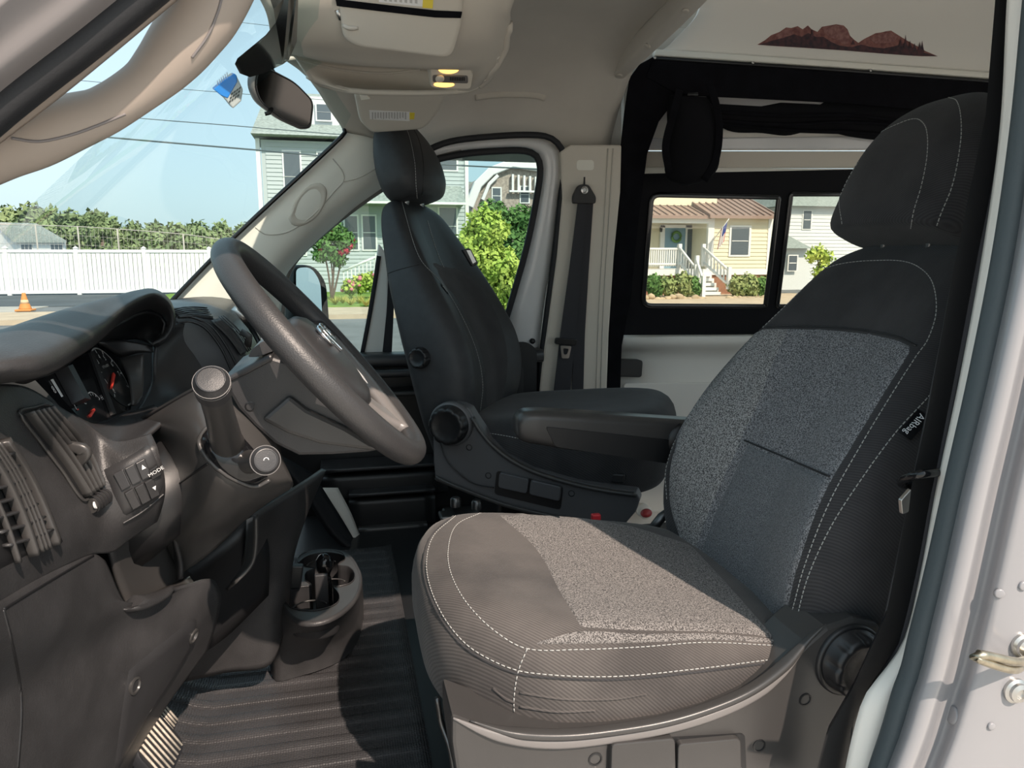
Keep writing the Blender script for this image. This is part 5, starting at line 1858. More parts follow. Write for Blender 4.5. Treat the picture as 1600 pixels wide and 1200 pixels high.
for x0, x1, sk in ((956, 1057, 6), (1060, 1160, 6)):
    q = rpoly([(x0, 1163), (x1 - 2, 1154), (x1, 1240), (x0 - 2, 1245)], 8, 3)
    pts = [P(a, b, YS - .012) for a, b in q]
    v, f = prism_vf(pts, (0, .02, 0))
    obj('lift_lever', v, f, M['plastic_satin'], seat_d, smooth=False, bevel=.003)
q = rpoly([(950, 1158), (1164, 1146), (1168, 1250), (946, 1255)], 8, 3)
slab('lever_recess', q, YS - .0015, .01, M['plastic_black'], seat_d)
for a, b in ((930, 1186), (1186, 1165), (1258, 1093)):
    screw(seat_d, P(a, b, YS), (0, -1, 0), .0085)
# wire bail and pedestal
v, f = tube_vf(cr([P(683, 1090, -.2), P(690, 1130, -.2), P(705, 1175, -.22), P(712, 1260, -.22)], 20), .0045, 8)
obj('adjust_bar', v, f, M['metal_dark'], seat_d)
mb = MB()
mb.add(*box2_vf((.20, -.24, .60), (.78, .24, .80)))
mb.build('pedestal', M['plastic_black'], seat_d, smooth=False, bevel=.01)
for y in (-.20, .20):
    mb = MB()
    mb.add(*box2_vf((.16, y - .025, .80), (.84, y + .025, .865)))
    mb.build('slide_rail', M['metal_dark'], seat_d, smooth=False, bevel=.004)
# far side shield (inboard) and buckle
slab('side_shield', [(1030, 838), (1060, 860), (1100, 900), (1140, 935), (1140, 980), (1030, 940)], .31, .03, M['plastic_black'], seat_d)
bk = thing('seat_belt_buckle', 'red release button of the seat belt buckle beyond the driver cushion', 'buckle', P(930, 815, .345))
mb = MB()
cB = P(931, 813, .345)
mb.add(*box_vf(cB + np.array([0, 0, -.035]), (.024, .018, .085)))
mb.build('buckle_housing', M['plastic_black'], bk, smooth=False, bevel=.004)
mb = MB()
mb.add(*box_vf(cB + np.array([-.001, -.002, .009]), (.022, .016, .016)))
mb.build('release_button', M['red'], bk, smooth=False, bevel=.003)
v, f = tube_vf([cB + np.array([0, 0, -.08]), cB + np.array([.02, -.01, -.17]), cB + np.array([.06, -.03, -.2])], .009, 8)
obj('stalk', v, f, M['plastic_black'], bk)
# metal hinge bracket at the far side of the backrest
v, f = tube_vf([P(1010, 838, .30), P(1034, 808, .30), P(1060, 790, .30)], .012, 8)
obj('hinge_bracket', v, f, M['metal_dark'], seat_d)
# armrest
YA = .345
secs = []
tabA = [(811, 676, .030), (813, 660, .052), (822, 648, .074), (850, 643.5, .086), (900, 645, .092), (980, 650, .097), (1045, 655, .102), (1120, 660, .102)]
tabA = [(811, 662, 678), (814, 652, 689), (822, 646, 694), (845, 644, 698), (880, 645.5, 704), (940, 649, 711), (1000, 653, 718), (1045, 656, 724), (1120, 661, 733)]
for k, (x, t, b) in enumerate(cr([np.array(r, float) for r in tabA], 40)):
    pt, pb_ = P(x, t, YA), P(x, b, YA)
    zc, hh = (pt[2] + pb_[2]) / 2, (pt[2] - pb_[2])
    wd = .078 * (0.55 + 0.45 * min(1, (k / 5.0) ** .5))
    secs.append([np.array([pt[0], YA + .04 + u, zc + w]) for u, w in rrect(wd, hh, min(.021, hh * .42), 5)])
v, f = loft_vf(secs)
ar = obj('armrest', v, f, M['plastic_satin'], seat_d)
slab('armrest_panel', rpoly([(853, 667), (1080, 691), (1080, 730), (868, 698)], 5, 3), YA - .0025, .008, M['plastic_black'], ar, smooth=False)
v, f = lathe_vf(P(1070, 690, YA - .005), (0, 1, 0), [(.04, 0), (.045, .01), (.045, .07), (.04, .08)], 24)
obj('armrest_hinge', v, f, M['plastic_black'], seat_d)

# ---- passenger seat, turned to face the rear
PS = Seat((.476, 1.15, 1.035), -30, 18)
PS.l = -PS.l      # + to the far side
seat_p = thing('passenger_seat', 'black swivelled passenger seat facing backwards with round knobs on its side', 'seat', (.6, 1.13, .60))
cu_p = cushion(PS, 'seat_cushion', M['fabric'], seat_p, zt=-.01, slope=.10, zb=.035)
bk_p = seat_back(PS, 'backrest', M['vinyl'], seat_p)
hr_p = head_rest(PS, 'headrest', M['vinyl'], seat_p, ds=0.0, ws=.90, taper=.30)

bv_pb, bv_pc, bv_ph = bvh_of(bk_p), bvh_of(cu_p), bvh_of(hr_p)
PSL = (PS.W(0, -.325, 0), PS.l)
PSO = (PS.W(0, -.335, 0), PS.l)
stitch('stitching', bv_pb, [(627, 312), (636, 345), (648, 385), (660, 410), (690, 442), (722, 495), (745, 550), (754, 600), (750, 645)], M['thread'], bk_p, n=90)
seam('seam', bv_pb, [(596, 431), (620, 422), (655, 413)], M['plastic_black'], bk_p, r=.0018)
patch('bolster_cover', bv_pb, [(662, 405), (700, 415), (735, 425)], [(757, 640), (770, 640), (782, 630)],
      [(662, 405), (692, 440), (725, 494), (748, 550), (757, 600), (757, 640)], [(735, 425), (768, 470), (790, 520), (796, 565), (790, 610), (782, 630)], M['fabric'], bk_p, 24, 8, lift=.002)
stitch('stitching', bv_pb, [(668, 345), (680, 385), (692, 415), (715, 450), (735, 490)], M['grey_print'], bk_p, n=60)
pa, na = hit(bv_pb, 694, 452)
dt = (hit(bv_pb, 702, 464)[0] - hit(bv_pb, 686, 443)[0])
dt /= np.linalg.norm(dt)
sd = np.cross(na, dt)
v, f = prism_vf([pa + na * .001 + dt * x + sd * y for x, y in ((-.025, -.004), (.025, -.004), (.025, .006), (-.025, .006))], na * .0015)
obj('airbag_tag', v, f, M['gloss_black'], bk_p, smooth=False)
text('lettering', 'AIRbag', M['white_print'], bk_p, pa + na * .003 + sd * .001, dt, sd, .011)
stitch('stitching', bv_ph, [(630, 190), (640, 215), (648, 255), (650, 290), (652, 310)], M['grey_print'], hr_p, n=60)
seam('seam', bv_ph, [(640, 190), (655, 220), (662, 260), (660, 305)], M['plastic_black'], hr_p, r=.0016)
for w in (-.06, .06):
    v, f = tube_vf([PS.B(.72, w, -.03), PS.B(.78, w, -.01), PS.B(.84, w, 0)], .008, 10)
    obj('headrest_post', v, f, M['metal'], seat_p)
# belt guide on the shoulder of the backrest
v, f = prism_vf([P(a, b, 1.12) for a, b in rpoly([(722, 390), (735, 388), (748, 412), (738, 417)], 2, 2)], (0, .03, 0))
obj('belt_guide', v, f, M['plastic_black'], seat_p, smooth=False, bevel=.003)
v, f = prism_vf([P(a, b, 1.118) for a, b in [(729, 391), (735, 391), (744, 409), (739, 412)]], (0, .004, 0))
obj('guide_plate', v, f, M['metal'], seat_p, smooth=False)
# lumbar knob on the near side of the backrest
pk, nk = hit(bv_pb, 657, 559)
v, f = knob_vf(pk - nk * .004, nk, .031, .030, 8, depth=.12)
obj('lumbar_knob', v, f, M['plastic_black'], seat_p)
# side shield with recline knob, levers and screws
sh = [(676, 668), (679, 645), (692, 632), (712, 629), (732, 638), (746, 660), (764, 686), (792, 712), (832, 733), (900, 753), (955, 764), (994, 768),
      (1000, 780), (993, 800), (976, 820), (940, 822), (860, 810), (790, 793), (730, 772), (700, 760), (680, 752), (677, 720)]
slab('side_shield', sh, PSL, tuple(PS.l * .05), M['plastic_mid'], seat_p, bevel=.005)
v, f = sweep_vf(cr([P(a, b, PSO) for a, b in [(738, 652), (750, 672), (768, 694), (795, 716), (835, 737), (900, 757), (955, 768), (994, 773)]], 40), rrect(.012, .018, .005, 3))
obj('trim_band', v, f, M['plastic_satin'], seat_p)
v, f = sweep_vf(cr([P(a, b, PSO) for a, b in [(681, 746), (705, 757), (735, 769), (790, 789), (860, 806), (930, 817), (980, 820)]], 40), rrect(.012, .014, .004, 3))
obj('trim_band', v, f, M['plastic_satin'], seat_p)
v, f = tube_vf(cr([P(a, b, PSO) for a, b in [(688, 692), (696, 715), (712, 735), (740, 755), (772, 762)]], 24), .002, 6)
obj('seam', v, f, M['plastic_black'], seat_p)
kc = P(705, 662, PSO)
v, f = lathe_vf(kc, -PS.l, [(.066, -.02), (.066, .006), (.060, .012), (.05, .012)], 40)
obj('knob_housing', v, f, M['plastic_mid'], seat_p)
v, f = knob_vf(kc - PS.l * .010, -PS.l, .056, .036, 11, depth=.09)
obj('recline_knob', v, f, M['plastic_black'], seat_p)
PSB = (PS.W(0, -.340, 0), PS.l)
slab('lever_recess', rpoly([(776, 735), (880, 760), (876, 797), (772, 772)], 6, 3), (PS.W(0, -.3265, 0), PS.l), tuple(PS.l * .01), M['plastic_black'], seat_p)
slab('lift_lever', rpoly([(780, 738), (826, 749), (823, 772), (778, 762)], 5, 3), PSB, tuple(PS.l * .016), M['plastic_mid'], seat_p, bevel=.003)
slab('lift_lever', rpoly([(829, 750), (877, 761), (874, 784), (826, 773)], 5, 3), PSB, tuple(PS.l * .016), M['plastic_mid'], seat_p, bevel=.003)
for a, b in ((733, 699), (763, 743), (893, 771)):
    screw(seat_p, P(a, b, PSL), -PS.l, .0075)
stitch('stitching', bv_pc, [(760, 676), (790, 681), (815, 686)], M['grey_print'], cu_p, n=20)
# swivel plate, pedestal
v, f = lathe_vf(PS.W(.22, 0, -.150), (0, 0, 1), [(.20, 0), (.21, .004), (.21, .03), (.20, .034)], 48)
obj('swivel_ring', v, f, M['metal_dark'], seat_p)
mb = MB()
Rm = np.stack([PS.f, PS.l, PS.u], 1)
mb.add(*box_vf(PS.W(.22, 0, -.100), (.46, .46, .05), Rm))
mb.build('swivel_plate', M['metal_dark'], seat_p, smooth=False, bevel=.006)
mb = MB()
mb.add(*box_vf(PS.W(.25, 0, -.065), (.52, .56, .03), Rm))
mb.build('base_frame', M['plastic_black'], seat_p, smooth=False, bevel=.006)
pbx = PS.W(.20, 0, 0)
mb = MB()
mb.add(*box2_vf((pbx[0] - .20, pbx[1] - .20, .60), (pbx[0] + .20, pbx[1] + .20, .885)))
mb.build('pedestal', M['plastic_black'], seat_p, smooth=False, bevel=.01)
# small latch bracket standing out in front of the swivel plate
mb = MB()
mb.add(*box_vf(P(722, 800, .80), (.11, .07, .012)))
mb.add(*box_vf(P(700, 806, .78), (.05, .06, .016)))
mb.build('latch_bracket', M['metal_dark'], seat_p, smooth=False, bevel=.005)
for a, b in ((712, 786), (745, 790)):
    v, f = lathe_vf(P(a, b, .80), (0, 0, 1), [(.016, -.01), (.016, .012), (.011, .018), (.004, .018)], 14)
    obj('bolt', v, f, M['metal_dark'], seat_p, auto=40)
# ------------------------------------------------------------------ overhead console, visors, mirror
oc = thing('overhead_console', 'beige overhead console with a lit map lamp above the windshield', 'console', P(620, 120, .6))
surf('console_body', [
    [(330, -130, .30), (480, -150, .30), (640, -150, .30), (800, -130, .30), (850, -100, .34)],
    [(412, 10, .36), (520, -10, .38), (640, -20, .38), (765, -10, .38), (800, 10, .42)],
    [(424, 62, .46), (520, 62, .46), (640, 66, .46), (760, 50, .46), (798, 36, .50)],
    [(428, 70, .54), (520, 88, .54), (640, 96, .54), (755, 86, .54), (792, 70, .57)],
    [(438, 78, .58), (528, 98, .57), (640, 106, .57), (750, 104, .59), (786, 88, .60)],
    [(462, 91, .66), (536, 103, .80), (630, 109, .80), (744, 118, .64), (776, 106, .63)],
    [(476, 109, .70), (540, 123, .80), (630, 129, .80), (738, 132, .69), (762, 124, .69)],
    [(486, 127, .73), (545, 142, .73), (640, 146, .73), (730, 143, .73), (752, 134, .74)],
    [(500, 126, .84), (560, 138, .84), (640, 142, .84), (720, 138, .84), (745, 128, .84)],
    [(510, 80, .86), (570, 90, .86), (640, 90, .86), (720, 80, .86), (745, 70, .86)]], M['console_beige'], oc, nu=50, nv=40, solid=.01)
bvo = bvh_of(bpy.data.objects['console_body'])
# recessed tray below the visor
seam('panel_line', bvo, [(426, 70), (455, 90), (530, 108), (600, 114), (662, 108), (760, 92)], M['headliner'], oc, r=.003)
seam('panel_line', bvo, [(785, 92), (765, 122), (748, 140)], M['headliner'], oc, r=.0025)
for pix, r_ in (([(427, 68), (450, 82), (500, 93), (560, 100), (620, 103), (665, 101)], .008), ([(478, 118), (500, 134), (545, 143), (640, 147), (730, 143), (750, 136)], .008), ([(797, 38), (793, 68), (778, 102), (762, 125), (750, 137)], .010)):
    seam('console_lip', bvo, pix, M['console_beige'], oc, r=r_, lift=-.003, n=12)
# map lamp
lpl = rpoly([(672, 101, 5), (700, 98, 5), (736, 107, 8), (740, 118, 4), (736, 140, 5), (672, 137, 6)], 5, 4)
nL = np.array([.08, -.50, -.85])
nL /= np.linalg.norm(nL)
cL = P(706, 119, .628)


def lp(a, b, h=0.0):
    """point of the flat lamp face seen at (a, b), raised by h"""
    return P(a, b, (cL + nL * h, nL))


mid_l = np.mean(np.array(lpl), 0)
face_l = [lp(a, b) for a, b in lpl]
cF = np.mean(face_l, 0)
secs = [[p - nL * .05 for p in face_l], [p - nL * .004 for p in face_l], [cF + (p - cF) * .95 for p in face_l], [cF + (p - cF) * .02 for p in face_l]]
v, f = loft_vf(secs)
lamp = obj('map_lamp', v, f, M['beige'], oc, auto=50)
M['lamp_glow'] = mat_emit('lamp_glow', (1.0, .52, .13), 1.7)
for a, b, wx, wy in ((701, 108.5, 16, 7.0), (694, 132.5, 16, 4.0)):
    ring_ = [lp(a + wx * math.cos(t), b + wy * math.sin(t), .0015) for t in np.linspace(0, 2 * math.pi, 24, endpoint=False)]
    c = np.mean(ring_, 0)
    v, f = loft_vf([[p - nL * .004 for p in ring_], ring_, [c + (p - c) * .7 + nL * .002 for p in ring_], [c + (p - c) * .02 + nL * .003 for p in ring_]])
    obj('lamp_lens', v, f, M['lamp_glow'], lamp)
v, f = prism_vf([lp(a, b, .0005) for a, b in rpoly([(676, 117), (700, 117), (731, 118), (731, 129), (700, 128), (676, 127)], 3, 3)], tuple(nL * .003))
obj('switch_bank', v, f, M['plastic_grey'], lamp, smooth=False)
for k in range(9):
    a0 = 703 + k * 2.7
    v, f = prism_vf([lp(a0 + d_, b, .0037) for d_, b in ((0, 120.5), (1.3, 120.5), (1.3, 126), (0, 126))], tuple(nL * .0008))
    obj('grille_slot', v, f, M['plastic_black'], lamp, smooth=False)
v, f = lathe_vf(lp(687, 122, .003), nL, [(.011, 0), (.011, .004), (.008, .006), (.0005, .006)], 18)
obj('switch_knob', v, f, M['beige'], lamp)


def visor(name, label, pix, Yt, Yb, th, clip):
    t = thing(name, label, 'sun visor', P(pix[0][0], pix[0][1], Yt))
    ys = [q[1] for q in pix]
    y0, y1 = min(ys), max(ys)
    front = []
    for a, b in pix:
        k = (b - y0) / (y1 - y0)
        front.append(P(a, b, Yt + (Yb - Yt) * k))
    c = np.mean(front, 0)
    nrm = np.zeros(3)
    for i in range(len(front)):
        nrm += np.cross(front[i] - c, front[(i + 1) % len(front)] - c)
    nrm /= np.linalg.norm(nrm)
    if nrm @ (CAM - c) < 0:
        nrm = -nrm
    secs = [[c + (p - c) * k + nrm * h for p in front] for k, h in ((.02, -th), (.96, -th), (1.0, -th * .7), (1.0, -th * .25), (.975, 0), (.9, .001), (.02, .001))]
    v, f = loft_vf(secs)
    o = obj('visor_board', v, f, M['console_beige'], t)
    return t, o, nrm, lambda a, b, lift=.0012: P(a, b, (c + nrm * lift, nrm))


vd, vdo, vdn, vdp = visor('sun_visor', 'driver sun visor with black strap and warning label under the roof', rpoly([(522, -60, 8), (728, -60, 8), (722, 40, 12), (706, 92, 16), (560, 74, 12), (536, 62, 18)], 8, 5), .34, .445, .02, None)
v, f = prism_vf([vdp(a, b) for a, b in [(524, -2), (600, 7), (680, 16), (722, 18), (720, 28), (680, 27), (600, 18), (526, 9)]], tuple(vdn * .003))
obj('elastic_strap', v, f, M['mesh_black'], vd, smooth=False, bevel=.001)
v, f = prism_vf([vdp(a, b) for a, b in [(592, -30), (676, -26), (676, 12), (592, 3)]], tuple(vdn * .0008))
obj('warning_label', v, f, M['white_print'], vd, smooth=False)
v, f = prism_vf([vdp(a, b) for a, b in [(662, -26), (678, -26), (676, 13), (660, 12)]], tuple(vdn * .0014))
obj('warning_stripe', v, f, M['yellow_print'], vd, smooth=False)
for i in range(7):
    v, f = prism_vf([vdp(a, b) for a, b in [(600 + i * 8, -20), (604 + i * 8, -20), (604 + i * 8, 2 + i * .6), (600 + i * 8, 1 + i * .6)]], tuple(vdn * .0016))
    obj('print_line', v, f, M['grey_print'], vd, smooth=False)
v, f = sweep_vf(cr([vdp(537, 40, -.004), vdp(545, 44, .002), vdp(558, 44, -.004)], 8), rrect(.008, .012, .003, 2))
obj('pull_notch', v, f, M['headliner'], vd)
v, f = sweep_vf([vdp(533, 30, -.01), vdp(527, 15, -.01)], circ(.006, 8))
obj('pivot_pin', v, f, M['metal'], vd)

vp_, vpo, vpn, vpp = visor('sun_visor', 'passenger sun visor with printed label behind the headrest', rpoly([(553, 146, 6), (700, 144, 6), (688, 172, 12), (664, 202, 14), (580, 208, 8), (562, 190, 8)], 8, 5), 1.00, 1.14, .02, None)
v, f = prism_vf([vpp(a, b) for a, b in [(577, 172), (640, 175), (640, 189), (578, 186)]], tuple(vpn * .0008))
obj('warning_label', v, f, M['white_print'], vp_, smooth=False)
v, f = prism_vf([vpp(a, b) for a, b in [(640, 176), (648, 176), (647, 186), (640, 186)]], tuple(vpn * .0012))
obj('warning_stripe', v, f, M['yellow_print'], vp_, smooth=False)
for i in range(13):
    x0 = 581 + i * 4.3
    v, f = prism_vf([vpp(a, b) for a, b in [(x0, 175), (x0 + 2.2, 175), (x0 + 2.2, 186 - (i % 3)), (x0, 186 - (i % 4))]], tuple(vpn * .0014))
    obj('print_line', v, f, M['grey_print'], vp_, smooth=False)
v, f = prism_vf([vpp(a, b) for a, b in [(562, 148), (572, 147), (578, 152), (564, 154)]], tuple(vpn * .006))
obj('visor_clip', v, f, M['beige_light'], vp_, smooth=False)
# lining over the passenger half of the windshield header
hd = surf('trim_17', [[(448, 96, .82), (470, 112, 1.0), (492, 135, 1.16), (515, 172, 1.28), (540, 207, 1.36)],
                      [(485, 88, .84), (520, 110, 1.02), (545, 135, 1.16), (560, 172, 1.28), (575, 214, 1.38)],
                      [(600, 80, .86), (640, 110, 1.06), (660, 140, 1.20), (650, 180, 1.34), (640, 235, 1.46)]], M['console_beige'], nu=20, nv=30, solid=.012)
hd['kind'] = 'structure'

# ---- rear-view mirror
rm = thing('rear_view_mirror', 'black rear view mirror hanging from the windshield by its stalk', 'mirror', P(440, 150, .52))
fc = rpoly([(400, 104, 12), (420, 106, 8), (462, 128, 14), (488, 155, 10), (491, 165, 8), (487, 200, 10), (474, 203, 8), (440, 188, 12), (404, 160, 12), (393, 132, 14)], 8, 5)
dm = np.array([.62, -.74, -.22])
dm /= np.linalg.norm(dm)
mc = P(440, 152, .52)
MP = (mc, dm)
fp = [P(a, b, MP) for a, b in fc]
cM = np.mean(fp, 0)
secs = [[cM + (p - cM) * k - dm * h for p in fp] for k, h in ((.93, -.001), (1.0, .002), (1.02, .010), (.98, .022), (.80, .034), (.4, .040), (.02, .041))]
v, f = loft_vf(secs)
obj('mirror_housing', v, f, M['plastic_grey'], rm)
secs = [[cM + (p - cM) * k + dm * h for p in fp] for k, h in ((.955, .0012), (.90, .0022), (.89, .0015))]
v, f = loft_vf(secs, cap=False)
obj('mirror_rim', v, f, M['gloss_black'], rm)
obj('mirror_glass', [cM + (p - cM) * .90 + dm * .0016 for p in fp], [tuple(range(len(fp)))], M['mirror_dim'], rm, smooth=False)
v, f = tube_vf(cr([P(430, 140, .56), P(418, 118, .555), P(408, 105, .555)], 10), [.016] * 4 + [.02] * 3 + [.026] * 3, 14)
obj('ball_stalk', v, f, M['plastic_black'], rm)
v, f = tube_vf(cr([P(412, 108, .56), P(404, 101, .56), P(398, 96, .56)], 8), .022, 14)
obj('mount_foot', v, f, M['gloss_black'], rm)
v, f = sweep_vf([P(424, 170, .51), P(420, 177, .50), P(414, 178, .50)], rrect(.008, .010, .003, 2))
obj('dip_lever', v, f, M['plastic_black'], rm)

# ---- toll transponder box stuck to the windshield
tr_ = thing('transponder', 'small blue and grey electronic toll box stuck to the windshield', 'transponder', P(358, 145, .50))
tc_ = P(358, 145, .50)
q_top, q_bot = [(335, 139), (366, 115), (380, 138), (364, 169), (352, 160)], None
bx = [P(a, b, .50) for a, b in [(335, 140), (352, 155), (364, 170), (377, 158), (380, 140), (369, 117), (364, 115)]]
v, f = prism_vf(bx, (-.01, .045, .012))
obj('case', v, f, M['grey_print'], tr_, smooth=False, bevel=.003)
M['blue'] = mat('blue_plastic', (.01, .20, .62), .35)
v, f = prism_vf([P(a, b, .4985) for a, b in [(334, 140), (350, 126), (366, 114.5), (370, 118), (371, 128), (356, 154), (345, 149)]], (-.01, .046, .012))
obj('cover', v, f, M['blue'], tr_, smooth=False, bevel=.002)
for i in range(4):
    for j in range(3):
        c = np.array([361 + i * 4.2 + j * -1.5, 146 + j * 6.0 - i * 3.0])
        v, f = prism_vf([P(c[0] + a, c[1] + b, .4975) for a, b in [(0, 0), (3.0, -2.2), (2.4, .4), (-.4, 2.4)]], (0, .0015, 0))
        obj('print_line', v, f, M['plastic_black'], tr_, smooth=False)
for i in range(6):
    v, f = box_vf(P(340 + i * 3.0, 131 - i * 2.6, .51), (.0016, .004, .012))
    obj('adhesive_tooth', v, f, M['white_print'], tr_, smooth=False)
# ------------------------------------------------------------------ outside
M['asphalt'] = mat('asphalt', (.17, .18, .185), .9, spec=.2, var=.12, vscale=1.2)
M['asphalt_dark'] = mat('dark_asphalt', (.085, .10, .11), .9, spec=.2, var=.15, vscale=.6)
M['concrete'] = mat('concrete', (.42, .40, .36), .9, spec=.2, var=.1, vscale=1.5)
M['drive'] = mat('pale_concrete', (.52, .50, .46), .9, spec=.2, var=.06, vscale=1.5)
M['sand'] = mat('sandy_kerb', (.50, .40, .29), .95, var=.1, vscale=2)
M['grass'] = mat('grass', (.12, .22, .045), .95, spec=.1, col2=(.20, .30, .07), vscale=3)
M['siding_grey'] = mat('grey_siding', (.42, .47, .48), .7, spec=.3)
M['siding_yellow'] = mat('yellow_siding', (.70, .65, .50), .7, spec=.3)
M['siding_white'] = mat('white_siding', (.62, .65, .66), .7, spec=.3)
M['trim_white'] = mat('white_trim', (.74, .75, .74), .6)
M['shingle'] = mat('grey_shingle', (.27, .31, .29), .9, var=.2, vscale=9)
M['shingle_brown'] = mat('weathered_shingle', (.36, .31, .27), .9, var=.25, vscale=7)
M['metal_roof'] = mat('brown_metal_roof', (.26, .18, .15), .5, spec=.5)
M['pane'] = mat('house_window', (.09, .11, .13), .12, spec=.6)
M['door_blue'] = mat('blue_door', (.20, .33, .42), .5)
M['leaf_far'] = mat('hazed_foliage', (.15, .21, .10), .95, spec=.1, col2=(.25, .32, .155), vscale=.5)  # paler leaf green: summer haze over the distance is put into the colour
M['leaf_bright'] = mat('bright_leaves', (.26, .40, .06), .7, spec=.25, col2=(.50, .58, .13), vscale=2.5)
M['leaf_mid'] = mat('mid_leaves', (.07, .16, .045), .8, spec=.2, col2=(.14, .26, .08), vscale=3)
M['leaf_grass'] = mat('tall_grass', (.20, .27, .10), .9, spec=.1, col2=(.34, .38, .17), vscale=2)
M['petal_red'] = mat('red_petals', (.55, .04, .08), .8)
M['petal_pink'] = mat('pink_petals', (.62, .22, .26), .8)
M['bark'] = mat('bark', (.14, .10, .08), .95)
M['orange'] = mat('cone_orange', (.66, .26, .07), .7)
M['stone'] = mat('boulder', (.42, .33, .22), .95, var=.2, vscale=3)
M['brick'] = mat('brick_base', (.28, .14, .09), .9, var=.15, vscale=8)
M['wire'] = mat('cable', (.06, .09, .10), .7)
M['flag_red'] = mat('flag_red', (.45, .04, .06), .8)
M['flag_blue'] = mat('flag_blue', (.03, .05, .20), .8)

for nm, a, b, mt in (('ground', (-160, -60, -.3), (160, 160, 0), 'asphalt'), ):
    v, f = box2_vf(a, b)
    o = obj('ground', v, f, M[mt], smooth=False)
    o['kind'] = 'structure'
for nm, a, b, mt in (('pavement_1', (-9, 18.2, -.1), (90, 21.0, .12), 'sand'), ('pavement_2', (-60, 19.2, -.1), (-9, 25.0, .03), 'concrete'), ('pavement_3', (-60, 25, -.1), (-6.5, 33.5, .03), 'asphalt_dark'),
                     ('lawn_1', (-6.4, 21, -.1), (9, 30, .15), 'grass'), ('pavement_4', (-40, -40, -.1), (40, -.75, .02), 'drive'), ('pavement_5', (9, 21, -.1), (40, 27, .03), 'sand')):
    v, f = box2_vf(a, b)
    o = obj(nm, v, f, M[mt], smooth=False)
    o['kind'] = 'structure'


def wbox(name, x0, y0, x1, y1, Y, dep, mt, par, bevel=0.0):
    """box whose face toward the street spans two picture corners at distance Y"""
    a, b = P(x0, y0, Y), P(x1, y1, Y)
    v, f = box2_vf((a[0], Y, a[2]), (b[0], Y + dep, b[2]))
    return obj(name, v, f, mt, par, smooth=False, bevel=bevel)


def win(x0, y0, x1, y1, Y, par, fr=2.6, mull=True):
    w = wbox('window', x0, y0, x1, y1, Y - .06, .05, M['trim_white'], par)
    wbox('pane', x0 + fr, y0 + fr, x1 - fr, y1 - fr, Y - .075, .02, M['pane'], w)
    if mull:
        wbox('glazing_bar', x0 + fr, (y0 + y1) / 2 - .6, x1 - fr, (y0 + y1) / 2 + .6, Y - .09, .02, M['trim_white'], w)
    return w


def siding(x0, y0, x1, y1, Y, step, mt, par, every=1):
    """lapped boards, each a slightly tilted strip"""
    a, b = P(x0, y0, Y), P(x1, y1, Y)
    z = b[2]
    n = 0
    me = None
    while z < a[2] - .02:
        v = [(a[0], Y - .035, z), (b[0], Y - .035, z), (b[0], Y - .008, z + step), (a[0], Y - .008, z + step), (a[0], Y, z), (b[0], Y, z), (b[0], Y, z + step), (a[0], Y, z + step)]
        obj('siding_board', v, [(0, 1, 2, 3), (7, 6, 5, 4), (0, 4, 5, 1), (2, 6, 7, 3), (0, 3, 7, 4), (1, 5, 6, 2)], mt, par, smooth=False)
        z += step
        n += 1


# ---- white board fence
fen = thing('board_fence', 'long white vinyl board fence across the parking lot', 'fence', P(160, 455, 33.0))
YF = 32.5
zt, zb = 1.86, .05
xL, xR = -19.0, -5.1
pk = None
x = xL
while x < xR:
    if pk is None:
        v, f = box_vf((0, 0, 0), (.150, .03, zt - zb - .14))
        pk = obj('picket', v, f, M['trim_white'], fen, smooth=False)
        pk.location = (x, YF, (zt + zb) / 2)
        pme = pk.data
    else:
        o = bpy.data.objects.new('picket', pme)
        COL.objects.link(o)
        o.parent = fen
        o.matrix_parent_inverse = pk.matrix_parent_inverse.copy()
        o.location = (x, YF + RND.uniform(-.008, .008), (zt + zb) / 2)
    x += .172
for z in (zt - .06, zb + .1):
    v, f = box2_vf((xL, YF - .05, z - .06), (xR, YF + .05, z + .06))
    obj('rail', v, f, M['trim_white'], fen, smooth=False)
for i in range(6):
    xx = xL + 1.0 + i * 2.55
    mbp = MB()
    mbp.add(*box2_vf((xx - .075, YF - .08, 0), (xx + .075, YF + .08, zt + .05)))
    mbp.add(*loft_vf([[(xx + a * .1, YF + b * .1, zt + .05) for a, b in ((-1, -1), (1, -1), (1, 1), (-1, 1))], [(xx + a * .005, YF + b * .005, zt + .14) for a, b in ((-1, -1), (1, -1), (1, 1), (-1, 1))]]))
    mbp.build('post', M['trim_white'], fen, smooth=False)

# ---- net fence with tall posts behind it
nf = thing('net_fence', 'tall wire net fence with thin pale posts behind the board fence', 'fence', P(200, 450, 37.0))
tops = [(-40, 349), (55, 352), (121, 354), (183, 358), (286, 366), (345, 374), (400, 380)]
for a, b in tops:
    t_ = P(a, b, 37.0)
    v, f = tube_vf([(t_[0], 37, 0), t_], .035, 6)
    obj('net_post', v, f, M['concrete'], nf)
v, f = tube_vf(cr([P(a, b, 37.0) for a, b in tops], 40), .02, 5)
obj('top_wire', v, f, M['concrete'], nf)
mbn = MB()
tt = [P(a, b, 37.0) for a, b in tops]
for k in range(1, 7):
    mbn.add(*tube_vf([np.array([p[0], p[1], p[2] * k / 7]) for p in tt], .006, 4))
for i in range(70):
    xx = tt[0][0] + (tt[-1][0] - tt[0][0]) * i / 69
    mbn.add(*tube_vf([(xx, 37, .1), (xx, 37, 2.9)], .004, 4))
o = mbn.build('net_mesh', M['concrete'], nf)
o['kind'] = 'stuff'

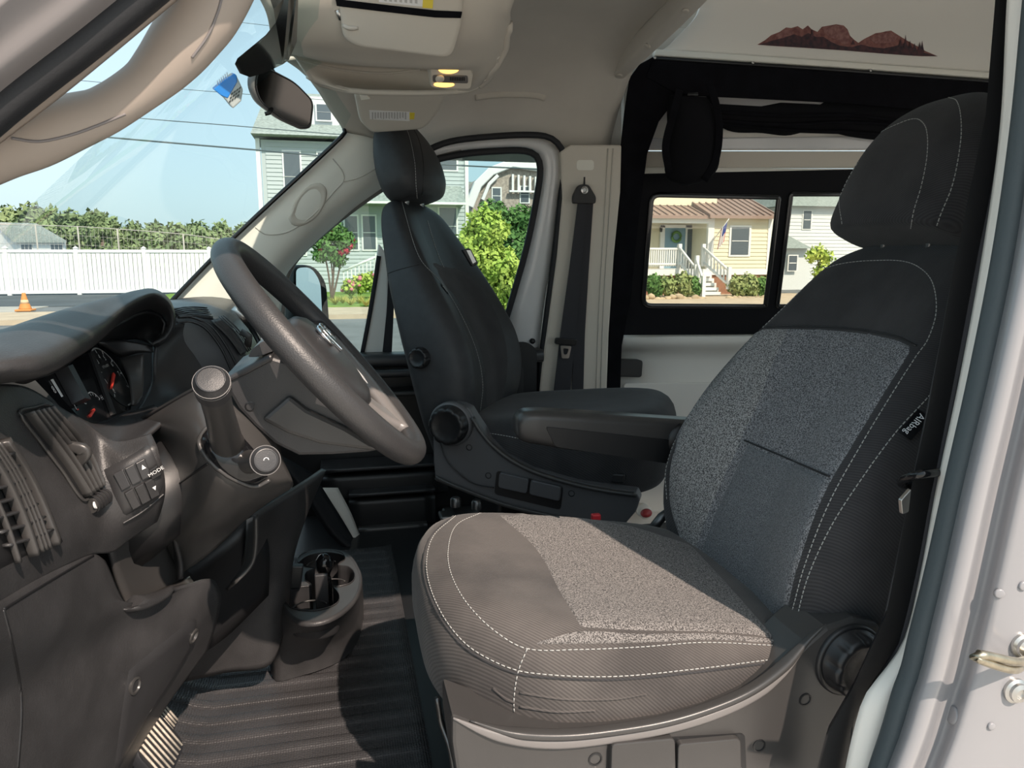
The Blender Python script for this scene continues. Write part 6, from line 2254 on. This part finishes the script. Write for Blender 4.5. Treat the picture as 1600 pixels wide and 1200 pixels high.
# ---- shed with grey roof
sh_ = thing('white_shed', 'small white shed with grey gable roof behind the fence', 'building', P(40, 440, 60))
A_, B_, C_ = P(28, 377, 60), P(101, 377, 57), P(-40, 377, 64)
R0, R1 = P(-6, 352, 62), P(57, 354, 59.5)
dn = lambda p: np.array([p[0], p[1], 0.0])
v, f = prism_vf([dn(A_), dn(B_), B_, A_], (.02, .10, 0))
wl_ = obj('wall', v, f, M['trim_white'], sh_, smooth=False)
v, f = prism_vf([dn(C_), dn(A_), A_, R0, C_], (.05, .10, 0))
obj('gable_wall', v, f, M['trim_white'], sh_, smooth=False)
ov = (B_ - A_) / np.linalg.norm(B_ - A_) * .3
v, f = prism_vf([A_ - ov + np.array([0, -.25, -.1]), B_ + ov + np.array([0, -.25, -.1]), R1 + np.array([0, 0, .1]), R0 - ov + np.array([0, 0, .1])], (0, .05, .14))
obj('roof', v, f, M['shingle'], sh_, smooth=False)
for t0, t1 in ((.06, .30), (.70, .95)):
    wn_ = []
    for z0, z1, u0, u1, pr_ in ((.30, .62, t0, t1, .05),):
        q0, q1 = A_ + (B_ - A_) * u0, A_ + (B_ - A_) * u1
        v, f = prism_vf([np.array([q0[0], q0[1] - pr_, A_[2] - .75]), np.array([q1[0], q1[1] - pr_, A_[2] - .75]), np.array([q1[0], q1[1] - pr_, A_[2] - .2]), np.array([q0[0], q0[1] - pr_, A_[2] - .2])], (0, .04, 0))
        w = obj('window', v, f, M['trim_white'], sh_, smooth=False)
        for k in range(3):
            ua, ub = u0 + (u1 - u0) * (k + .08) / 3, u0 + (u1 - u0) * (k + .92) / 3
            q0, q1 = A_ + (B_ - A_) * ua, A_ + (B_ - A_) * ub
            v, f = prism_vf([np.array([q0[0], q0[1] - .07, A_[2] - .7]), np.array([q1[0], q1[1] - .07, A_[2] - .7]), np.array([q1[0], q1[1] - .07, A_[2] - .25]), np.array([q0[0], q0[1] - .07, A_[2] - .25])], (0, .02, 0))
            obj('pane', v, f, M['pane'], w, smooth=False)

# ---- traffic cone
cn = thing('traffic_cone', 'weathered orange traffic cone on the parking lot', 'traffic cone', P(40, 486, plane_z(.03)))
cb = P(40, 486, plane_z(.03))
k = 1.0
hh = P(40, 456, cb[1])[2] - .06
v, f = box_vf(cb + np.array([0, 0, .03]), (.42, .42, .06))
obj('cone_base', v, f, M['orange'], cn, smooth=False, bevel=.02)
v, f = lathe_vf(cb, (0, 0, 1), [(.17, .05), (.155, .1), (.10, hh * .5), (.05, hh * .95), (.045, hh)], 20)
obj('cone_body', v, f, M['orange'], cn)
v, f = lathe_vf(cb, (0, 0, 1), [(.116, hh * .42), (.088, hh * .62)], 20)
obj('pale_band', v, f, mat('cone_band', (.72, .50, .30), .7), cn)

# ---- overhead cables
def cable(label, pix, Y, r):
    pts = cr([P(a, b, Y) for a, b in pix], 30)
    v, f = tube_vf(pts, r, 5)
    o = obj('power_line', v, f, M['wire'])
    tag(o, label, 'cable', 'overhead cables along the street')


cable('dark lower power line sagging across the windshield view', [(-200, 180), (140, 212), (300, 226), (420, 236), (530, 246), (690, 257), (835, 264), (1000, 270)], 20.0, .022)
cable('thin pale power line just above the dark one', [(-200, 140), (200, 183), (360, 196), (530, 210), (800, 226)], 20.5, .012)
cable('faint thin power line high in the windshield', [(-200, 95), (150, 128), (330, 143), (530, 158), (800, 180)], 21.0, .008)
cable('faint top power line near the mirror', [(-200, -20), (200, 15), (420, 40), (700, 70)], 21.5, .007)

# ---- grey house beyond the passenger window
gh = thing('grey_house', 'grey sided two-storey house with shingle roof across the street', 'house', P(560, 440, 30.0))
YG = 30.0
wbox('wall', 407, 218, 731, 470, YG, 9.0, M['siding_grey'], gh)
siding(414, 222, 727, 440, YG, .16, M['siding_grey'], gh)
wbox('corner_board', 405, 216, 413, 470, YG - .05, .2, M['trim_white'], gh)
wbox('corner_board', 726, 225, 734, 470, YG - .05, .2, M['trim_white'], gh)
wbox('eave_board', 396, 208, 742, 219, YG - .5, .5, M['trim_white'], gh)
a, b = P(394, 212, YG), P(744, 212, YG)
zr = P(470, 150, YG)[2]
v, f = loft_vf([[(a[0], YG - .6, a[2]), (a[0] + .3, YG + 4.5, zr + 1.0), (a[0], YG + 9.6, a[2])], [(b[0], YG - .6, a[2]), (b[0] - .3, YG + 4.5, zr + 1.0), (b[0], YG + 9.6, a[2])]])
obj('roof', v, f, M['shingle'], gh, smooth=False)
dm_ = wbox('dormer', 476, 150, 530, 196, YG + .6, 3.0, M['siding_white'], gh)
win(492, 160, 520, 190, YG + .55, gh)
for q in ((440, 234, 474, 318), (494, 236, 528, 318), (684, 232, 716, 268), (536, 335, 562, 392), (564, 335, 590, 392), (684, 322, 716, 385), (620, 330, 650, 392), (450, 345, 480, 400)):
    win(*q, YG, gh)
# skirt roof between the storeys
a, b = P(530, 314, YG - 1.2), P(728, 314, YG - 1.2)
zk = P(600, 288, YG)[2]
v, f = loft_vf([[(a[0], YG - 1.2, a[2]), (a[0], YG, zk), (a[0], YG, a[2] - .1)], [(b[0], YG - 1.2, a[2]), (b[0], YG, zk), (b[0], YG, a[2] - .1)]])
obj('skirt_roof', v, f, M['shingle'], gh, smooth=False)
wbox('fascia', 528, 313, 730, 320, YG - 1.25, .1, M['trim_white'], gh)
# porch stair with balusters
pr = thing('porch_railing', 'white porch stair railing in front of the grey house', 'railing', P(565, 445, 27.5))
for i in range(9):
    x0 = 536 + i * 6
    wbox('baluster', x0, 424 - i * 2.6, x0 + 2.6, 440 - i * .6, 27.5, .05, M['trim_white'], pr)
v, f = sweep_vf([P(534, 424, 27.5), P(590, 400, 27.5)], rrect(.08, .08, .02, 2))
obj('hand_rail', v, f, M['trim_white'], pr)
wbox('rail_post', 586, 396, 592, 462, 27.45, .12, M['trim_white'], pr)

# ---- shingled gambrel house further down the street
gb = thing('gambrel_house', 'weathered shingle house with gambrel roof and white gallery', 'house', P(790, 440, 42))
YB = 42.0
gab = [(736, 470), (736, 318), (748, 288), (768, 268), (800, 256), (840, 262), (880, 300), (890, 330), (890, 470)]
v, f = prism_vf([P(a, b, YB) for a, b in gab], (0, 8, 0))
obj('wall', v, f, M['shingle_brown'], gb, smooth=False)
v, f = sweep_vf([P(a, b, YB - .2) for a, b in [(733, 322), (746, 289), (767, 268), (800, 255), (842, 261)]], rrect(.35, .5, .05, 1), hint=(0, 1, 0))
obj('verge_board', v, f, M['trim_white'], gb, smooth=False)
v, f = sweep_vf([P(a, b, YB - .25) for a, b in [(754, 312), (764, 288), (778, 274)]], rrect(.16, .2, .03, 1), hint=(0, 1, 0))
obj('brace', v, f, M['trim_white'], gb, smooth=False)
for q in ((768, 292, 784, 320), (812, 290, 828, 318)):
    win(*q, YB, gb, fr=2)
for i in range(5):
    x0 = 800 + i * 9
    wbox('gallery_post', x0, 272 + i, x0 + 3, 300, YB - .3, .2, M['trim_white'], gb)
wbox('gallery_rail', 796, 297, 850, 301, YB - .35, .2, M['trim_white'], gb)
wbox('neighbour_roof', 728, 284, 760, 316, YB + 6, 4, M['shingle'], gb)


# ---- plants
def leaves(name, blobs, n, size, mt, par, seed, squash=1.0):
    """crown of separate small leaves filling a few overlapping lobes"""
    r = random.Random(seed)
    v, f = [], []
    tot = sum(b[3] ** 2 for b in blobs)
    for cx, cy, cz, R in blobs:
        for i in range(int(n * R * R / tot)):
            d = Vector((r.gauss(0, 1), r.gauss(0, 1), r.gauss(0, 1))).normalized()
            k = R * (r.random() ** .35) * (1 + .18 * math.sin(d.x * 7 + cx) * math.cos(d.z * 6))
            p = Vector((cx, cy, cz)) + Vector((d.x * k, d.y * k, d.z * k * squash))
            a = Vector((r.gauss(0, 1), r.gauss(0, 1), r.gauss(0, 1))).normalized()
            b_ = a.cross(d)
            if b_.length < .1:
                continue
            b_.normalize()
            s = size * r.uniform(.6, 1.3)
            q = len(v)
            v += [p - a * s, p + b_ * s * .55, p + a * s, p - b_ * s * .55]
            f.append((q, q + 1, q + 2, q + 3))
    me = bpy.data.meshes.new(name)
    me.from_pydata([tuple(x) for x in v], [], f)
    me.materials.append(mt)
    o = bpy.data.objects.new(name, me)
    COL.objects.link(o)
    if par is not None:
        o.parent = par
        o.matrix_parent_inverse = Matrix.Translation(-root_shift(par))
    return o


def blob_px(px, py, Y, rpx):
    p = P(px, py, Y)
    k = math.hypot(p[0], p[1] - CAM[1]) / F * 1.0
    return (p[0], p[1], p[2], rpx * k)


def stems(par, base, tops, r, mt):
    for t_ in tops:
        v, f = tube_vf(cr([base, (np.asarray(base) + np.asarray(t_)) / 2 + np.array([.05, 0, .1]), t_], 8), [r * (1 - .6 * i / 7) for i in range(8)], 6)
        obj('stem', v, f, mt, par)


# crape myrtle with red blossoms
cm = thing('flowering_tree', 'small crape myrtle with red blossoms before the grey house', 'tree', P(518, 455, 24))
bl = [blob_px(500, 375, 24, 18), blob_px(520, 362, 24, 18), blob_px(538, 378, 24, 18), blob_px(515, 392, 24, 18), blob_px(528, 405, 24, 13), blob_px(500, 398, 24, 12)]
leaves('foliage', bl, 2600, .075, M['leaf_mid'], cm, 3)
fl_ = [blob_px(541, 392, 23.8, 5), blob_px(533, 395, 23.8, 4), blob_px(548, 385, 23.8, 4), blob_px(551, 375, 23.9, 3), blob_px(520, 360, 23.8, 4), blob_px(500, 390, 23.8, 2.5)]
leaves('blossom', fl_, 420, .05, M['petal_red'], cm, 5)
gB = P(518, 455, 24)
stems(cm, np.array([gB[0], 24, .12]), [np.array(b[:3]) for b in bl[:4]], .04, M['bark'])
# hydrangea
hy = thing('hydrangea', 'low hydrangea shrub with pink flower heads beside the lawn', 'shrub', P(560, 462, 25))
bl = [blob_px(546, 448, 25, 13), blob_px(562, 444, 25, 15), blob_px(578, 440, 25, 15), blob_px(592, 444, 25, 13), blob_px(612, 446, 25, 13)]
leaves('foliage', bl, 2200, .08, M['leaf_bright'], hy, 9)
r9 = random.Random(2)
for i in range(34):
    b = bl[i % 5]
    a_, e_ = r9.uniform(-1.4, 1.4), r9.uniform(-.5, .8)
    c = (b[0] + b[3] * .95 * math.sin(a_) * math.cos(e_), b[1] - b[3] * .95 * math.cos(a_) * math.cos(e_), b[2] + b[3] * .95 * math.sin(e_))
    v, f = lathe_vf(c, (0, 0, 1), [(.02, -.06), (.065, -.025), (.075, .01), (.05, .05), (.005, .065)], 8)
    obj('flower_head', v, f, M['petal_pink'] if i % 3 else M['leaf_bright'], hy)
# ornamental grass tufts in the lawn
ORD = ('first', 'second', 'third', 'fourth', 'fifth', 'sixth', 'seventh')
for i, (px, py) in enumerate(((524, 476), (536, 474), (548, 477), (561, 474), (572, 478), (584, 475), (600, 477))):
    p = P(px, py, plane_z(.15))
    t = thing('grass_tuft', 'yellow green grass tuft in the roadside lawn strip, %s from the left' % ORD[i], 'grass tuft', p, group='grass tufts along the lawn edge')
    rr = random.Random(i)
    v, f = [], []
    for k in range(60):
        a_, l_ = rr.uniform(0, 6.28), rr.uniform(.15, .34)
        tip = p + np.array([math.cos(a_) * l_ * .8, math.sin(a_) * l_ * .8, .30 * rr.uniform(.5, 1)])
        q = len(v)
        v += [p + np.array([.015, 0, 0]), p - np.array([.015, 0, 0]), tip]
        f.append((q, q + 1, q + 2))
    obj('blades', v, f, mat('tuft_%d' % i, (.40, .38, .10), .9) if i == 0 else bpy.data.materials['tuft_0'], t, smooth=False)
# bright shrubs outside the passenger glass
for nm, lab, bls, n, Y, mt, sd_ in (
    ('leafy_shrub', 'tall bright green shrub outside the passenger window', [(740, 400, 42), (775, 420, 42), (760, 360, 36), (715, 440, 30), (800, 450, 30), (735, 470, 34), (780, 480, 30)], 9000, 11.0, 'leaf_bright', 21),
    ('leafy_shrub', 'darker green shrub behind the bright one near the door frame', [(790, 355, 34), (812, 390, 34), (820, 345, 26), (770, 335, 24)], 3600, 13.0, 'leaf_mid', 22)):
    c = P(bls[0][0], 400, Y)
    t = thing(nm, lab, 'shrub', (c[0], Y, 0))
    bb = [blob_px(a, b, Y + RND.uniform(-.3, .3), r) for a, b, r in bls]
    leaves('foliage', bb, n, .05, M[mt], t, sd_)
    stems(t, np.array([c[0], Y, 0]), [np.array(b[:3]) for b in bb], .04, M['bark'])

# trees beyond the fence
rt_ = random.Random(11)
for i, (px, top, wd) in enumerate(((-40, 326, 40), (10, 322, 34), (48, 318, 30), (78, 324, 28), (108, 328, 28), (140, 332, 30), (170, 338, 28), (152, 330, 16), (205, 344, 30), (240, 347, 30), (275, 347, 32), (310, 346, 30), (345, 347, 30), (385, 350, 34), (430, 352, 36))):
    Y = 80 + rt_.uniform(-6, 6)
    tp, gp_ = P(px, top, Y), P(px, 420, Y)
    t = thing('broadleaf_tree', 'dark green tree in the wooded ridge beyond the white fence', 'tree', (tp[0], Y, 0), group='trees on the wooded ridge')
    H = tp[2]
    Wd = wd / 1150.0 * 84
    v, f = tube_vf([(tp[0], Y, 0), (tp[0] + .2, Y, H * .55)], [.25, .15], 6)
    obj('trunk', v, f, M['bark'], t)
    bl = []
    for k in range(11):
        a_ = rt_.uniform(0, 6.28)
        q = rt_.random() ** .6
        bl.append((tp[0] + math.cos(a_) * Wd * q, Y + math.sin(a_) * Wd * q * .7, H * (.35 + .5 * rt_.random() * (1 - q * .4)), Wd * rt_.uniform(.35, .6)))
    bl.append((tp[0], Y, H - Wd * .45, Wd * .5))
    bl += [(tp[0] - Wd * .6, Y - 1, H * .3, Wd * .6), (tp[0] + Wd * .6, Y - 1, H * .3, Wd * .6)]
    leaves('foliage', bl, 3200, .30, M['leaf_far'], t, 100 + i)

# ---- yellow cottage seen through the sliding door
yc = thing('yellow_cottage', 'pale yellow cottage with brown metal roof and white porch', 'house', P(1110, 450, 27))
YY = 27.0
wbox('wall', 1108, 334, 1222, 428, YY, 7, M['siding_yellow'], yc)
siding(1112, 338, 1203, 424, YY, .16, M['siding_yellow'], yc)
wbox('upper_wall', 960, 250, 1120, 322, YY + 1.2, 6, M['siding_yellow'], yc)
wbox('porch_wall', 960, 334, 1110, 428, YY + 1.6, 5, M['siding_yellow'], yc)
siding(1016, 340, 1108, 424, YY + 1.6, .16, M['siding_yellow'], yc)
wbox('porch_beam', 960, 334, 1112, 349, YY - .1, .3, M['trim_white'], yc)
wbox('corner_board', 1108, 334, 1113, 428, YY - .05, .15, M['trim_white'], yc)
wbox('corner_board', 1202, 334, 1208, 428, YY - .05, .15, M['trim_white'], yc)
wbox('frieze', 1108, 333, 1214, 338, YY - .08, .1, M['trim_white'], yc)
wbox('porch_floor', 960, 421, 1112, 430, YY - .2, 2.2, M['trim_white'], yc)
wbox('base_trim', 1108, 421, 1208, 429, YY - .08, .2, M['trim_white'], yc)
wbox('foundation', 960, 429, 1206, 470, YY, 6, M['brick'], yc)
def seam_roof(x0, x1, yb, yt, Y0, Y1, n):
    a, b = P(x0, yb, Y0), P(x1, yb, Y0)
    zt_ = P(x0, yt, Y1)[2]
    v, f = prism_vf([(a[0], Y0, a[2]), (b[0], Y0, a[2]), (b[0], Y1, zt_), (a[0], Y1, zt_)], (0, 0, -.12))
    rf = obj('metal_roof', v, f, M['metal_roof'], yc, smooth=False)
    for i in range(n + 1):
        x_ = a[0] + (b[0] - a[0]) * i / n
        v, f = sweep_vf([(x_, Y0, a[2] + .03), (x_, Y1, zt_ + .03)], rrect(.05, .06, .01, 1))
        obj('standing_seam', v, f, M['metal_roof'], rf, smooth=False)
seam_roof(1110, 1216, 336, 303, YY - .4, YY + 2.6, 10)
seam_roof(950, 1112, 335, 320, YY - .3, YY + 1.2, 14)
dr_ = wbox('front_door', 1037, 356, 1072, 424, YY + 1.5, .08, M['door_blue'], yc)
wbox('door_frame', 1033, 352, 1037, 424, YY + 1.45, .1, M['trim_white'], yc)
wbox('door_frame', 1072, 352, 1084, 424, YY + 1.45, .1, M['trim_white'], yc)
wbox('door_frame', 1033, 351, 1086, 356, YY + 1.45, .1, M['trim_white'], yc)
wbox('side_light', 1075, 358, 1081, 420, YY + 1.42, .05, M['pane'], yc)
c = P(1057, 370, YY + 1.4)
v, f = tube_vf([c + np.array([math.cos(t) * .2, 0, math.sin(t) * .2]) for t in np.linspace(0, 2 * math.pi, 16, endpoint=False)], .06, 6, closed=True)
obj('door_wreath', v, f, M['leaf_mid'], yc)
win(1141, 352, 1172, 401, YY, yc, fr=3)
c = P(1033, 358, YY + 1.3)
v, f = lathe_vf(c, (0, 0, 1), [(.05, -.12), (.07, .05), (.03, .12), (.005, .18)], 8)
obj('porch_lantern', v, f, M['plastic_black'], yc)
# stairs and railings
for i in range(6):
    wbox('stair_tread', 1082 + i * 2.2, 428 + i * 7.2, 1112 + i * 3.6, 432.0 + i * 7.2, YY - .25 - i * .3, .34, M['trim_white'], yc)
    wbox('stair_riser', 1082 + i * 2.2, 431 + i * 7.2, 1112 + i * 3.6, 435.5 + i * 7.2, YY - .10 - i * .3, .05, M['trim_white'], yc)


def railing(label, x0, y0, x1, y1, hpx, Y0, Y1, n):
    t = thing('railing', label, 'railing', P(x0, y0, Y0))
    for i in range(n):
        k = (i + .5) / n
        Yk = Y0 + (Y1 - Y0) * k
        b = P(x0 + (x1 - x0) * k, y0 + (y1 - y0) * k, Yk)
        tp = P(x0 + (x1 - x0) * k, y0 + (y1 - y0) * k - hpx, Yk)
        v, f = box2_vf((b[0] - .025, Yk - .025, b[2]), (b[0] + .025, Yk + .025, tp[2]))
        obj('baluster', v, f, M['trim_white'], t, smooth=False)
    for dy in (hpx, 3):
        v, f = sweep_vf([P(x0, y0 - dy, Y0), P(x1, y1 - dy, Y1)], rrect(.09, .09, .02, 2))
        obj('hand_rail', v, f, M['trim_white'], t)
    for (a, b, Yk) in ((x0, y0, Y0), (x1, y1, Y1)):
        bb, tp = P(a, b + 4, Yk), P(a, b - hpx - 5, Yk)
        v, f = box2_vf((bb[0] - .07, Yk - .07, bb[2]), (bb[0] + .07, Yk + .07, tp[2]))
        obj('newel_post', v, f, M['trim_white'], t, smooth=False)


railing('white porch railing at the front of the yellow cottage', 985, 416, 1060, 416, 27, YY - .15, YY - .15, 22)
railing('white stair railing left of the cottage steps', 1061, 412, 1086, 444, 26, YY - .2, YY - 1.2, 6)
railing('white stair railing nearest the porch door of the cottage', 1088, 430, 1098, 462, 26, YY - 1.0, YY - 1.9, 4)
railing('white stair railing right of the cottage steps, under the flag', 1098, 412, 1138, 448, 26, YY - .2, YY - 1.6, 8)
# flag on its pole
fg = thing('flag', 'stars and stripes flag hanging from an angled pole on the cottage', 'flag', P(1116, 392, YY - .3))
v, f = tube_vf([P(1114, 376, YY), P(1139, 342, YY - 1.0)], .02, 6)
obj('flag_pole', v, f, M['trim_white'], fg)
for k in range(7):
    t0, t1 = k / 7, (k + 1) / 7
    q = []
    for tt_, (xa, ya, xb, yb) in ((t0, (1136, 346, 1122, 388)), (t1, (1136, 346, 1122, 388))):
        pass
    A0 = np.array([1128 + 9 * t0, 356 - 12 * t0])
    A1 = np.array([1128 + 9 * t1, 356 - 12 * t1])
    B0, B1 = A0 + np.array([-7 + 1 * t0, 34]), A1 + np.array([-7 + 1 * t1, 34])
    v, f = prism_vf([P(p_[0], p_[1], YY - .6 - .3 * (k % 2) * .2) for p_ in (A0, A1, B1, B0)], (0, .02, 0))
    obj('stripe', v, f, M['flag_red'] if k % 2 == 0 else M['trim_white'], fg, smooth=False)
v, f = prism_vf([P(a, b, YY - .68) for a, b in [(1131, 352), (1137, 345), (1134, 362), (1128, 370)]], (0, .02, 0))
obj('canton', v, f, M['flag_blue'], fg, smooth=False)
# shrubs and boulders in front
for i, (px, py, r) in enumerate(((1020, 444, 14), (1042, 446, 14), (1066, 442, 15), (1082, 446, 12), (1150, 446, 13), (1170, 444, 15), (1190, 446, 13))):
    c = P(px, 458, 25.3)
    t = thing('grassy_shrub', ('soft green shrub left of the cottage steps, %s from the left' % ORD[i] if i < 4 else 'soft green shrub right of the cottage steps, %s from the steps' % ORD[i - 4]), 'shrub', (c[0], 25.3, .1), group='shrubs in the cottage bed')
    leaves('foliage', [blob_px(px, py, 25.3, r), blob_px(px + 5, py + 8, 25.3, r * .8)], 900, .09, M['leaf_grass'] if i % 3 else M['leaf_mid'], t, 300 + i, squash=1.1)
rs = random.Random(4)
for i in range(24):
    px = 1000 + i * 8.6 if i < 13 else 1140 + (i - 13) * 7.5
    py = 466 + rs.uniform(-3, 4)
    R = rs.uniform(5.2, 7.4) / 1150 * 25.5
    c = P(px, py, 24.2)
    bm = bmesh.new()
    bmesh.ops.create_icosphere(bm, subdivisions=2, radius=1.0)
    for q in bm.verts:
        n_ = q.co.copy()
        k_ = 1 + .16 * math.sin(n_.x * 4 + i) * math.cos(n_.z * 3.5 + i * 2) + .1 * math.sin(n_.y * 6 + i)
        q.co = Vector((n_.x * R * 1.15 * k_, n_.y * R * k_, n_.z * R * .85 * k_)) + Vector((c[0], c[1], c[2]))
    vs = [tuple(q.co) for q in bm.verts]
    bm.verts.index_update()
    fs = [tuple(q.index for q in fc.verts) for fc in bm.faces]
    bm.free()
    o = obj('boulder', vs, fs, M['stone'])
    tag(o, 'tan rounded boulder in the stone border before the cottage', 'rock', 'boulders edging the cottage bed')
v, f = box2_vf((P(985, 470, 24)[0], 23.2, -.1), (P(1260, 470, 24)[0], 27, P(1100, 474, 24.2)[2]))
o = obj('pavement_6', v, f, M['sand'], smooth=False)
o['kind'] = 'structure'

# ---- white house to the right of the cottage
wh = thing('white_house', 'white sided house with grey roofs beyond the second sliding pane', 'house', P(1270, 440, 33))
YW = 33.0
wbox('wall', 1226, 322, 1360, 470, YW, 8, M['siding_white'], wh)
siding(1228, 326, 1340, 440, YW, .18, M['siding_white'], wh)
a, b = P(1215, 322, YW), P(1370, 322, YW)
zt_ = P(1280, 296, YW)[2]
v, f = loft_vf([[(a[0], YW - .4, a[2]), (a[0] + 1.2, YW + 4, zt_ + .6), (a[0], YW + 8, a[2])], [(b[0], YW - .4, a[2]), (b[0] - 1, YW + 4, zt_ + .6), (b[0], YW + 8, a[2])]])
obj('roof', v, f, M['shingle'], wh, smooth=False)
win(1255, 328, 1268, 359, YW, wh, fr=1.6)
win(1232, 398, 1246, 424, YW - 2.6, wh, fr=1.6)
wbox('wing', 1200, 384, 1262, 470, YW - 2.5, 2.6, M['siding_white'], wh)
a, b = P(1196, 388, YW - 2.8), P(1268, 380, YW - 2.8)
zk = P(1240, 360, YW)[2]
v, f = loft_vf([[(a[0], YW - 2.9, a[2]), (a[0], YW, zk), (a[0], YW, a[2])], [(b[0], YW - 2.9, a[2]), (b[0], YW, zk), (b[0], YW, a[2])]])
obj('wing_roof', v, f, M['shingle'], wh, smooth=False)
t = thing('leafy_shrub', 'green shrub by the white house in the second pane', 'shrub', P(1275, 440, 26))
stems(t, P(1275, 461, 26), [P(1278, 400, 26), P(1285, 425, 26)], .04, M['bark'])
leaves('foliage', [blob_px(1278, 395, 26, 12), blob_px(1268, 400, 26, 10), blob_px(1290, 405, 26, 12), blob_px(1285, 425, 26, 14)], 900, .09, M['leaf_bright'], t, 77)

# ---- passenger side mirror
sm = thing('side_mirror', 'black passenger side mirror outside the quarter glass', 'mirror', P(485, 500, 1.78))
mf = rpoly([(460, 416, 10), (490, 414, 24), (510, 440, 14), (515, 505, 8), (458, 505, 6)], 8, 5)
dm = np.array([.72, -.68, .05])
dm /= np.linalg.norm(dm)
SMP = (P(485, 460, 1.80), dm)
fp = [P(a, b, SMP) for a, b in mf]
cM = np.mean(fp, 0)
secs = [[cM + (p - cM) * k - dm * h for p in fp] for k, h in ((.92, .006), (.97, .0), (1.02, .004), (1.05, .03), (.95, .08), (.6, .11), (.05, .115))]
v, f = loft_vf(secs)
obj('mirror_housing', v, f, M['plastic_black'], sm)
gp_ = [P(a, b, (SMP[0] - dm * .002, dm)) for a, b in rpoly([(461, 419, 8), (484, 417, 20), (499, 440, 12), (502, 498, 6), (461, 498, 6)], 8, 5)]
v, f = prism_vf(gp_, tuple(dm * .006))
obj('mirror_glass', v, f, M['mirror'], sm, smooth=False)
v, f = sweep_vf([P(468, 505, 1.80), P(462, 530, 1.70), P(455, 548, 1.62)], rrect(.05, .05, .015, 3))
obj('mirror_arm', v, f, M['plastic_black'], sm)
# helpers used while building are not part of the place
